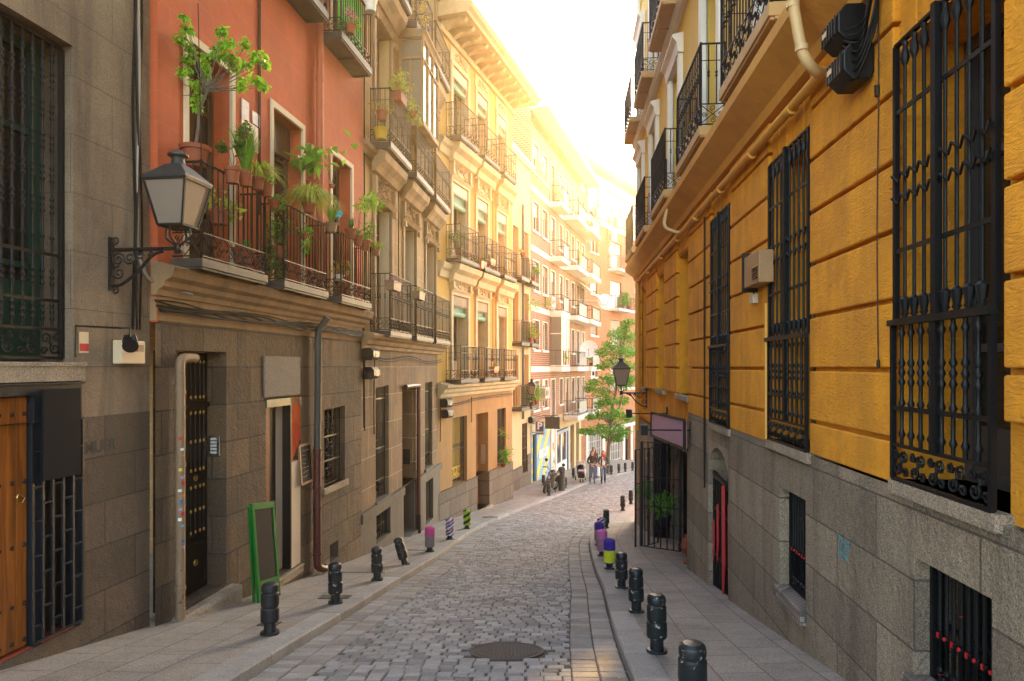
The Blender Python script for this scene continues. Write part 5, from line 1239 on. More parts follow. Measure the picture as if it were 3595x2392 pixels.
        b = MB(); fbox(b, f, a - .03, c + .03, lo - .1, lo, -.5, .05); b.build('sill', M['granite2'], t, f, bev=.008)
    for i, (a, c, lo, hi) in enumerate([(3.62, 4.43, -2.0, -1.25), (6.42, 7.2, -2.3, -1.28)]):
        g = MB(); grille(g, f, a + .02, c - .02, lo, hi, -.1, 10, .012, (), 0, ((.4, 1), (.1, 1)), 1.7, 8, frame=.03); grille(g, f, a + .02, c - .02, lo, hi, -.16, 7, .01, (lo + .35,), 0, (), frame=.02); o = g.build('basement_grille', M['iron'], t, smooth=True)
        s = MB()
        for k in range(1, 10):
            Z = a + .02 + (c - a - .04) * k / 10; z = lo + (hi - lo) * .4
            if k % 2: fbox(s, f, Z - .009, Z + .009, z - .018, z + .015, -.09, -.08)
            else: s.lathe([(.014, 0), (.012, .01), (.001, .011)], f.P(Z, z, -.088), 8, f.n)
            if k % 2 and i == 0 or k % 3 == 0: s.lathe([(.008, -.008), (.014, 0), (.008, .008)], f.P(Z, lo + .05 if k % 2 else hi - .25, -.1), 8)
        s.build('rosette', M['red'], o)
        window(t, f, a, c, lo, hi, -.26, 'wood_dark', 'glass', .05, 0); s = MB(); fbox(s, f, a - .02, c + .04, lo - .14, lo, -.33, .07); s.build('sill', M['tile'], t, f, bev=.006)
    # red slatted door under the arch
    b = MB(); fbox(b, f, 9.47, 10.73, -3.95, -1.2, -.4, -.35); d = b.build('door', M['black'], t)
    b = MB(); n = 11
    for k in range(n + 1): b.bar(f.P(9.5 + 1.2 * k / n, -3.7, -.06), f.P(9.5 + 1.2 * k / n, -1.75, -.06), .028, .02)
    for z in (-3.62, -2.9, -2.2): b.bar(f.P(9.47, z, -.06), f.P(10.73, z, -.06), .03, .025)
    b.bar(f.P(9.47, -1.78, -.07), f.P(10.73, -1.66, -.07), .05, .05); b.build('door_grille', M['iron'], d)
    b = MB()
    for Z, w, z0, z1 in ((9.56, .1, -3.1, -1.95), (9.92, .13, -3.5, -1.75), (10.28, .07, -2.95, -2.1), (10.55, .06, -3.0, -2.4)):
        b.extrude([f.P(Z - w, z0 + (z1 - z0) * .4, -.03), f.P(Z, z0, -.03), f.P(Z + w * .25, z0 + .1, -.03), f.P(Z + w * .5, z1, -.03), f.P(Z - w * .7, z1 + .04, -.03)][::-1], f.n * .015)
    b.build('red_slat', M['red'], d)
    b = MB(); fbox(b, f, 9.3, 10.85, -4.1, -3.72, -.4, .05); b.build('doorstep', M['granite2'], t, bev=.02)
    # restaurant opening
    b = MB(); fbox(b, f, 12.65, 17.77, -4.7, -1.64, -.88, -.8)
    for Z in (13.4, 14.4, 15.4, 16.4): fbox(b, f, Z - .05, Z + .05, -4.7, -1.64, -.8, -.74)
    fbox(b, f, 17.62, 17.77, -4.6, -1.7, -.42, -.02)
    b.build('shop_door', M['plum'], t); b = MB(); fbox(b, f, 14.0, 17.75, -4.85, -4.42, -.9, .06); b.build('doorstep', M['granite2'], t, bev=.02)
    b = MB(); fbox(b, f, 17.72, 17.78, -3.3, -2.4, -.66, -.48); b.build('menu_frame', M['wood_mid'], t)
    # pipes
    b = MB(); b.tube(curve_pts([f.P(5.05, 3.2, .4), f.P(5.3, 3.24, .42), f.P(5.5, 3.18, .41), f.P(5.58, 3.02, .4), f.P(5.6, 2.8, .36), f.P(5.6, 2.6, .32), f.P(5.62, 2.5, .26), f.P(5.7, 2.46, .16), f.P(5.8, 2.5, .09)], 7), .045, 12)
    for z, d_ in ((2.98, .395), (2.62, .325)): b.lathe([(.053, -.025), (.053, .025)], f.P(5.595, z, d_), 12)
    b.build('drainpipe', M['pipe_cream'], t, smooth=True)
    pts = [f.P(5.78, 2.5, .085), f.P(12.5, 2.52, .085), f.P(20.6, 2.56, .085)]
    b = MB(); b.tube(pts, .048, 10)
    for Z in (6.6, 8, 9.6, 11.4, 13.3, 15.5, 18): b.lathe([(.058, -.04), (.058, .04)], f.P(Z, 2.485, .085), 10, f.t)
    b.build('drainpipe', M['rt_pipe'], t, smooth=True)
    Z = 20.5; b = MB(); b.tube([f.P(Z, 2.56, .09), f.P(Z, -1.9, .09)], .06, 8); b.build('drainpipe', M['rt_pipe'], t, smooth=True)
    Z = 12.9; b = MB(); b.tube(curve_pts([f.P(Z + .2, 3.35, .2), f.P(Z + .2, 2.75, .36), f.P(Z, 2.55, .2), f.P(Z - .15, 2.52, .1)], 6), .03, 8); b.build('drainpipe', M['pipe_cream'], t, smooth=True)
    Z = f.Z(2690, .05); b = MB(); b.tube([f.P(Z, .7, .05), f.P(Z, -.8, .05)], .02, 6); b.build('conduit', M['rt_pipe'], t, smooth=True)
    return t
M['or_slab'] = mat('ochre_slab', (.5, .3, .12), .8, .12, 2, .1, 40)
M['rt_pipe'] = mat('ochre_pipe', (.66, .31, .04), .6, .1, 2, .05, 40)
M['dark_sash'] = mat('dark_grey_sash', (.06, .055, .055), .5, .2, 3, .05, 40)
def ochre_bits():
    f = R_; up = Vector((0, 0, 1))
    # telephone junction boxes under the cornice
    for i, (Z, z, d, lb) in enumerate(((5.22, 2.58, .2, 'upper black cable junction box tight under the ochre cornice'), (5.12, 2.25, .2, 'lower black cable junction box hanging under the first one'))):
        t = thing('junction_box', f.P(Z, z, .02), lb, 'junction box', 'junction boxes on the walls'); b = MB(); L = .3
        b.extrude([f.P(Z - L / 2, z + y, x) for x, y in ((.02, -.1), (.05, -.15), (.17, -.15), (.24, -.08), (.24, .06), (.18, .13), (.05, .13), (.02, .1))][::-1], f.t * L); b.build('case', M['black'], t, bev=.012)
        b = MB()
        for k in range(6): b.extrude([f.P(Z - L / 2 + .04 + k * .05, z + y, x) for x, y in ((.24, -.08), (.25, -.08), (.25, .06), (.24, .06))][::-1], f.t * .02)
        b.build('rib', M['iron'], t)
        b = MB(); fbox(b, f, Z + .05, Z + .13, z - .02, z + .02, .251, .254); b.build('label_plate', M['cream'], t)
    for i in range(7):
        a = f.P(5.4 + .05 * i, 2.3 + .05 * (i % 3), .1); b = MB(); b.tube(curve_pts([f.P(5.14 - .02 * i, 2.3 + .03 * i, .2), f.P(4.98 - .03 * i, 2.1 + .06 * i, .16), f.P(4.86 - .02 * (i % 3), 2.45 + .06 * i, .06 + .01 * i), f.P(4.85 + .02 * i, 2.9, .05)], 7), .009, 5); tag(b.build('wall_cable', M['cable'], smooth=True), 'black cable looping from the junction boxes up to the cornice', 'cable', 'cables looping round the junction boxes')
    pts = [f.P(4.9 - .012 * math.sin(k), 2.75 - k * .39, .03) for k in range(8)]; b = MB(); b.tube(curve_pts(pts, 4), .0045, 5); b.lathe([(.012, -.03), (.014, 0), (.01, .03)], pts[-1], 8); b.lathe([(.018, -.04), (.018, .04)], f.P(4.9, 1.98, .035), 8)
    tag(b.build('wall_cable', M['brown_iron'], smooth=True), 'thin cable hanging straight down the first ochre pier and ending in a plug', 'cable')
    for Z, za, zb, lb in ((10.95, 2.4, -1.95, 'twisted cable pair hanging down the third ochre pier'), (19.6, 2.3, -.6, 'cable down the far end of the ochre wall')):
        b = MB()
        for k in range(2): b.tube(curve_pts([f.P(Z + .05 * k + .012 * math.sin(j * 2 + k * 3), za + (zb - za) * j / 7, .03) for j in range(8)], 3), .011, 5)
        tag(b.build('wall_cable', M['brown_iron'], smooth=True), lb, 'cable')
    # air conditioner casing on the second pier
    Za, Zb = f.Z(2694, .1), f.Z(2640, .1); z1, z0 = f.z(7.7, 895, .1), f.z(7.7, 1005, .1)
    t = thing('vent_casing', f.P((Za + Zb) / 2, z0, .1), 'rusty metal casing with louvres on the ochre pier', 'ventilation box'); b = MB(); fbox(b, f, Za, Zb, z0, z1, .03, .19); b.build('case', mat('rusty_metal', (.36, .2, .09), .6, .25, 3, .15, 40, streak=.5, streakcol=(.16, .07, .03)), t, f, bev=.01)
    b = MB()
    for k in range(5): fbox(b, f, Za + .04, Za + (Zb - Za) * .42, z0 + .05 + k * .028, z0 + .064 + k * .028, .19, .2)
    for k in range(6): b.hexa([f.P(Zb + e, z, d) for z in (z0 + .05 + k * .03, z0 + .066 + k * .03) for e, d in ((0, .07), (0, .16), (.008, .16), (.008, .07))]) 
    b.build('louvre', M['brown_iron'], t)
    b = MB(); fbox(b, f, Zb + .05, Zb + .07, z0 - .04, z1 + .06, .02, .2); b.build('bracket', M['brown_iron'], t)
    Z = f.Z(2646, .05); z1, z0 = f.z(Z, 1034, .05), f.z(Z, 1066, .05); t = thing('switch_box', f.P(Z, z0, .03), 'small white box under the rusty casing', 'switch box'); b = MB(); fbox(b, f, Z - .08, Z + .08, z0, z1, .02, .08); b.build('case', M['ac'], t, bev=.006); b = MB(); b.tube([f.P(Z, z1, .05), f.P(Z - .02, z1 + .1, .05), f.P(Z - .1, z1 + .14, .1)], .012, 6); b.build('conduit', M['brown_iron'], t)
    # purple fascia sign with two lamps
    Za, Zb = 12.05, 15.5; t = thing('shop_sign', f.P(13.7, -1.3, .12), 'blank mauve fascia sign over the open iron gate', 'sign')
    P = [f.P(Za, -1.46, .16), f.P(Zb, -1.57, .3), f.P(Zb, -1.05, .3), f.P(Za, -.95, .16)]; b = MB(); b.extrude(P[::-1], -f.n * .04); b.build('sign_face', M['purple'], t)
    b = MB()
    for i in range(4): b.bar(P[i], P[(i + 1) % 4], .035, .05)
    b.build('frame', M['brown_iron'], t)
    for Z, z, lb in ((12.3, -1.15, 'black floodlight on an arm in front of the near end of the mauve sign'), (15.2, -1.05, 'black floodlight on an arm at the far end of the mauve sign')):
        q = f.P(Z, z, 0); L = .8; h = q + f.n * L - f.t * 0; t = thing('floodlight', q, lb, 'lamp', 'floodlights on the mauve sign'); b = MB(); b.tube([q, q + f.n * L], .014, 6); b.bar(q + up * .15, q - up * .15, .05, .03); b.build('arm', M['black'], t)
        b = MB(); c = h; b.hexa([c + f.n * x + f.t * y + up * zz for zz in (-.09, .09) for x, y in ((-.02, -.1), (.1, -.1), (.1, .1), (-.02, .1))]); b.build('head', M['black'], t, bev=.01)
        b = MB(); b.hexa([c + f.n * x + f.t * y + up * zz for zz in (-.07, .07) for x, y in ((-.03, -.08), (-.021, -.08), (-.021, .08), (-.03, .08))]); b.build('lens', M['glass2'], t)
    # open gate leaf
    q0 = f.P(13.35, -3.62, .02); q1 = Vector((2.62, 13.78, -3.62)); H = 2.1; t = thing('iron_gate', q0, 'open dark iron gate leaf standing out over the right pavement', 'gate'); b = MB(); u = q1 - q0
    for k in range(7):
        p = q0 + u * k / 6; w = .05 if k in (0, 6) else .022; b.bar(p, p + up * H, w)
        if k not in (0, 6):
            for zz in (.35, .75, 1.15, 1.6): b.lathe([(.012, -.05), (.03, -.02), (.016, 0), (.03, .02), (.012, .05)], p + up * (zz + .12 * (k % 3)), 8)
    for zz in (0, .82, 1.4, H): b.bar(q0 + up * zz, q1 + up * zz, .022, .018)
    b.build('leaf', M['plum'], t)
    b = MB()
    for zz in (.1, 1.0, 1.9): b.lathe([(.035, -.05), (.035, .05)], q0 + up * zz, 8)
    b.build('hinge', M['black'], t)
    # far leaf of the pair
    q0 = f.P(16.5, -4.25, .02); q1 = f.P(15.9, -4.25, .62); t = thing('iron_gate', q0, 'second iron gate leaf at the far side of the opening, seen through the first', 'gate'); b = MB(); u = q1 - q0
    for k in range(6): p = q0 + u * k / 5; b.bar(p, p + up * 2.3, .04 if k in (0, 5) else .022)
    for zz in (0, .9, 1.5, 2.3): b.bar(q0 + up * zz, q1 + up * zz, .022, .018)
    b.build('leaf', M['plum'], t); b = MB()
    for zz in (.2, 2.0): b.lathe([(.035, -.05), (.035, .05)], q0 + up * zz, 8)
    b.build('hinge', M['black'], t)
    # blue spray tag on the granite
    Z = 5.55; b = MB(); RN2 = random.Random(3)
    for k in range(4):
        c = f.P(Z + .05 * k - .1, -1.42, .0145); b.tube(curve_pts([c + up * RN2.uniform(-.02, .05), c - up * .06 + f.t * RN2.uniform(-.03, .03), c - up * .1 + f.t * .03, c - up * RN2.uniform(.12, .2)], 4), .005, 4)
    b.tube(curve_pts([f.P(Z - .15, -1.4, .0145), f.P(Z - .05, -1.43, .0145), f.P(Z + .1, -1.39, .0145)], 4), .006, 4)
    tag(b.build('graffiti', flat('teal_spray', (.03, .2, .24), .8)), 'small teal spray scribble on the granite base', 'graffiti')
# ================================================================ street furniture and small things
def bollard_proto():
    t = thing('bollard', (0, 0, 0), 'x', 'bollard', 'bollards along both kerbs'); b = MB()
    b.lathe([(.1, 0), (.1, .022), (.094, .028), (.064, .03), (.062, .125), (.09, .135), (.097, .15), (.097, .272), (.092, .282), (.086, .286), (.086, .3), (.092, .306), (.094, .318), (.092, .432), (.084, .44), (.08, .446), (.08, .456), (.088, .464), (.09, .5), (.083, .525), (.06, .543), (.02, .55), (.001, .55)], n=24)
    o = b.build('post', M['bollard'], t, smooth=True); o.data.set_sharp_from_angle(angle=.42); return t
def cover(t, kind):
    """knitted sleeve over the post"""
    b = MB(); n = 28; rows = 26; z0, z1 = .11, .555; cols = {'pink': ('pink', 'greywool'), 'indigo': ('indigo', 'yellowwool'), 'mauve': ('rose', 'mauve'), 'stripe': ('indigo', 'greywool')}
    vs = []; fs = []
    for i in range(rows + 1):
        z = z0 + (z1 - z0) * i / rows; r = .104 + (.004 if i % 2 else 0) + (.006 if kind == 'mauve' and i in (15, 24) else 0)
        if i > rows - 2: r = .085 if i == rows - 1 else .04
        for j in range(n): a = 2 * PI * j / n; k = r + (.0025 if (i + j) % 2 else 0); vs.append((k * math.cos(a), k * math.sin(a), z))
    for i in range(rows):
        for j in range(n):
            if kind == 'barber': m = ('whitewool', 'whitewool', 'redwool', 'redwool', 'whitewool', 'bluewool', 'bluewool')[int(((j / n) * 14 - i * .62) % 7)]
            elif kind == 'lime': m = 'limewool' if ((j / n) * 8 - i * .36) % 4 < 2.1 else 'blackwool'
            else: a, c = cols[kind]; m = a if i > (13 if kind in ('pink',) else 15 if kind in ('stripe', 'mauve') else 13) else c; m = 'indigo' if kind == 'indigo' and i == 0 else m
            b.use(M[m]); o = len(b.v)
            b.f.append(None); b.f[-1] = (i * n + j, i * n + (j + 1) % n, (i + 1) * n + (j + 1) % n, (i + 1) * n + j); b.m.append(b.mi)
    b.v = vs; top = tuple(rows * n + j for j in range(n)); b.f.append(top); b.m.append(b.m[-1])
    return b.build('knitted_cover', None, t, smooth=True)
def bollards():
    P = bollard_proto(); first = True
    L = [(-2.59, 7.3, None, 'matt black bollard on the left kerb in front of the green chalkboard'), (-2.38, 9.21, None, 'chipped black bollard beside a small iron floor lid on the left pavement'), (-2.23, 11.29, None, 'scratched black bollard standing next to the ribbed floor grate'),
         (-2.06, 13.19, 'tilt', 'bollard knocked over to a tilt on the left kerb'), (-1.83, 15.19, 'pink', 'bollard in a pink and grey knitted cover'), (-1.6, 17.56, 'barber', 'bollard in a red white and blue spiral knitted cover on the left kerb'), (-1.33, 20.14, 'lime', 'bollard in a lime green and black spiral knitted cover'),
         (1.66, 30.7, None, 'bollard right in front of the motorcycle'), (1.6, 34.6, None, 'bollard behind the motorcycle by the striped garage'), (2.63, 33.6, None, 'bollard just right of the tall litter bin'), (3.44, 38.2, None, 'bollard by the blue shop front left of the pram'),
         (4.86, 38.6, 'white', 'bollard in a plain white sleeve between the two walkers'), (5.85, 40.2, None, 'far bollard nearest the street tree'), (6.5, 41.5, None, 'far bollard second from the street tree'), (7.06, 42.5, None, 'far bollard third from the street tree'), (7.68, 43.5, None, 'farthest bollard, beside the corner of the ochre house'),
         (1.17, 4.42, None, 'nearest bollard, cut off by the bottom of the photo'), (1.38, 6.5, None, 'large flaking bollard, second up the right kerb'), (1.57, 8.61, None, 'badly scratched bollard, third up the right kerb'), (1.69, 10.52, None, 'bollard just before the indigo and yellow knitted one'),
         (1.8, 12.61, 'indigo', 'bollard in an indigo and yellow knitted cover'), (1.91, 14.46, 'mauve', 'bollard in a pink and mauve knitted cover with a plaited top'), (2.08, 16.35, 'stripe', 'bollard in a purple and brown striped knitted cover'), (2.3, 17.6, 'barber2', 'bollard in a red white and blue cover peeping over the purple one'),
         (2.8, 20.3, None, 'plain bollard half hidden behind the knitted row on the right'), (4.07, 25.07, None, 'lone bollard on the right kerb before the gate'), (4.76, 27.3, None, 'last bollard on the right, beside the corner of the ochre house')]
    covers = {}; tops = []
    for x, y, k, lb in L:
        z = -D(y) + .008 + .0
        o = P if first else dup(P); first = False; tops.append(o)
        o.location = (x, y, z); o['label'] = lb
        o.rotation_euler = (RN.uniform(-.02, .02), RN.uniform(-.02, .02), RN.uniform(0, 6))
        if k == 'tilt': o.rotation_euler = (-.06, -.3, 0); o.location.z -= .02
    for (x, y, k, lb), o in zip(L, tops):
        if k in (None, 'tilt'): continue
        o.rotation_euler = (0, 0, {'barber': 1.0, 'barber2': 2.2, 'lime': .6}.get(k, 0))
        if k == 'white':
            b = MB(); b.lathe([(.1, .06), (.105, .08), (.105, .5), (.09, .55), (.04, .565), (.001, .565)], n=18); c = b.build('sleeve', M['white'], None, smooth=True)
        else:
            kk = 'barber' if k == 'barber2' else k
            if kk in covers: c = covers[kk].copy(); COL.objects.link(c)
            else: c = cover(None, kk); covers[kk] = c
        c.parent = o; c.matrix_parent_inverse = Matrix.Identity(4)
    tops[0].children[0].data = tops[0].children[0].data.copy(); tops[0].children[0].data.materials[0] = M['bollard2']
def ground_bits():
    # manhole
    y = 7.0; sl = (D(y + .3) - D(y - .3)) / .6; c = Vector((-.06, y, -D(y) - KH + .004)); t = thing('manhole_cover', c, 'round cast iron manhole cover in the cobbles', 'manhole cover')
    def put(o): o.rotation_euler = (0, 0, 0)
    rot = Matrix.Rotation(-math.atan(sl), 4, 'X'); A = Matrix.Translation(c) @ rot
    im = mat('cast_iron', (.07, .06, .055), .7, .25, 4, .2, 60, spec=.3)
    b = MB(); b.lathe([(.39, -.03), (.39, .0), (.355, .004), (.345, -.006), (.335, -.006), (.33, .002), (.001, .002)], n=40); o = b.build('frame', im); o.data.transform(A); attach(o, t)
    b = MB()
    for i in range(-7, 8):
        for j in range(-7, 8):
            x, yy = i * .036, j * .036
            if math.hypot(x, yy) < .27: b.box(x - .011, x + .011, yy - .011, yy + .011, .002, .007)
    for r in (.29, .315):
        for k in range(40): a = 2 * PI * k / 40; b.box(r * math.cos(a) - .008, r * math.cos(a) + .008, r * math.sin(a) - .008, r * math.sin(a) + .008, .002, .006)
    o = b.build('tread', im); o.data.transform(A); attach(o, t)
    # ribbed grate and small lids on the left pavement
    def lid(x0, x1, y0, y1, m_, lb, nm, ribs=0):
        b = MB(); ym = (y0 + y1) / 2; s = (D(y1) - D(y0)) / (y1 - y0)
        q = lambda x, y, e: (x, y, -D(ym) - (y - ym) * s + .012 * min(2, abs(x - xL(ym)) - .29) + e) if x < 0 else (x, y, -D(ym) - (y - ym) * s + .01 + e)
        b.hexa([q(x0, y0, -.03), q(x1, y0, -.03), q(x1, y1, -.03), q(x0, y1, -.03), q(x0, y0, .008), q(x1, y0, .008), q(x1, y1, .008), q(x0, y1, .008)])
        for k in range(ribs):
            x = x0 + (x1 - x0) * (k + .5) / ribs; w = (x1 - x0) / ribs * .28; b.hexa([q(x - w, y0 + .02, .008), q(x + w, y0 + .02, .008), q(x + w, y1 - .02, .008), q(x - w, y1 - .02, .008), q(x - w, y0 + .02, .016), q(x + w, y0 + .02, .016), q(x + w, y1 - .02, .016), q(x - w, y1 - .02, .016)])
        tag(b.build(nm, m_), lb, 'floor hatch')
    gm = mat('galvanised_lid', (.27, .24, .21), .5, .2, 3, .1, 50, metal=.4)
    lid(-3.2, -2.25, 12.1, 12.85, gm, 'ribbed metal floor grate on the left pavement', 'drain_grating', 22)
    lid(-2.9, -2.68, 7.75, 7.95, im, 'small dark iron lid by the matt black bollard', 'inspection_hatch'); lid(-2.72, -2.3, 9.55, 9.85, im, 'small iron lid behind the second bollard on the left', 'inspection_hatch')
    lid(-2.35, -1.95, 15.4, 15.7, gm, 'small metal lid in front of the pink bollard', 'inspection_hatch'); lid(-1.0, -.5, 23.0, 23.3, im, 'dark iron lid on the pavement by the brown door of the yellow house', 'inspection_hatch')
    b = MB()
    for i in range(70):
        s_ = RN.random(); y = RN.uniform(4.5, 16); x = (xR(y) - .1 + RN.gauss(0, .12)) if s_ < .6 else (xL(y) + RN.uniform(-1.2, .4))
        on = x < xL(y) or x > xR(y); z = -D(y) + (.018 if on else -KH + .014); d = Vector((RN.uniform(-1, 1), RN.uniform(-1, 1), 0)); leafquad(b, Vector((x, y, z)), d, Vector((0, 0, 1)), RN.uniform(.02, .05), RN.uniform(.012, .03), .1)
    tag(b.build('fallen_leaves', leafmat('fallen_leaf', (.3, .2, .02), (.6, .42, .06), .1)), kind='stuff')
    # green a-board
    f = O; Zc = f.Z(928, .3); t = thing('chalkboard_stand', f.P(Zc, -3.2, .3), 'blank chalkboard in a bright green frame leaning at the wall by the shop', 'chalkboard')
    zg = -D(9.55) + .03; A = f.P(9.28, zg, .40); Bq = f.P(9.84, zg - .09, .40); up = Vector((0, 0, 1)); H = 1.33; ln = -f.n * .1; b = MB()
    P = [A, Bq, Bq + up * H + ln, A + up * H + ln]
    nrm = (P[1] - P[0]).cross(P[3] - P[0]).normalized()
    b.bar(P[0], P[3], .06, .04, nrm); b.bar(P[1], P[2], .06, .04, nrm); b.bar(P[3] - f.t * .04, P[2] + f.t * .04, .09, .045, nrm)
    k = .2; lo0, lo1 = P[0] + (P[3] - P[0]) * k, P[1] + (P[2] - P[1]) * k; b.bar(lo0, lo1, .085, .04, nrm)
    for s_, e in ((P[0], P[3]), (P[1], P[2])): b.bar(Vector((s_.x, s_.y, s_.z)) - f.n * .07, e - f.n * .045, .05, .03, nrm)
    b.build('frame', M['green_paint'], t, bev=.006)
    b = MB(); e = nrm * .008; b.hexa([lo0 - e, lo1 - e, lo1 + e, lo0 + e, P[3] - e, P[2] - e, P[2] + e, P[3] + e]); b.build('slate', M['board'], t)
    # small menu board
    Z1, Z2 = f.Z(1056, .06), f.Z(1094, .06); t = thing('menu_board', f.P((Z1 + Z2) / 2, -1.9, .04), 'small wood framed blackboard hung beside the red pipe', 'chalkboard'); zt, zb = f.z(Z2, 1556, .06), f.z(Z1, 1703, .06)
    b = MB(); lean = .06
    Pm = [f.P(Z1, zb, .07), f.P(Z2, zb + .02, .07), f.P(Z2, zt, .03), f.P(Z1, zt, .03)]
    for i in range(4): b.bar(Pm[i], Pm[(i + 1) % 4], .04, .03, f.n)
    b.build('frame', M['wood_mid'], t); b = MB(); b.extrude(Pm, f.n * .01); b.build('slate', M['board'], t)
    b = MB()
    for i in range(7):
        zz = .15 + i * .11; q = Pm[3] + (Pm[0] - Pm[3]) * zz + f.n * .013; u = (Pm[2] - Pm[3]); pts = [q + u * (.15 + .06 * j) + up * RN.uniform(-.012, .012) for j in range(RN.randint(6, 12))]; b.tube(pts, .0018, 3)
    b.build('chalk_writing', M['pipe_cream'], t)
def jbox(f, Z, z, lb, s=1.0):
    t = thing('junction_box', f.P(Z, z, .02), lb, 'junction box', 'junction boxes on the walls'); b = MB(); L = .42 * s / f.L
    b.extrude([f.P(Z - L / 2, z + y * s, x) for x, y in ((.02, -.1), (.05, -.13), (.2, -.13), (.26, -.06), (.26, .06), (.2, .13), (.05, .13), (.02, .1))], f.t * L * f.L); b.build('case', M['black'], t, bev=.012)
    b = MB(); fbox(b, f, Z - L * .2, Z + L * .25, z - .07 * s, z + .05 * s, .26, .266); b.build('lid', M['pipe_grey'], t)
def wall_bits():
    jbox(T, 14.62, f_z(T, 14.62, 1244), 'black junction box high at the near end of the tan house'); jbox(T, 14.66, f_z(T, 14.66, 1310), 'black junction box below another at the near end of the tan house')
    jbox(Y, 22.15, f_z(Y, 22.15, 1415), 'black junction box under the cornice of the yellow house', 1.1); jbox(Y, 22.2, f_z(Y, 22.2, 1452), 'second black junction box on the yellow house', 1.1); jbox(B, 35.2, -2.75, 'dark junction box by the green balcony of the cream house', 1.3)
    for f, pts, lb in ((T, [(14.4, .3, .06), (16, .18, .06), (18, .28, .06), (20, .15, .06), (22, .22, .06)], 'cables slung under the cornice of the tan house'), (T, [(14.35, 1.2, .05), (14.38, .3, .06), (14.4, -.4, .05), (14.45, -1.3, .04)], 'cable drop at the seam of the terracotta and tan houses'), (T, [(15.15, .3, .05), (15.12, -.8, .04), (15.14, -1.5, .04)], 'thin cable drop beside the first barred window of the tan house'),
                       (Y, [(21.85, -1.1, .06), (23, -1.25, .06), (25, -1.15, .06), (29, -1.12, .06)], 'cables slung under the cornice of the yellow house'), (Y, [(24.45, -1.1, .05), (24.46, -2.0, .05)], 'cable drop between barred window and brown door'), (Y, [(21.8, -.5, .05), (21.83, -1.2, .06), (21.82, -2.4, .05)], 'cable drop at the seam of the tan and yellow houses'),
                       (Y, [(26.65, 7.2, .04), (26.66, 0.2, .04)], 'long cable down the yellow wall'), (T, [(17.1, 4.5, .04), (17.1, .9, .04)], 'long cable down the tan wall'), (T, [(14.5, 13, .03), (14.5, 5, .03), (14.52, 1.0, .03)], 'cable down the near edge of the tan house'), (B, [(35.4, -2.5, .05), (39, -2.95, .06), (41, -2.9, .06)], 'cables along the foot of the brick wall over the garage')):
        for k in range(2 if len(pts) > 3 else 1):
            b = MB(); b.tube(curve_pts([f.P(Z, z - k * .06, d + .015 * k) for Z, z, d in pts], 6), .014, 5); tag(b.build('wall_cable', M['cable'] if k == 0 else M['brown_iron'], smooth=True), lb + (', lower strand' if k else ''), 'cable', 'cables on the house fronts')
def f_z(f, Z, py): return f.z(Z, py)
def ac_unit(f, Z, z, lb, w=.85, h=.6, d=.35):
    t = thing('air_conditioner', f.P(Z, z, 0), lb, 'air conditioner', 'air conditioners on the flats'); b = MB(); a = w / 2 / f.L; fbox(b, f, Z - a, Z + a, z, z + h, .06, .06 + d); b.build('case', M['ac'], t, bev=.02)
    b = MB(); c = f.P(Z - a * .25, z + h / 2, .06 + d + .004)
    for r in (.08, .14, .2, .25): 
        pts = [c + f.t * (r * math.cos(x * PI / 8)) + Vector((0, 0, r * math.sin(x * PI / 8))) for x in range(17)]; b.tube(pts, .008, 4, False)
    for k in range(8): fbox(b, f, Z - a - .006, Z - a - .001, z + .06 + k * .06, z + .085 + k * .06, .1, .06 + d - .05)
    b.build('fan_grille', M['pipe_grey'], t)
    b = MB()
    for s in (-.7, .7): b.bar(f.P(Z + a * s, z - .02, 0), f.P(Z + a * s, z - .02, .06 + d), .03); b.bar(f.P(Z + a * s, z - .25, 0.01), f.P(Z + a * s, z - .02, .3), .025)
    b.build('bracket', M['white_trim'], t)
def dish(c, dr, r, lb):
    t = thing('satellite_dish', c, lb, 'satellite dish', 'satellite dishes'); c = Vector(c); dr = Vector(dr).normalized(); b = MB()
    b.lathe([(.001, -r * .22), (r * .5, -r * .17), (r * .85, -r * .05), (r, .02), (r, .035), (r * .84, -.035 * r), (r * .5, -r * .15), (.001, -r * .2)], c, 22, dr); b.build('reflector', M['white'], t, smooth=True)
    b = MB(); e = c + dr * r * .75 - Vector((0, 0, r * .25)); b.tube([c - Vector((0, 0, r * .9)), e], .015, 5); b.lathe([(.03, -.06), (.04, 0), (.03, .04)], e, 8, dr); b.build('feed_arm', M['pipe_grey'], t); b = MB(); b.tube([c - dr * r * .2, c - dr * (r * .2 + .15), c - dr * (r * .2 + .15) - Vector((0, 0, .5))], .025, 6); b.build('mount', M['pipe_grey'], t)
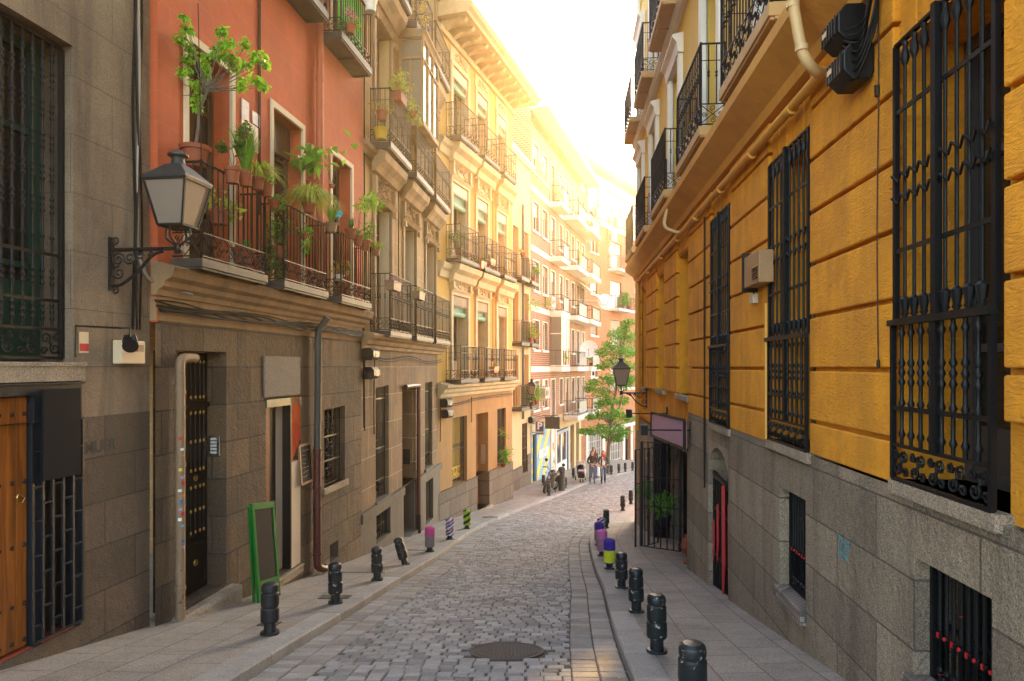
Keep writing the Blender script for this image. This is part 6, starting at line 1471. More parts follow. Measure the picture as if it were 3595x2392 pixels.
def far_bits():
    ac_unit(B, 37.0 + .45, -1.75, 'pale air conditioner beside a ground level window of the brick flats'); ac_unit(B, 38.85, 3.35, 'air conditioner on the brick flats next to the glazed gallery'); ac_unit(B, 36.5, 10.4, 'air conditioner under the roof of the brick flats, nearest one'); ac_unit(B, 40.9, 10.3, 'air conditioner under the roof of the brick flats, second one')
    ac_unit(Q, 54.5, 9.95, 'air conditioner on the orange brick wall under the cream storey', 1.0, .8); ac_unit(Q, 52.0, 11.3, 'air conditioner behind the left top railing', 1.0, .7); ac_unit(Q, 55.4, 11.3, 'air conditioner behind the right top railing', 1.0, .75)
    dish(Q.P(54.0, 9.2, .6), (-.5, -1, .2), .42, 'white dish on the balcony of the orange brick block'); dish(B.P(50.2, 4.7, 1.5), (.25, -1, .2), .6, 'large white dish at the end of the brick balconies'); dish(B.P(45.6, 1.15, 1.15), (-.2, -1, .25), .6, 'large white dish in front of the lowest brick balconies')
    # canvas awning and laundry
    f = B; t = thing('awning', f.P(47.5, 5.8, .1), 'pale green canvas awning sloping out from a brick balcony', 'awning'); b = MB(); a = [f.P(47, 5.9, .1), f.P(50, 5.9, .1), f.P(50, 4.5, 1.7), f.P(47, 4.5, 1.7)]; b.extrude(a, Vector((0, 0, .02))); b.build('canvas', mat('awning_canvas', (.42, .5, .36), .8, .1), t); b = MB()
    for Z in (47.05, 49.95): b.tube([f.P(Z, 4.6, .05), f.P(Z, 4.48, 1.7)], .02, 5)
    b.build('arm', M['white'], t)
    for i, (Z, dx, m_, lb) in enumerate(((49.4, 0, 'limewool', 'lime towel drying on a brick balcony'), (49.75, .0, 'indigo', 'purple cloth drying on a brick balcony'), (50.05, 0, 'whitewool', 'white cloth drying on a brick balcony'))):
        b = MB(); n = 6; vs = []
        for j in range(n + 1):
            for zz in (-2.2, -3.0): vs.append(f.P(Z - .15 + .3 * j / n, zz, 1.2 + .025 * math.sin(j * 2 + zz * 3)))
        b.add(vs, [(2 * j, 2 * j + 2, 2 * j + 3, 2 * j + 1) for j in range(n)]); o = b.build('laundry', M[m_]); s = o.modifiers.new('s', 'SOLIDIFY'); s.thickness = .01; tag(o, lb, 'laundry')
    b = MB(); 
    vs = []; n = 6
    for j in range(n + 1):
        for zz in (7.35, 6.5): vs.append(f.P(43.3 + .5 * j / n, zz, 1.0 + .03 * math.sin(j * 2 + zz)))
    b.add(vs, [(2 * j, 2 * j + 2, 2 * j + 3, 2 * j + 1) for j in range(n)]); o = b.build('laundry', M['yellowwool']); o.modifiers.new('s', 'SOLIDIFY').thickness = .01; tag(o, 'bright yellow cloth hung on a high brick balcony', 'laundry')
    # aerial on the yellow roof
    c = Y.P(27.5, 11.8, -.6); t = thing('aerial', c, 'thin aerial mast on the roof of the yellow house', 'aerial'); b = MB(); b.tube([c, c + Vector((0, 0, 5.5))], .025, 6); b.build('mast', M['pipe_grey'], t); b = MB()
    for k in range(7): p = c + Vector((-.1 + k * .14, 0, 1.9)); b.tube([p - Vector((0, .25, 0)), p + Vector((0, .25, 0))], .008, 4)
    b.tube([c + Vector((-.2, 0, 1.9)), c + Vector((.85, 0, 1.9))], .012, 5); b.build('antenna', M['pipe_grey'], t)
# ---------------------------------------------------------------- plants on the balconies
def plants():
    f = O
    def rail(px, py, d=.46): Z = f.Z(px, d); return f.P(Z, f.z(Z, py, d), d)
    # fig like tree in a big pot on the first balcony
    c = rail(686, 590, .25); t = thing('potted_tree', c, 'small tree with bright lime leaves in a wide terracotta pot on the first balcony', 'potted tree'); b = MB(); pot_mesh(b, c, .165, .25); b.build('pot', M['terracotta'], t, smooth=True)
    top = c + Vector((0, 0, .24)); Zt = f.Z(686, .25)
    def at(x, y, dd=0): 
        px, py = 500 + x / 1.425, y / 1.425; Z = Zt + dd; r = (px - CX) / F; Yv = top.y + dd; return Vector((r * Yv, Yv, (CY - py) / F * Yv))
    tr = curve_pts([top, at(280, 640), at(285, 560, .02), at(320, 470, .0), at(345, 400, .03)], 5); b = MB(); b.tube(tr, [.022 - .010 * i / len(tr) for i in range(len(tr))], 7)
    cl = [(210, 75, 26, -.25), (228, 165, 40, -.15), (200, 200, 35, -.1), (250, 250, 45, 0), (240, 300, 50, .05), (225, 365, 40, -.1), (290, 330, 45, .1), (280, 420, 38, -.05), (320, 390, 30, .1), (340, 260, 50, .1), (390, 160, 42, .0), (375, 220, 50, .15), (410, 290, 50, .1), (450, 240, 45, -.1), (490, 290, 55, .1), (520, 230, 42, .2), (550, 310, 50, .05), (600, 290, 42, .15), (625, 310, 30, .1), (620, 415, 32, .1), (590, 435, 25, 0), (530, 400, 40, -.1), (485, 440, 32, -.15), (165, 405, 28, .1), (150, 480, 22, .1), (285, 490, 30, .05), (275, 540, 22, .05), (440, 330, 45, .2)]
    base = at(330, 430)
    for x, y, r, dd in cl:
        q = at(x, y, dd); m = base.lerp(q, .5) + Vector((0, 0, -.05)); b.tube(curve_pts([base.lerp(tr[-6], RN.random()), m, q], 4), [.009, .008, .007, .006, .005, .004, .004, .003, .003], 4, False)
    b.build('trunk', M['bark'], t, smooth=True); b = MB()
    for x, y, r, dd in cl:
        rr = r / 1.425 / F * top.y; bush(b, at(x, y, dd), (rr, rr, rr * .85), int(r * 1.25), .07, .05, .9)
    b.build('crown', M['leaf_lime'], t)
    P = lambda kind, px, py, r, h, lb, **k: potted(kind, rail(px, py, k.pop('d', .5)), r, h, lb, **k)
    P('upright', 816, 645, .095, .19, 'terracotta pot with dark rubbery leaves hung on the first balcony rail', leaf='leaf_dark', size=.34, n=170, leafL=.06)
    P('tuft', 862, 655, .09, .19, 'pot with a tuft of mixed grassy leaves next to the dark leaved plant', leaf='leaf_mid', size=.5, n=150)
    P('grass', 905, 668, .085, .16, 'pot with long arching thin blades on the first balcony rail', leaf='leaf_straw', size=.42, n=110)
    P('bush', 937, 690, .085, .2, 'pot with small bright leaves at the end of the first balcony', leaf='leaf_lime', size=.2, n=110, leafL=.05)
    P('hang', 962, 735, .085, .13, 'empty looking terracotta pot with a trailing plant at the gap between balconies', leaf='leaf_mid', size=.2, n=50, d=.3)
    P('hang', 975, 905, .11, .16, 'terracotta pot with a dark bushy plant between the first and second balcony', leaf='leaf_dark', size=.5, n=200, leafL=.07, d=.25)
    P('bush', 968, 900, .1, .15, 'pot on the floor of the gap with dark green foliage', leaf='leaf_mid', size=.36, n=160, leafL=.06, d=.12)
    P('grass', 1085, 748, .11, .15, 'huge spider plant spilling yellow green blades over the second balcony', leaf='leaf_straw', size=.5, n=420)
    P('upright', 1095, 665, .09, .14, 'plant with broad dark green leaves above the spider plant', leaf='leaf_mid', size=.32, n=26, leafL=.24, d=.3)
    P('tuft', 1164, 815, .1, .15, 'grey brown planter with thin leaves at the end of the second balcony', leaf='leaf_mid', size=.3, n=60, potm='pipe_buff')
    P('tuft', 1232, 838, .105, .17, 'terracotta pot with a small spiky aloe on the third balcony', leaf='leaf_dark', size=.2, n=40)
    P('upright', 1256, 862, .1, .17, 'terracotta pot with tall round green leaves on the third balcony', leaf='leaf_lime', size=.6, n=70, leafL=.11)
    P('bush', 1283, 880, .1, .19, 'terracotta pot with a leafy bush on the third balcony', leaf='leaf_mid', size=.26, n=100, leafL=.08)
    P('grass', 1318, 898, .1, .15, 'brown trough with a pale green arching plant at the far end of the third balcony', leaf='leaf_straw', size=.26, n=130, potm='wood_mid')
    P('bush', 1190, 985, .1, .1, 'dried brown plant standing inside the third balcony', leaf='leaf_dry', size=.22, n=120, leafL=.05, d=.25, potm='white')
    P('bush', 770, 790, .13, .18, 'plant with yellowing round leaves seen through the first balcony rail', leaf='leaf_straw', size=.28, n=40, leafL=.13, d=.2)
    P('bush', 850, 925, .13, .2, 'terracotta pot on the floor of the first balcony', leaf='leaf_mid', size=.14, n=50, leafL=.05, d=.2)
    P('hang', 1065, 840, .08, .1, 'trailing vine hanging through the second balcony rail', leaf='leaf_mid', size=.3, n=70, leafL=.07, d=.38)
    P('upright', 1165, 660, .05, .06, 'tall thin stem with three large round leaves by the third door', leaf='leaf_lime', size=.5, n=12, leafL=.2, d=.25)
    c = rail(1190, 752, .5); t = thing('pinwheel', c, 'turquoise toy pinwheel on the second balcony', 'pinwheel'); b = MB()
    for k in range(6): leafquad(b, c, Vector((math.cos(k), -.3, math.sin(k))), Vector((0, 1, 0)), .09, .06)
    b.build('sail', flat('turquoise', (.02, .5, .55), .4), t); b = MB(); b.tube([c, c - Vector((0, 0, .2))], .004, 4); b.build('stick', M['white'], t)
    # upper terracotta balcony: pink flowers, green cloth
    Z = f.Z(1237, .5); t = potted('bush', f.P(Z, f.z(Z, 120, .46), .46), .1, .17, 'pot of pink and purple flowers on the high terracotta balcony', 'pinkf', size=.24, n=90, leafL=.04); b = MB(); bush(b, f.P(Z, f.z(Z, 82, .46), .48), .16, 120, .045); b.build('leaves', M['leaf_mid'], t)
    Z = f.Z(1205, .4); b = MB(); vs = []
    for j in range(9):
        for zz in (6.0, 7.05): vs.append(f.P(12.15 + 1.3 * j / 8, zz, .36 + .02 * math.sin(j * 2.2)))
    b.add(vs, [(2 * j, 2 * j + 2, 2 * j + 3, 2 * j + 1) for j in range(8)]); o = b.build('cloth_screen', flat('green_cloth', (.02, .42, .02), .8)); o.modifiers.new('s', 'SOLIDIFY').thickness = .006; tag(o, 'bright green cloth screen inside the high terracotta balcony', 'screen')
    f = T
    def rt(px, py, d=.5): Z = f.Z(px, d); return Z, f.z(Z, py, d), f.P(Z, f.z(Z, py, d), d)
    Z, z, p = rt(1405, 365, .55); potted('bush', p, .1, .2, 'terracotta trough of leafy plants on the upper tan balcony', 'leaf_straw', size=.34, n=190, leafL=.07, fac=f, box=(Z, z, .55, .55, .2)); b = None
    Z, z, p = rt(1450, 412, .55); potted('hang', p, .09, .16, 'terracotta pot with trailing leaves under the glazed bay', 'leaf_straw', size=.36, n=150, leafL=.07)
    Z, z, p = rt(1338, 490, .25); potted('bush', p, .15, .24, 'yellow pot on the floor of the upper tan balcony', 'leaf_mid', potm='yellow', size=.1, n=20, leafL=.05)
    Z, z, p = rt(1342, 425, .42); potted('bush', p, .12, .2, 'brown pot with dull leaves inside the upper tan balcony', 'leaf_dry', size=.24, n=90, leafL=.05)
    Z, z, p = rt(1300, 42, .5); potted('tuft', p, .14, .3, 'white pot hanging at the top of the tan house', 'leaf_mid', potm='white', size=.2, n=20)
    Z, z, p = rt(1381, 1022, .55); potted('bush', p, .1, .2, 'wicker trough with a few magenta flowers on the lower tan balcony', 'pinkf', potm='pipe_buff', size=.1, n=40, leafL=.04, fac=f, box=(Z, z, .55, .62, .2))
    Z, z, p = rt(1470, 1054, .55); potted('bush', p, .1, .2, 'wicker trough with small pale leaves on the middle lower tan balcony', 'leaf_straw', potm='pipe_buff', size=.1, n=50, leafL=.04, fac=f, box=(Z, z, .55, .6, .2))
    b = MB(); Z = f.Z(1485, .5)
    for k in range(9): bush(b, f.P(Z - .2 + .06 * (k % 4), 10.1 - k * .21, .5), (.2, .2, .2), 70, .07, .03, 1.0)
    tag(b.build('hanging_plant', M['leaf_dry']), 'golden dried plant hanging from the top tan balcony', 'plant')
    f = Y
    def ry(px, py, d=.4): Z = f.Z(px, d); return Z, f.z(Z, py, d), f.P(Z, f.z(Z, py, d), d)
    for px, py, lb, kind, lf, n in ((1735, 1312, 'orange trough behind the middle lowest rail of the yellow house', 'tuft', 'leaf_mid', 8), (1690, 945, 'orange box at the near end of the middle yellow balcony', 'tuft', 'leaf_mid', 6), (1722, 935, 'orange trough inside the middle yellow balcony', 'tuft', 'leaf_mid', 8)):
        Z, z, p = ry(px, py, .42); potted(kind, p, .1, .26, lb, lf, potm='orange_box', size=.2, n=n, fac=f, box=(Z, z, .42, .55, .22))
    Z, z, p = ry(1610, 895, .3); potted('bush', p, .13, .22, 'dark leafy plant with white blooms in the first middle yellow balcony', 'leaf_dark', size=.42, n=150, leafL=.08)
    Z, z, p = ry(1768, 1640, .1); t = potted('bush', p, .12, .15, 'ferny plants and orange flowers growing out of the second barred window', 'leaf_mid', size=.42, n=220, leafL=.09); b = MB(); bush(b, p + Vector((0, -.1, 1.35)), (.35, .25, .3), 60, .07); bush(b, p + Vector((0.1, -.1, .8)), (.2, .2, .5), 60, .07); b.build('climber', M['leaf_lime'], t); b = MB(); bush(b, p + Vector((0, -.15, 1.5)), (.3, .2, .25), 14, .07); b.build('flower', M['orangef'], t)
    f = B
    for Z, z, k, lf, s, n, lb in ((34.3, -2.0, 'bush', 'leaf_lime', .62, 330, 'big bright green bush filling the lowest cream balcony'), (35.0, -1.95, 'grass', 'leaf_straw', .6, 120, 'yellow green arching plant at the far end of the lowest cream balcony'), (34.0, 1.2, 'bush', 'leaf_straw', .4, 140, 'yellowish bush on the middle cream balcony'), (34.9, 1.2, 'bush', 'leaf_dry', .42, 150, 'orange tinted bush at the far end of the middle cream balcony'), (34.6, 1.4, 'upright', 'leaf_lime', 1.3, 130, 'young tree rising from the middle cream balcony'), (34.5, 4.3, 'bush', 'leaf_mid', .4, 140, 'flowering bush on the top cream balcony'), (32.6, 5.2, 'bush', 'leaf_straw', .2, 60, 'small pot on the rail of the top left cream balcony')):
        potted(k, f.P(Z, z, .42), .13, .22, lb, lf, size=s, n=n, leafL=.1)
    for Z, z, lb in ((40.6, .05, 'pots on the lowest brick balcony beside the dish'), (49.3, 0.05, 'plant pot at the far end of the lowest brick balconies')): potted('bush', f.P(Z, z, .6), .14, .22, lb, 'leaf_lime', size=.35, n=60, leafL=.1)
    f = Q
    for Z, z, lb in ((55.0, 4.65, 'leafy plants along the middle balcony of the orange brick block'), (56.2, 4.65, 'climbing plant on the railing of the orange brick block')): potted('bush', f.P(Z, z, .8), .2, .3, lb, 'leaf_mid', size=.75, n=130, leafL=.16)
    f = R_
    p = f.P(18.1, -3.75, .14); t = potted('bush', p, .16, .3, 'fern pot hung on the stone corner just beyond the iron gate', 'leaf_mid', potm='pipe_buff', size=.36, n=230, leafL=.08)
    p = f.P(14.9, -3.5, .1); potted('bush', p, .14, .25, 'dark pot with a bushy fern behind the open gate leaf', 'leaf_mid', potm='iron', size=.36, n=260, leafL=.08)
    c = f.P(13.2, -D(13.2) + .02, -.13); t = thing('clay_jar', c, 'tall openwork clay jar standing at the edge of the gate recess', 'jar'); b = MB(); b.lathe([(.1, 0), (.12, .03), (.06, .06), (.05, .12), (.13, .25), (.15, .36), (.12, .47), (.08, .52), (.09, .55), (.06, .55)], c, 16); b.build('body', M['terracotta'], t, smooth=True); b = MB()
    for k in range(10):
        a0 = k * PI / 5
        for sg in (-1, 1): b.tube([c + Vector((math.cos(a0 + sg * .1 * j) * r, math.sin(a0 + sg * .1 * j) * r, z)) for j, (r, z) in enumerate(((.1, .17), (.137, .25), (.152, .31), (.154, .36), (.14, .43), (.11, .5)))], .007, 4)
    b.build('lattice', M['terracotta'], t)
M['orange_box'] = mat('orange_plastic', (.62, .15, .02), .5, .1, 3, .05, 40)
# ================================================================ people, pram, motorcycle, bin, tree
import bmesh
def skin(name, nodes, edges, root, loc, rz, parent, matf, sub=2):
    bm = bmesh.new(); lay = bm.verts.layers.skin.verify(); vs = {}
    for k, (p, r) in nodes.items():
        v = bm.verts.new(p); v[lay].radius = (r, r) if not isinstance(r, tuple) else r; v[lay].use_root = (k == root); vs[k] = v
    for a, b in edges: bm.edges.new((vs[a], vs[b]))
    me = bpy.data.meshes.new(name + '_skeleton'); bm.to_mesh(me); bm.free()
    o = bpy.data.objects.new('tmp', me); COL.objects.link(o); o.modifiers.new('s', 'SKIN').use_smooth_shade = True
    m = o.modifiers.new('d', 'SUBSURF'); m.levels = m.render_levels = sub
    dg = bpy.context.evaluated_depsgraph_get(); ev = bpy.data.meshes.new_from_object(o.evaluated_get(dg)); bpy.data.objects.remove(o); bpy.data.meshes.remove(me)
    mats, f = matf; ev.materials.clear()
    for q in mats: ev.materials.append(q)
    for p in ev.polygons: p.material_index = f(p.center); p.use_smooth = True
    ev.transform(Matrix.Translation(loc) @ Matrix.Rotation(rz, 4, 'Z')); ev.name = name
    r = bpy.data.objects.new(name, ev); COL.objects.link(r)
    if parent is not None: attach(r, parent)
    return r
def person(loc, rz, label, top, legs, shoes, hairm, arms, stride=.1, hair='short', scarf=None, h=1.0, shirt=None, bootz=.1):
    loc = Vector(loc); t = thing('person', loc, label, 'person', None)
    N = {}; E = []
    def chain(*ks): E.extend(zip(ks, ks[1:]))
    N['pel'] = ((0, 0, .93), (.15, .11)); N['spine'] = ((0, .01, 1.08), (.135, .1)); N['chest'] = ((0, .015, 1.28), (.16, .115)); N['nb'] = ((0, .0, 1.44), (.085, .07)); N['neck'] = ((0, -.012, 1.5), .056); N['jaw'] = ((0, -.035, 1.555), (.066, .07)); N['head'] = ((0, -.012, 1.635), (.077, .095)); N['crown'] = ((0, 0, 1.71), (.05, .06))
    chain('pel', 'spine', 'chest', 'nb', 'neck', 'jaw', 'head', 'crown')
    N['nose'] = ((0, -.118, 1.6), .013); E.append(('head', 'nose'))
    for s, n in ((-1, 'l'), (1, 'r')):
        N['ear' + n] = ((s * .086, .0, 1.61), .014); E.append(('head', 'ear' + n))
        st = stride * s
        N['hip' + n] = ((s * .09, 0, .87), .1); N['knee' + n] = ((s * .095, -.04 - st, .49), .066); N['calf' + n] = ((s * .095, .0 - st * .9, .34), .062); N['ank' + n] = ((s * .1, .03 - st * 1.1, .09), .043); N['heel' + n] = ((s * .1, .03 - st * 1.1, .045), .045); N['ball' + n] = ((s * .105, -.1 - st * 1.1, .035), .04); N['toe' + n] = ((s * .11, -.17 - st * 1.1, .03), .028)
        chain('pel', 'hip' + n, 'knee' + n, 'calf' + n, 'ank' + n, 'heel' + n, 'ball' + n, 'toe' + n)
        sh, el, wr, hd = arms[n]
        N['sh' + n] = (sh, .068); N['ua' + n] = (tuple((Vector(sh) + Vector(el)) / 2), .058); N['el' + n] = (el, .048); N['fa' + n] = (tuple(Vector(el).lerp(Vector(wr), .4)), .045); N['wr' + n] = (wr, .031); N['palm' + n] = (hd, (.036, .024))
        chain('chest', 'sh' + n, 'ua' + n, 'el' + n, 'fa' + n, 'wr' + n, 'palm' + n)
        d = (Vector(hd) - Vector(wr)).normalized(); sd = d.cross(Vector((0, 1, .3))).normalized(); cu = d.cross(sd).normalized() * (1 if n == 'l' else 1)
        for i, (o, L) in enumerate(((-.03, .062), (-.011, .072), (.009, .068), (.028, .054))):
            a = Vector(hd) + sd * o + d * .03; N[f'f{n}{i}a'] = (tuple(a), .0095); N[f'f{n}{i}b'] = (tuple(a + d * L * .55 + cu * .006), .009); N[f'f{n}{i}c'] = (tuple(a + d * L * .85 + cu * .03), .0075); chain('palm' + n, f'f{n}{i}a', f'f{n}{i}b', f'f{n}{i}c')
        a = Vector(hd) - sd * .034 - d * .01; N[f't{n}a'] = (tuple(a), .011); N[f't{n}b'] = (tuple(a - sd * .02 + d * .035 + cu * .012), .009); chain('palm' + n, f't{n}a', f't{n}b')
    wl, wrr = Vector(arms['l'][2]), Vector(arms['r'][2])
    def mf(c):
        z = c.z
        for n in 'lr':
            w, e = Vector(arms[n][2]), Vector(arms[n][1]); d = (w - e).normalized()
            if (c - w).dot(d) > -.01 and (c - w).length < .22 and (z > .6): return 0
        if z > 1.475: return 0
        if z < bootz: return 3
        armd = min(abs((c - Vector(arms[n][k])).length) for n in 'lr' for k in (1,))
        if z < .9 and not (abs(c.x) > .2 and z > .78): return 2
        if shirt and abs(c.x) < .075 and c.y < -.03 and .95 < z < 1.46: return 4
        return 1
    mats = [M['skin'], top, legs, shoes] + ([shirt] if shirt else [])
    S = Matrix.Scale(h, 4); b = skin('body', N, E, 'pel', loc, rz, t, (mats, mf))
    A = Matrix.Translation(loc) @ Matrix.Rotation(rz, 4, 'Z')
    hm = MB(); 
    vs = []; n, k = 14, 8
    for i in range(k + 1):
        th = PI * (.0 + .62 * i / k)
        for j in range(n):
            a = 2 * PI * j / n; fr = math.cos(a - -PI / 2) ; lim = .36 if fr > .35 else 1
            tt = min(th, PI * .62 * (lim if fr > .35 else 1)); r = .094
            vs.append(A @ Vector((r * math.sin(tt) * math.cos(a), .008 + r * 1.18 * math.sin(tt) * math.sin(a), 1.635 + .112 * math.cos(tt) * 1.0)))
    hm.add(vs, [(i * n + j, i * n + (j + 1) % n, (i + 1) * n + (j + 1) % n, (i + 1) * n + j) for i in range(k) for j in range(n)])
    if hair == 'long':
        for s in (-1, 1): hm.tube([A @ Vector((s * .07, .03, 1.65)), A @ Vector((s * .088, .035, 1.55)), A @ Vector((s * .1, .0, 1.43)), A @ Vector((s * .09, -.06, 1.36))], [.04, .04, .035, .012], 8)
        hm.tube([A @ Vector((0, .07, 1.65)), A @ Vector((0, .1, 1.53)), A @ Vector((0, .12, 1.4))], [.07, .07, .03], 8)
    hm.build('hair', hairm, t, smooth=True)
    e = MB()
    for s in (-1, 1): e.lathe([(.001, -.008), (.011, -.004), (.011, .004), (.001, .009)], A @ Vector((s * .032, -.098, 1.632)), 8, A.to_3x3() @ Vector((0, -1, 0)))
    e.build('eyes', M['black'], t, smooth=True)
    mth = MB(); mth.tube([A @ Vector((-.022, -.096, 1.565)), A @ Vector((0, -.106, 1.563)), A @ Vector((.022, -.096, 1.565))], .006, 5); mth.build('mouth', M['lip'], t)
    if scarf:
        s = MB(); pts = [A @ Vector((.1 * math.cos(x * PI / 8), -.01 + .1 * math.sin(x * PI / 8), 1.475 + .02 * math.sin(x * 1.1))) for x in range(17)]; s.tube(pts, .042, 8); s.tube([A @ Vector((.02, -.1, 1.47)), A @ Vector((.03, -.14, 1.38)), A @ Vector((.03, -.14, 1.24))], [.05, .05, .03], 8); s.build('scarf', scarf, t, smooth=True)
    return t, A
def people():
    M['skin'] = flat('skin', (.5, .27, .18), .55); M['lip'] = flat('lip', (.35, .1, .08), .5)
    jeans = mat('blue_jeans', (.06, .12, .22), .85, .2, 8, .1); djeans = mat('dark_jeans', (.05, .085, .14), .85, .2, 8, .1)
    a1 = dict(l=((-.185, .01, 1.385), (-.26, -.0, 1.13), (-.14, -.2, 1.06), (-.07, -.24, 1.06)), r=((.185, .01, 1.385), (.25, -.01, 1.13), (.1, -.2, 1.04), (.03, -.235, 1.05)))
    y = 36.4; person((4.28, y, -D(y) - KH + .01), .05, 'man in a black jacket and blue jeans walking towards the camera with his hands together', M['blacktop'], jeans, M['brownshoe'], M['darkhair'], a1, .12)
    a2 = dict(l=((-.18, .01, 1.385), (-.25, .02, 1.13), (-.2, -.16, 1.0), (-.17, -.23, .99)), r=((.18, .01, 1.385), (.26, .02, 1.13), (.24, -.14, 1.0), (.2, -.21, 1.0)))
    t, A = person((4.87, y, -D(y) - KH + .01), -.05, 'woman with long reddish hair, red scarf, white shirt and open dark green jacket', M['greentop'], jeans, M['black'], M['redhair'], a2, -.13, 'long', M['scarf'], 1, M['whiteshirt'], .38)
    b = MB(); A2 = A
    b.hexa([A @ Vector(v) for v in ((.22, -.08, .84), (.3, -.08, .84), (.32, .14, .84), (.24, .14, .84), (.22, -.07, 1.06), (.29, -.07, 1.06), (.3, .12, 1.06), (.24, .12, 1.06))]); o = b.build('handbag', M['greentop'], None, bev=.02)
    s = MB(); s.tube(curve_pts([A @ Vector((.25, 0, 1.05)), A @ Vector((.22, -.05, 1.3)), A @ Vector((.17, .0, 1.46)), A @ Vector((.22, .12, 1.3)), A @ Vector((.27, .08, 1.05))], 5), .009, 5); s.build('strap', M['black'], o)
    tag(o, 'dark shoulder bag at the side of the woman in the red scarf', 'handbag')
    a3 = dict(l=((-.18, .01, 1.385), (-.22, .03, 1.12), (-.2, -.08, .9), (-.2, -.12, .82)), r=((.18, .01, 1.385), (.22, .03, 1.12), (.21, -.06, .9), (.21, -.1, .82)))
    y = 38.2; person((4.58, y, -D(y) - KH + .07), .1, 'person in a dark maroon top following behind the man in black', M['maroontop'], djeans, M['black'], M['darkhair'], a3, .1, 'long')
def pram():
    x0, y0 = 3.66, 36.3; z0 = -D(y0) + .02; c = Vector((x0, y0, z0)); t = thing('pram', c, 'black and grey pram with a pale hood standing on the pavement', 'pram'); up = Vector((0, 0, 1))
    def P(x, y, z): return c + Vector((x, y, z))
    for x, y, r in ((-.26, .32, .14), (.26, .32, .14), (-.07, -.38, .1), (.07, -.38, .1)):
        b = MB(); b.lathe([(r * .6, -.022), (r * .92, -.024), (r, -.01), (r, .01), (r * .92, .024), (r * .6, .022)], P(x, y, r), 18, (1, 0, 0)); w = b.build('wheel', M['black'], t, smooth=True)
        b = MB(); b.lathe([(r * .62, -.012), (r * .62, .012), (.02, .02), (.001, .02)], P(x, y, r), 14, (1, 0, 0)); b.build('rim', M['steel'], w)
    b = MB()
    for s in (-1, 1): b.tube([P(s * .26, .32, .14), P(s * .24, .1, .5), P(s * .22, -.3, .28), P(s * .07, -.38, .1)], .014, 6); b.tube([P(s * .24, -.1, .42), P(s * .25, .35, .85), P(s * .24, .5, 1.02)], .014, 6)
    b.tube([P(-.24, .5, 1.02), P(.24, .5, 1.02)], .018, 8); b.tube([P(-.26, .32, .14), P(.26, .32, .14)], .012, 6); b.build('frame', M['steel'], t)
    b = MB(); b.tube(curve_pts([P(0, -.32, .36), P(0, -.16, .42), P(0, .1, .5), P(0, .3, .85)], 5), [.16 + .05 * math.sin(i / 15 * PI) for i in range(16)], 12); b.build('seat', M['black'], t, smooth=True)
    b = MB(); vs = []; n, k = 12, 7
    for i in range(k + 1):
        th = PI * (.02 + .5 * i / k)
        for j in range(n + 1): a = PI * j / n; vs.append(P(.25 * math.cos(a), .28 - .36 * math.sin(th) * math.sin(a) * .95 + .0, .62 + .34 * math.sin(a) * (.55 + .45 * math.cos(th * .5))))
    # hood: barrel of hoops
    vs = []
    for i in range(k + 1):
        y = .34 - .42 * i / k; hh = .3 - .08 * (i / k) ** 2
        for j in range(n + 1): a = PI * j / n; vs.append(P(.245 * math.cos(a), y, .7 + hh * math.sin(a)))
    b.add(vs, [(i * (n + 1) + j, i * (n + 1) + j + 1, (i + 1) * (n + 1) + j + 1, (i + 1) * (n + 1) + j) for i in range(k) for j in range(n)]); o = b.build('hood', flat('pale_grey_fabric', (.34, .32, .3), .8), t, smooth=True); o.modifiers.new('s', 'SOLIDIFY').thickness = .015
    b = MB(); b.tube(curve_pts([P(-.13, -.18, .6), P(0, -.22, .58), P(.13, -.16, .6)], 4), .07, 8); b.build('blanket', mat('patterned_blanket', (.5, .42, .52), .85, .1, 8, .05, col2=(.1, .05, .14), c2amt=1, c2scale=16), t, smooth=True)
    b = MB(); b.box(c.x - .18, c.x + .18, c.y - .2, c.y + .25, c.z + .2, c.z + .3); b.build('basket', M['black'], t, bev=.02)
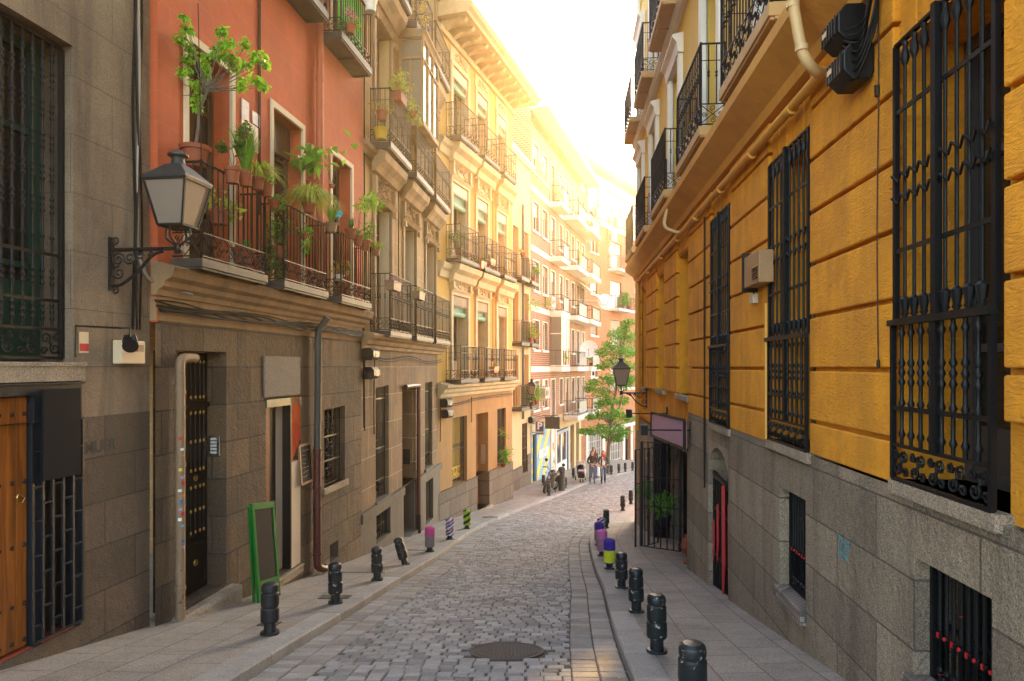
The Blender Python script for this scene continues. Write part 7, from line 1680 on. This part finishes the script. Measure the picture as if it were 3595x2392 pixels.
def motorcycle():
    fw = Vector((1.5, 31.2)); rw = Vector((2.0, 32.6)); y0 = 31.9; z0 = -D(y0) + .012; o = Vector(((fw.x + rw.x) / 2, y0, z0)); u = (fw - rw).normalized(); F_ = Vector((u.x, u.y, (D(rw.y) - D(fw.y)) / (fw - rw).length)).normalized(); S = F_.cross(Vector((0, 0, 1))).normalized(); U = S.cross(F_)
    lean = -.24; U2 = (U * math.cos(lean) + S * math.sin(lean)); S2 = F_.cross(U2)
    t = thing('motorcycle', o, 'black parked motorcycle with a round headlight facing down the pavement', 'motorcycle'); k = 1.12
    def P(x, y, z): return o + F_ * (x * k) + S2 * (y * k) + U2 * (z * k)
    for x, nm in ((.72, 'front'), (-.72, 'rear')):
        r = .315; w = .055 if x > 0 else .07; b = MB(); b.lathe([(r * .76, -w * .8), (r * .93, -w), (r, -w * .5), (r + .004, 0), (r, w * .5), (r * .93, w), (r * .76, w * .8)], P(x, 0, r), 26, S2); wh = b.build('wheel', mat_once('tyre', (.02, .02, .021), .8), t, smooth=True)
        b = MB(); pts = [P(x, 0, r) + F_ * (r * .76 * math.cos(a * PI / 12)) + U2 * (r * .76 * math.sin(a * PI / 12)) for a in range(25)]; b.tube(pts, .022, 6)
        for a in range(7): th = a * 2 * PI / 7; b.bar(P(x, 0, r), P(x, 0, r) + F_ * (r * .75 * math.cos(th)) + U2 * (r * .75 * math.sin(th)), .03, .03)
        b.lathe([(.05, -.06), (.05, .06)], P(x, 0, r), 12, S2); b.build('rim', M['iron'], wh)
        b = MB(); b.lathe([(.09, -.004), (.14, -.004), (.14, .004), (.09, .004)], P(x, .075, r), 20, S2); b.build('brake_disc', M['steel'], wh)
    b = MB()
    for s in (-1, 1): b.tube([P(.72, s * .085, .315), P(.5, s * .085, .86)], [.03, .022], 8)
    b.bar(P(.47, -.11, .88), P(.47, .11, .88), .05, .04); b.build('fork', M['pipe_grey'], t, smooth=True)
    b = MB(); pts = [P(.72, 0, .315) + F_ * (.345 * math.cos(a)) + U2 * (.345 * math.sin(a)) for a in [PI * (.1 + .8 * i / 9) for i in range(10)]]
    for p, q in zip(pts, pts[1:]): b.bar(p, q, .12, .012, S2)
    b.build('mudguard', M['black'], t)
    b = MB(); b.lathe([(.03, -.14), (.08, -.1), (.1, -.02), (.105, 0), (.105, .02), (.095, .02)], P(.6, 0, .86), 18, F_); hl = b.build('headlight', M['black'], t, smooth=True); b = MB(); b.lathe([(.092, .0), (.08, .022), (.04, .036), (.001, .04)], P(.6, 0, .86), 16, F_); b.build('lens', M['glass2'], hl, smooth=True)
    b = MB(); b.tube(curve_pts([P(.3, -.4, 1.0), P(.4, -.26, 1.05), P(.46, -.08, .96), P(.46, .08, .96), P(.4, .26, 1.05), P(.3, .4, 1.0)], 5), .014, 8)
    for s in (-1, 1): b.tube([P(.34, s * .3, 1.04), P(.26, s * .46, .99)], .022, 8); b.tube([P(.42, s * .26, 1.02), P(.4, s * .44, .99)], .007, 5)
    b.build('handlebar', M['black'], t, smooth=True)
    for s in (-1, 1):
        b = MB(); b.tube([P(.36, s * .26, 1.05), P(.36, s * .36, 1.28)], .007, 5); b.lathe([(.02, -.01), (.075, -.008), (.08, .004), (.07, .008), (.001, .008)], P(.34, s * .38, 1.32), 14, F_ * -1); b.build('mirror', M['black'], t, smooth=True)
    b = MB(); pts = [P(.4, 0, .84), P(.3, 0, .87), P(.1, 0, .86), P(-.08, 0, .78), P(-.14, 0, .74)]; b.tube(pts, [.06, .14, .16, .12, .06], 14); b.build('fuel_tank', M['glossblack'], t, smooth=True)
    b = MB(); pts = [P(-.1, 0, .76), P(-.25, 0, .72), P(-.5, 0, .75), P(-.72, 0, .82)]; b.tube(pts, [.09, .14, .14, .06], 12); b.build('seat', M['black'], t, smooth=True)
    b = MB(); b.tube([P(.46, 0, .8), P(.3, 0, .55), P(.15, 0, .3), P(-.25, 0, .28), P(-.35, 0, .6), P(.1, 0, .75)], .03, 8)
    for s in (-1, 1): b.tube([P(-.3, s * .1, .35), P(-.72, s * .1, .315)], .025, 6); b.tube([P(-.68, s * .12, .36), P(-.42, s * .13, .7)], .03, 8); b.tube([P(-.35, s * .1, .66), P(-.75, s * .08, .76)], .018, 6)
    b.build('chassis', M['iron'], t, smooth=True)
    b = MB()
    for ang in (.5, -.45):
        d = (U2 * math.cos(ang) + F_ * math.sin(ang)); base = P(0, 0, .4)
        for i in range(7): b.lathe([(.04, -.008), (.1, -.006), (.1, .006), (.04, .008)], base + d * (.06 + i * .035), 12, d)
        b.lathe([(.085, 0), (.08, .06), (.04, .07)], base + d * .3, 12, d)
    b.lathe([(.15, -.16), (.17, -.14), (.17, .14), (.15, .16)], P(0, 0, .36), 18, S2); b.lathe([(.12, -.18), (.12, .18)], P(-.2, 0, .36), 16, S2); b.build('engine', mat_once('engine_metal', (.2, .19, .18), .35, .8), t, smooth=True)
    b = MB(); b.tube(curve_pts([P(.12, .1, .55), P(.25, .16, .38), P(.05, .19, .2), P(-.4, .2, .24), P(-.85, .2, .34)], 6), [.025] * 12 + [.025 + .004 * i for i in range(13)], 8); b.build('exhaust', M['iron'], t, smooth=True)
    b = MB(); b.tube([P(-.05, -.1, .22), P(-.15, -.3, .0)], .014, 6); b.build('side_stand', M['iron'], t)
    for s in (-1, 1):
        b = MB(); b.tube([P(.5, s * .1, .84), P(.5, s * .2, .84)], .008, 5); b.lathe([(.02, -.03), (.034, 0), (.03, .02), (.001, .025)], P(.51, s * .22, .84), 10, F_); b.build('indicator', M['orangef'], t, smooth=True)
    b = MB(); b.box(-.001, .001, -.001, .001, 0, .001); 
_mo = {}
def mat_once(n, c, r=.5, me=0):
    if n not in _mo: _mo[n] = flat(n, c, r, me)
    return _mo[n]
def litter_bin():
    y = 32.75; x = (1972 - CX) / F * y; c = Vector((x, y, -D(y) + .01)); t = thing('litter_bin', c, 'tall dark green litter bin standing just right of the motorcycle', 'litter bin'); b = MB(); b.lathe([(.17, 0), (.175, .02), (.165, .03), (.165, .95), (.175, .96), (.175, .99)], c, 22); b.build('drum', mat_once('bin_green', (.035, .045, .042), .5), t, smooth=True)
    b = MB(); b.lathe([(.17, .99), (.178, 1.0), (.17, 1.06), (.13, 1.11), (.05, 1.13), (.001, 1.135)], c, 22); b.build('lid', M['bollard2'], t, smooth=True)
    b = MB(); b.hexa([c + Vector(v) for v in ((-.08, -.17, .84), (.08, -.17, .84), (.08, -.15, .84), (-.08, -.15, .84), (-.08, -.17, .92), (.08, -.17, .92), (.08, -.15, .92), (-.08, -.15, .92))]); b.build('slot', M['black'], t)
def street_tree():
    Y0 = 40.9; X0 = (2133 - CX) / F * Y0; z0 = -D(Y0) - .02; c = Vector((X0, Y0, z0)); t = thing('street_tree', c, 'slender street tree with fresh green leaves in front of the orange brick block', 'tree')
    def at(x, y, dd): Z = Y0 + dd; px, py = 1750 + x / 2.413, 1100 + y / 2.413; return Vector(((px - CX) / F * Z, Z, (CY - py) / F * Z))
    cl = [(1100, 80, 50, 0), (1060, 130, 45, .5), (990, 180, 62, -.3), (1090, 200, 80, .3), (940, 270, 60, .6), (1050, 320, 95, -.5), (1120, 330, 60, .8), (880, 330, 55, -.6), (960, 420, 75, .4), (1080, 450, 85, .9), (870, 450, 40, .6), (930, 560, 70, -.6), (1040, 600, 80, .7), (1110, 560, 50, .2), (800, 590, 48, -.8), (870, 670, 68, .3), (770, 640, 42, .5), (930, 740, 60, -.4), (860, 770, 50, .9), (1040, 740, 60, .9), (980, 850, 75, -.7), (850, 860, 60, .5), (1090, 880, 60, .4), (775, 880, 34, -.3), (880, 980, 62, -.9), (780, 1000, 50, .1), (715, 1000, 34, .4), (960, 1030, 80, .2), (1060, 1010, 52, -.4), (1010, 1060, 45, .5), (1000, 950, 60, 1.1)]
    b = MB(); tr = curve_pts([c, at(930, 1200, 0), at(945, 1000, .05), at(955, 850, 0), at(990, 700, 0), at(1010, 500, .1), at(1050, 300, .1), at(1085, 150, .1)], 5); b.tube(tr, [.13 - .105 * i / len(tr) for i in range(len(tr))], 8)
    lim = curve_pts([at(945, 940, 0), at(1010, 830, -.2), at(1045, 720, -.1), at(1070, 560, .2)], 5); b.tube(lim, [.07 - .05 * i / len(lim) for i in range(len(lim))], 6)
    for x, y, r, dd in cl:
        q = at(x, y, dd); j = min(range(len(tr)), key=lambda i: (tr[i] - q - Vector((0, 0, -.5))).length + (5 if tr[i].z > q.z else 0)); m = tr[j].lerp(q, .5) + Vector((0, 0, .12)); b.tube(curve_pts([tr[j], m, q], 4), [.03 - .0028 * i for i in range(9)], 5, False)
    b.build('trunk', M['bark'], t, smooth=True); b = MB()
    for x, y, r, dd in cl:
        R0 = r / 2.413 / F * Y0
        for _ in range(int(r * 5)):
            v = rdir() * RN.random() ** .45; p = at(x, y, dd) + Vector((v.x * R0 * 1.2, v.y * R0 * 1.3, v.z * R0 * .75)); d = Vector((v.x, v.y, -.15)) + rdir() * .7; leafquad(b, p, d, Vector((0, 0, 1)) + rdir() * .45, RN.uniform(.09, .18), RN.uniform(.08, .15), .12)
    b.build('crown', M['leaf_tree'], t)
# ================================================================ light, air, camera
SUN_AZ, SUN_EL = math.atan(.19), math.radians(18.5)
def light():
    w = bpy.data.worlds.new('World'); sc.world = w; w.use_nodes = True; n = w.node_tree; bg = n.nodes['Background']
    s = n.nodes.new('ShaderNodeTexSky'); s.sky_type = 'NISHITA'; s.sun_disc = False; s.sun_elevation = SUN_EL; s.sun_rotation = SUN_AZ; s.altitude = 600; s.air_density = 1.0; s.dust_density = DUST; s.ozone_density = 0
    m = n.nodes.new('ShaderNodeMix'); m.data_type = 'RGBA'; m.blend_type = 'MULTIPLY'; m.inputs[0].default_value = 1; m.inputs[7].default_value = (1, .9, .77, 1); n.links.new(s.outputs[0], m.inputs[6]); n.links.new(m.outputs[2], bg.inputs[0]); bg.inputs[1].default_value = SKY
    l = bpy.data.lights.new('sun', 'SUN'); l.energy = SUN; l.angle = math.radians(1.5); l.color = (1, .6, .22); o = bpy.data.objects.new('sun', l); COL.objects.link(o)
    d = Vector((math.sin(SUN_AZ) * math.cos(SUN_EL), math.cos(SUN_AZ) * math.cos(SUN_EL), math.sin(SUN_EL))); o.rotation_euler = d.to_track_quat('Z', 'Y').to_euler(); o.location = d * 60
def air():
    b = MB(); b.box(-135, 135, -64, 168, -14, 18.2); N = NT('air'); N.t.nodes.remove(N.b); v = N.n('ShaderNodeVolumePrincipled'); v.inputs['Color'].default_value = (1, .93, .8, 1); v.inputs['Density'].default_value = HAZE; v.inputs['Anisotropy'].default_value = ANI; N.l(v.outputs[0], N.out.inputs['Volume'])
    tag(b.build('haze', N.m), kind='stuff')
def camera():
    c = bpy.data.cameras.new('camera'); c.sensor_width = 36; c.lens = 36 * F / 3595; c.shift_x = 0; c.shift_y = (1287 - 1196) / 3595; c.clip_start = .1; c.clip_end = 600
    o = bpy.data.objects.new('camera', c); COL.objects.link(o); o.location = (0, 0, 0); o.rotation_euler = (PI / 2, 0, 0); sc.camera = o
SKY, SUN, HAZE, ANI, EXPO, DUST = .15, 2.8, .0009, .8, 3.3, 1.0
def main():
    M['blacktop'] = flat('black_jacket', (.02, .02, .022), .8); M['greentop'] = flat('dark_green_jacket', (.025, .05, .042), .8); M['maroontop'] = flat('maroon_top', (.12, .03, .035), .8); M['brownshoe'] = flat('brown_shoe', (.07, .04, .025), .6); M['darkhair'] = flat('dark_hair', (.03, .02, .014), .6); M['redhair'] = flat('auburn_hair', (.2, .06, .025), .6); M['scarf'] = flat('red_scarf', (.4, .03, .02), .9); M['whiteshirt'] = flat('white_shirt', (.7, .68, .66), .8); M['glossblack'] = flat('gloss_black', (.012, .012, .013), .15)
    setting(); grey_house(); terracotta_house(); terracotta_bits(); tan_house(); yellow_house(); cream_house(); brick_flats(); brick_bits(); far_block(); ochre_house(); ochre_bits()
    street_lamp(G, 7.05, f_glass(6.95, 790), .76, 'large lantern with frosted glass on a scrolled bracket in front of the first plant balcony')
    street_lamp(R_, 18.85, (CY - 1352) / F * 18.9, .71, 'lantern on a scrolled bracket on the ochre house against the green tree'); street_lamp(B, 33.9, (CY - 1385) / F * 33.9, .5, 'small lantern half hidden in the green balcony of the cream house'); street_lamp(Q, 52.5, (CY - 1480) / F * 52.5, .8, 'small far lantern behind the tree on the orange brick block')
    bollards(); ground_bits(); wall_bits(); far_bits(); plants(); people(); pram(); motorcycle(); litter_bin(); street_tree()
    light(); air(); camera()
    sc.render.engine = 'CYCLES'; cy = sc.cycles; cy.use_denoising = True; cy.max_bounces = 8; cy.diffuse_bounces = 4; cy.glossy_bounces = 3; cy.transmission_bounces = 4; cy.volume_bounces = 0; cy.sample_clamp_indirect = 6; cy.caustics_reflective = False; cy.caustics_refractive = False
    vs = sc.view_settings; vs.view_transform = 'Standard'; vs.look = 'None'; vs.exposure = EXPO; vs.gamma = 1
def f_glass(Z, py): return (CY - py) / F * Z - .02
main()
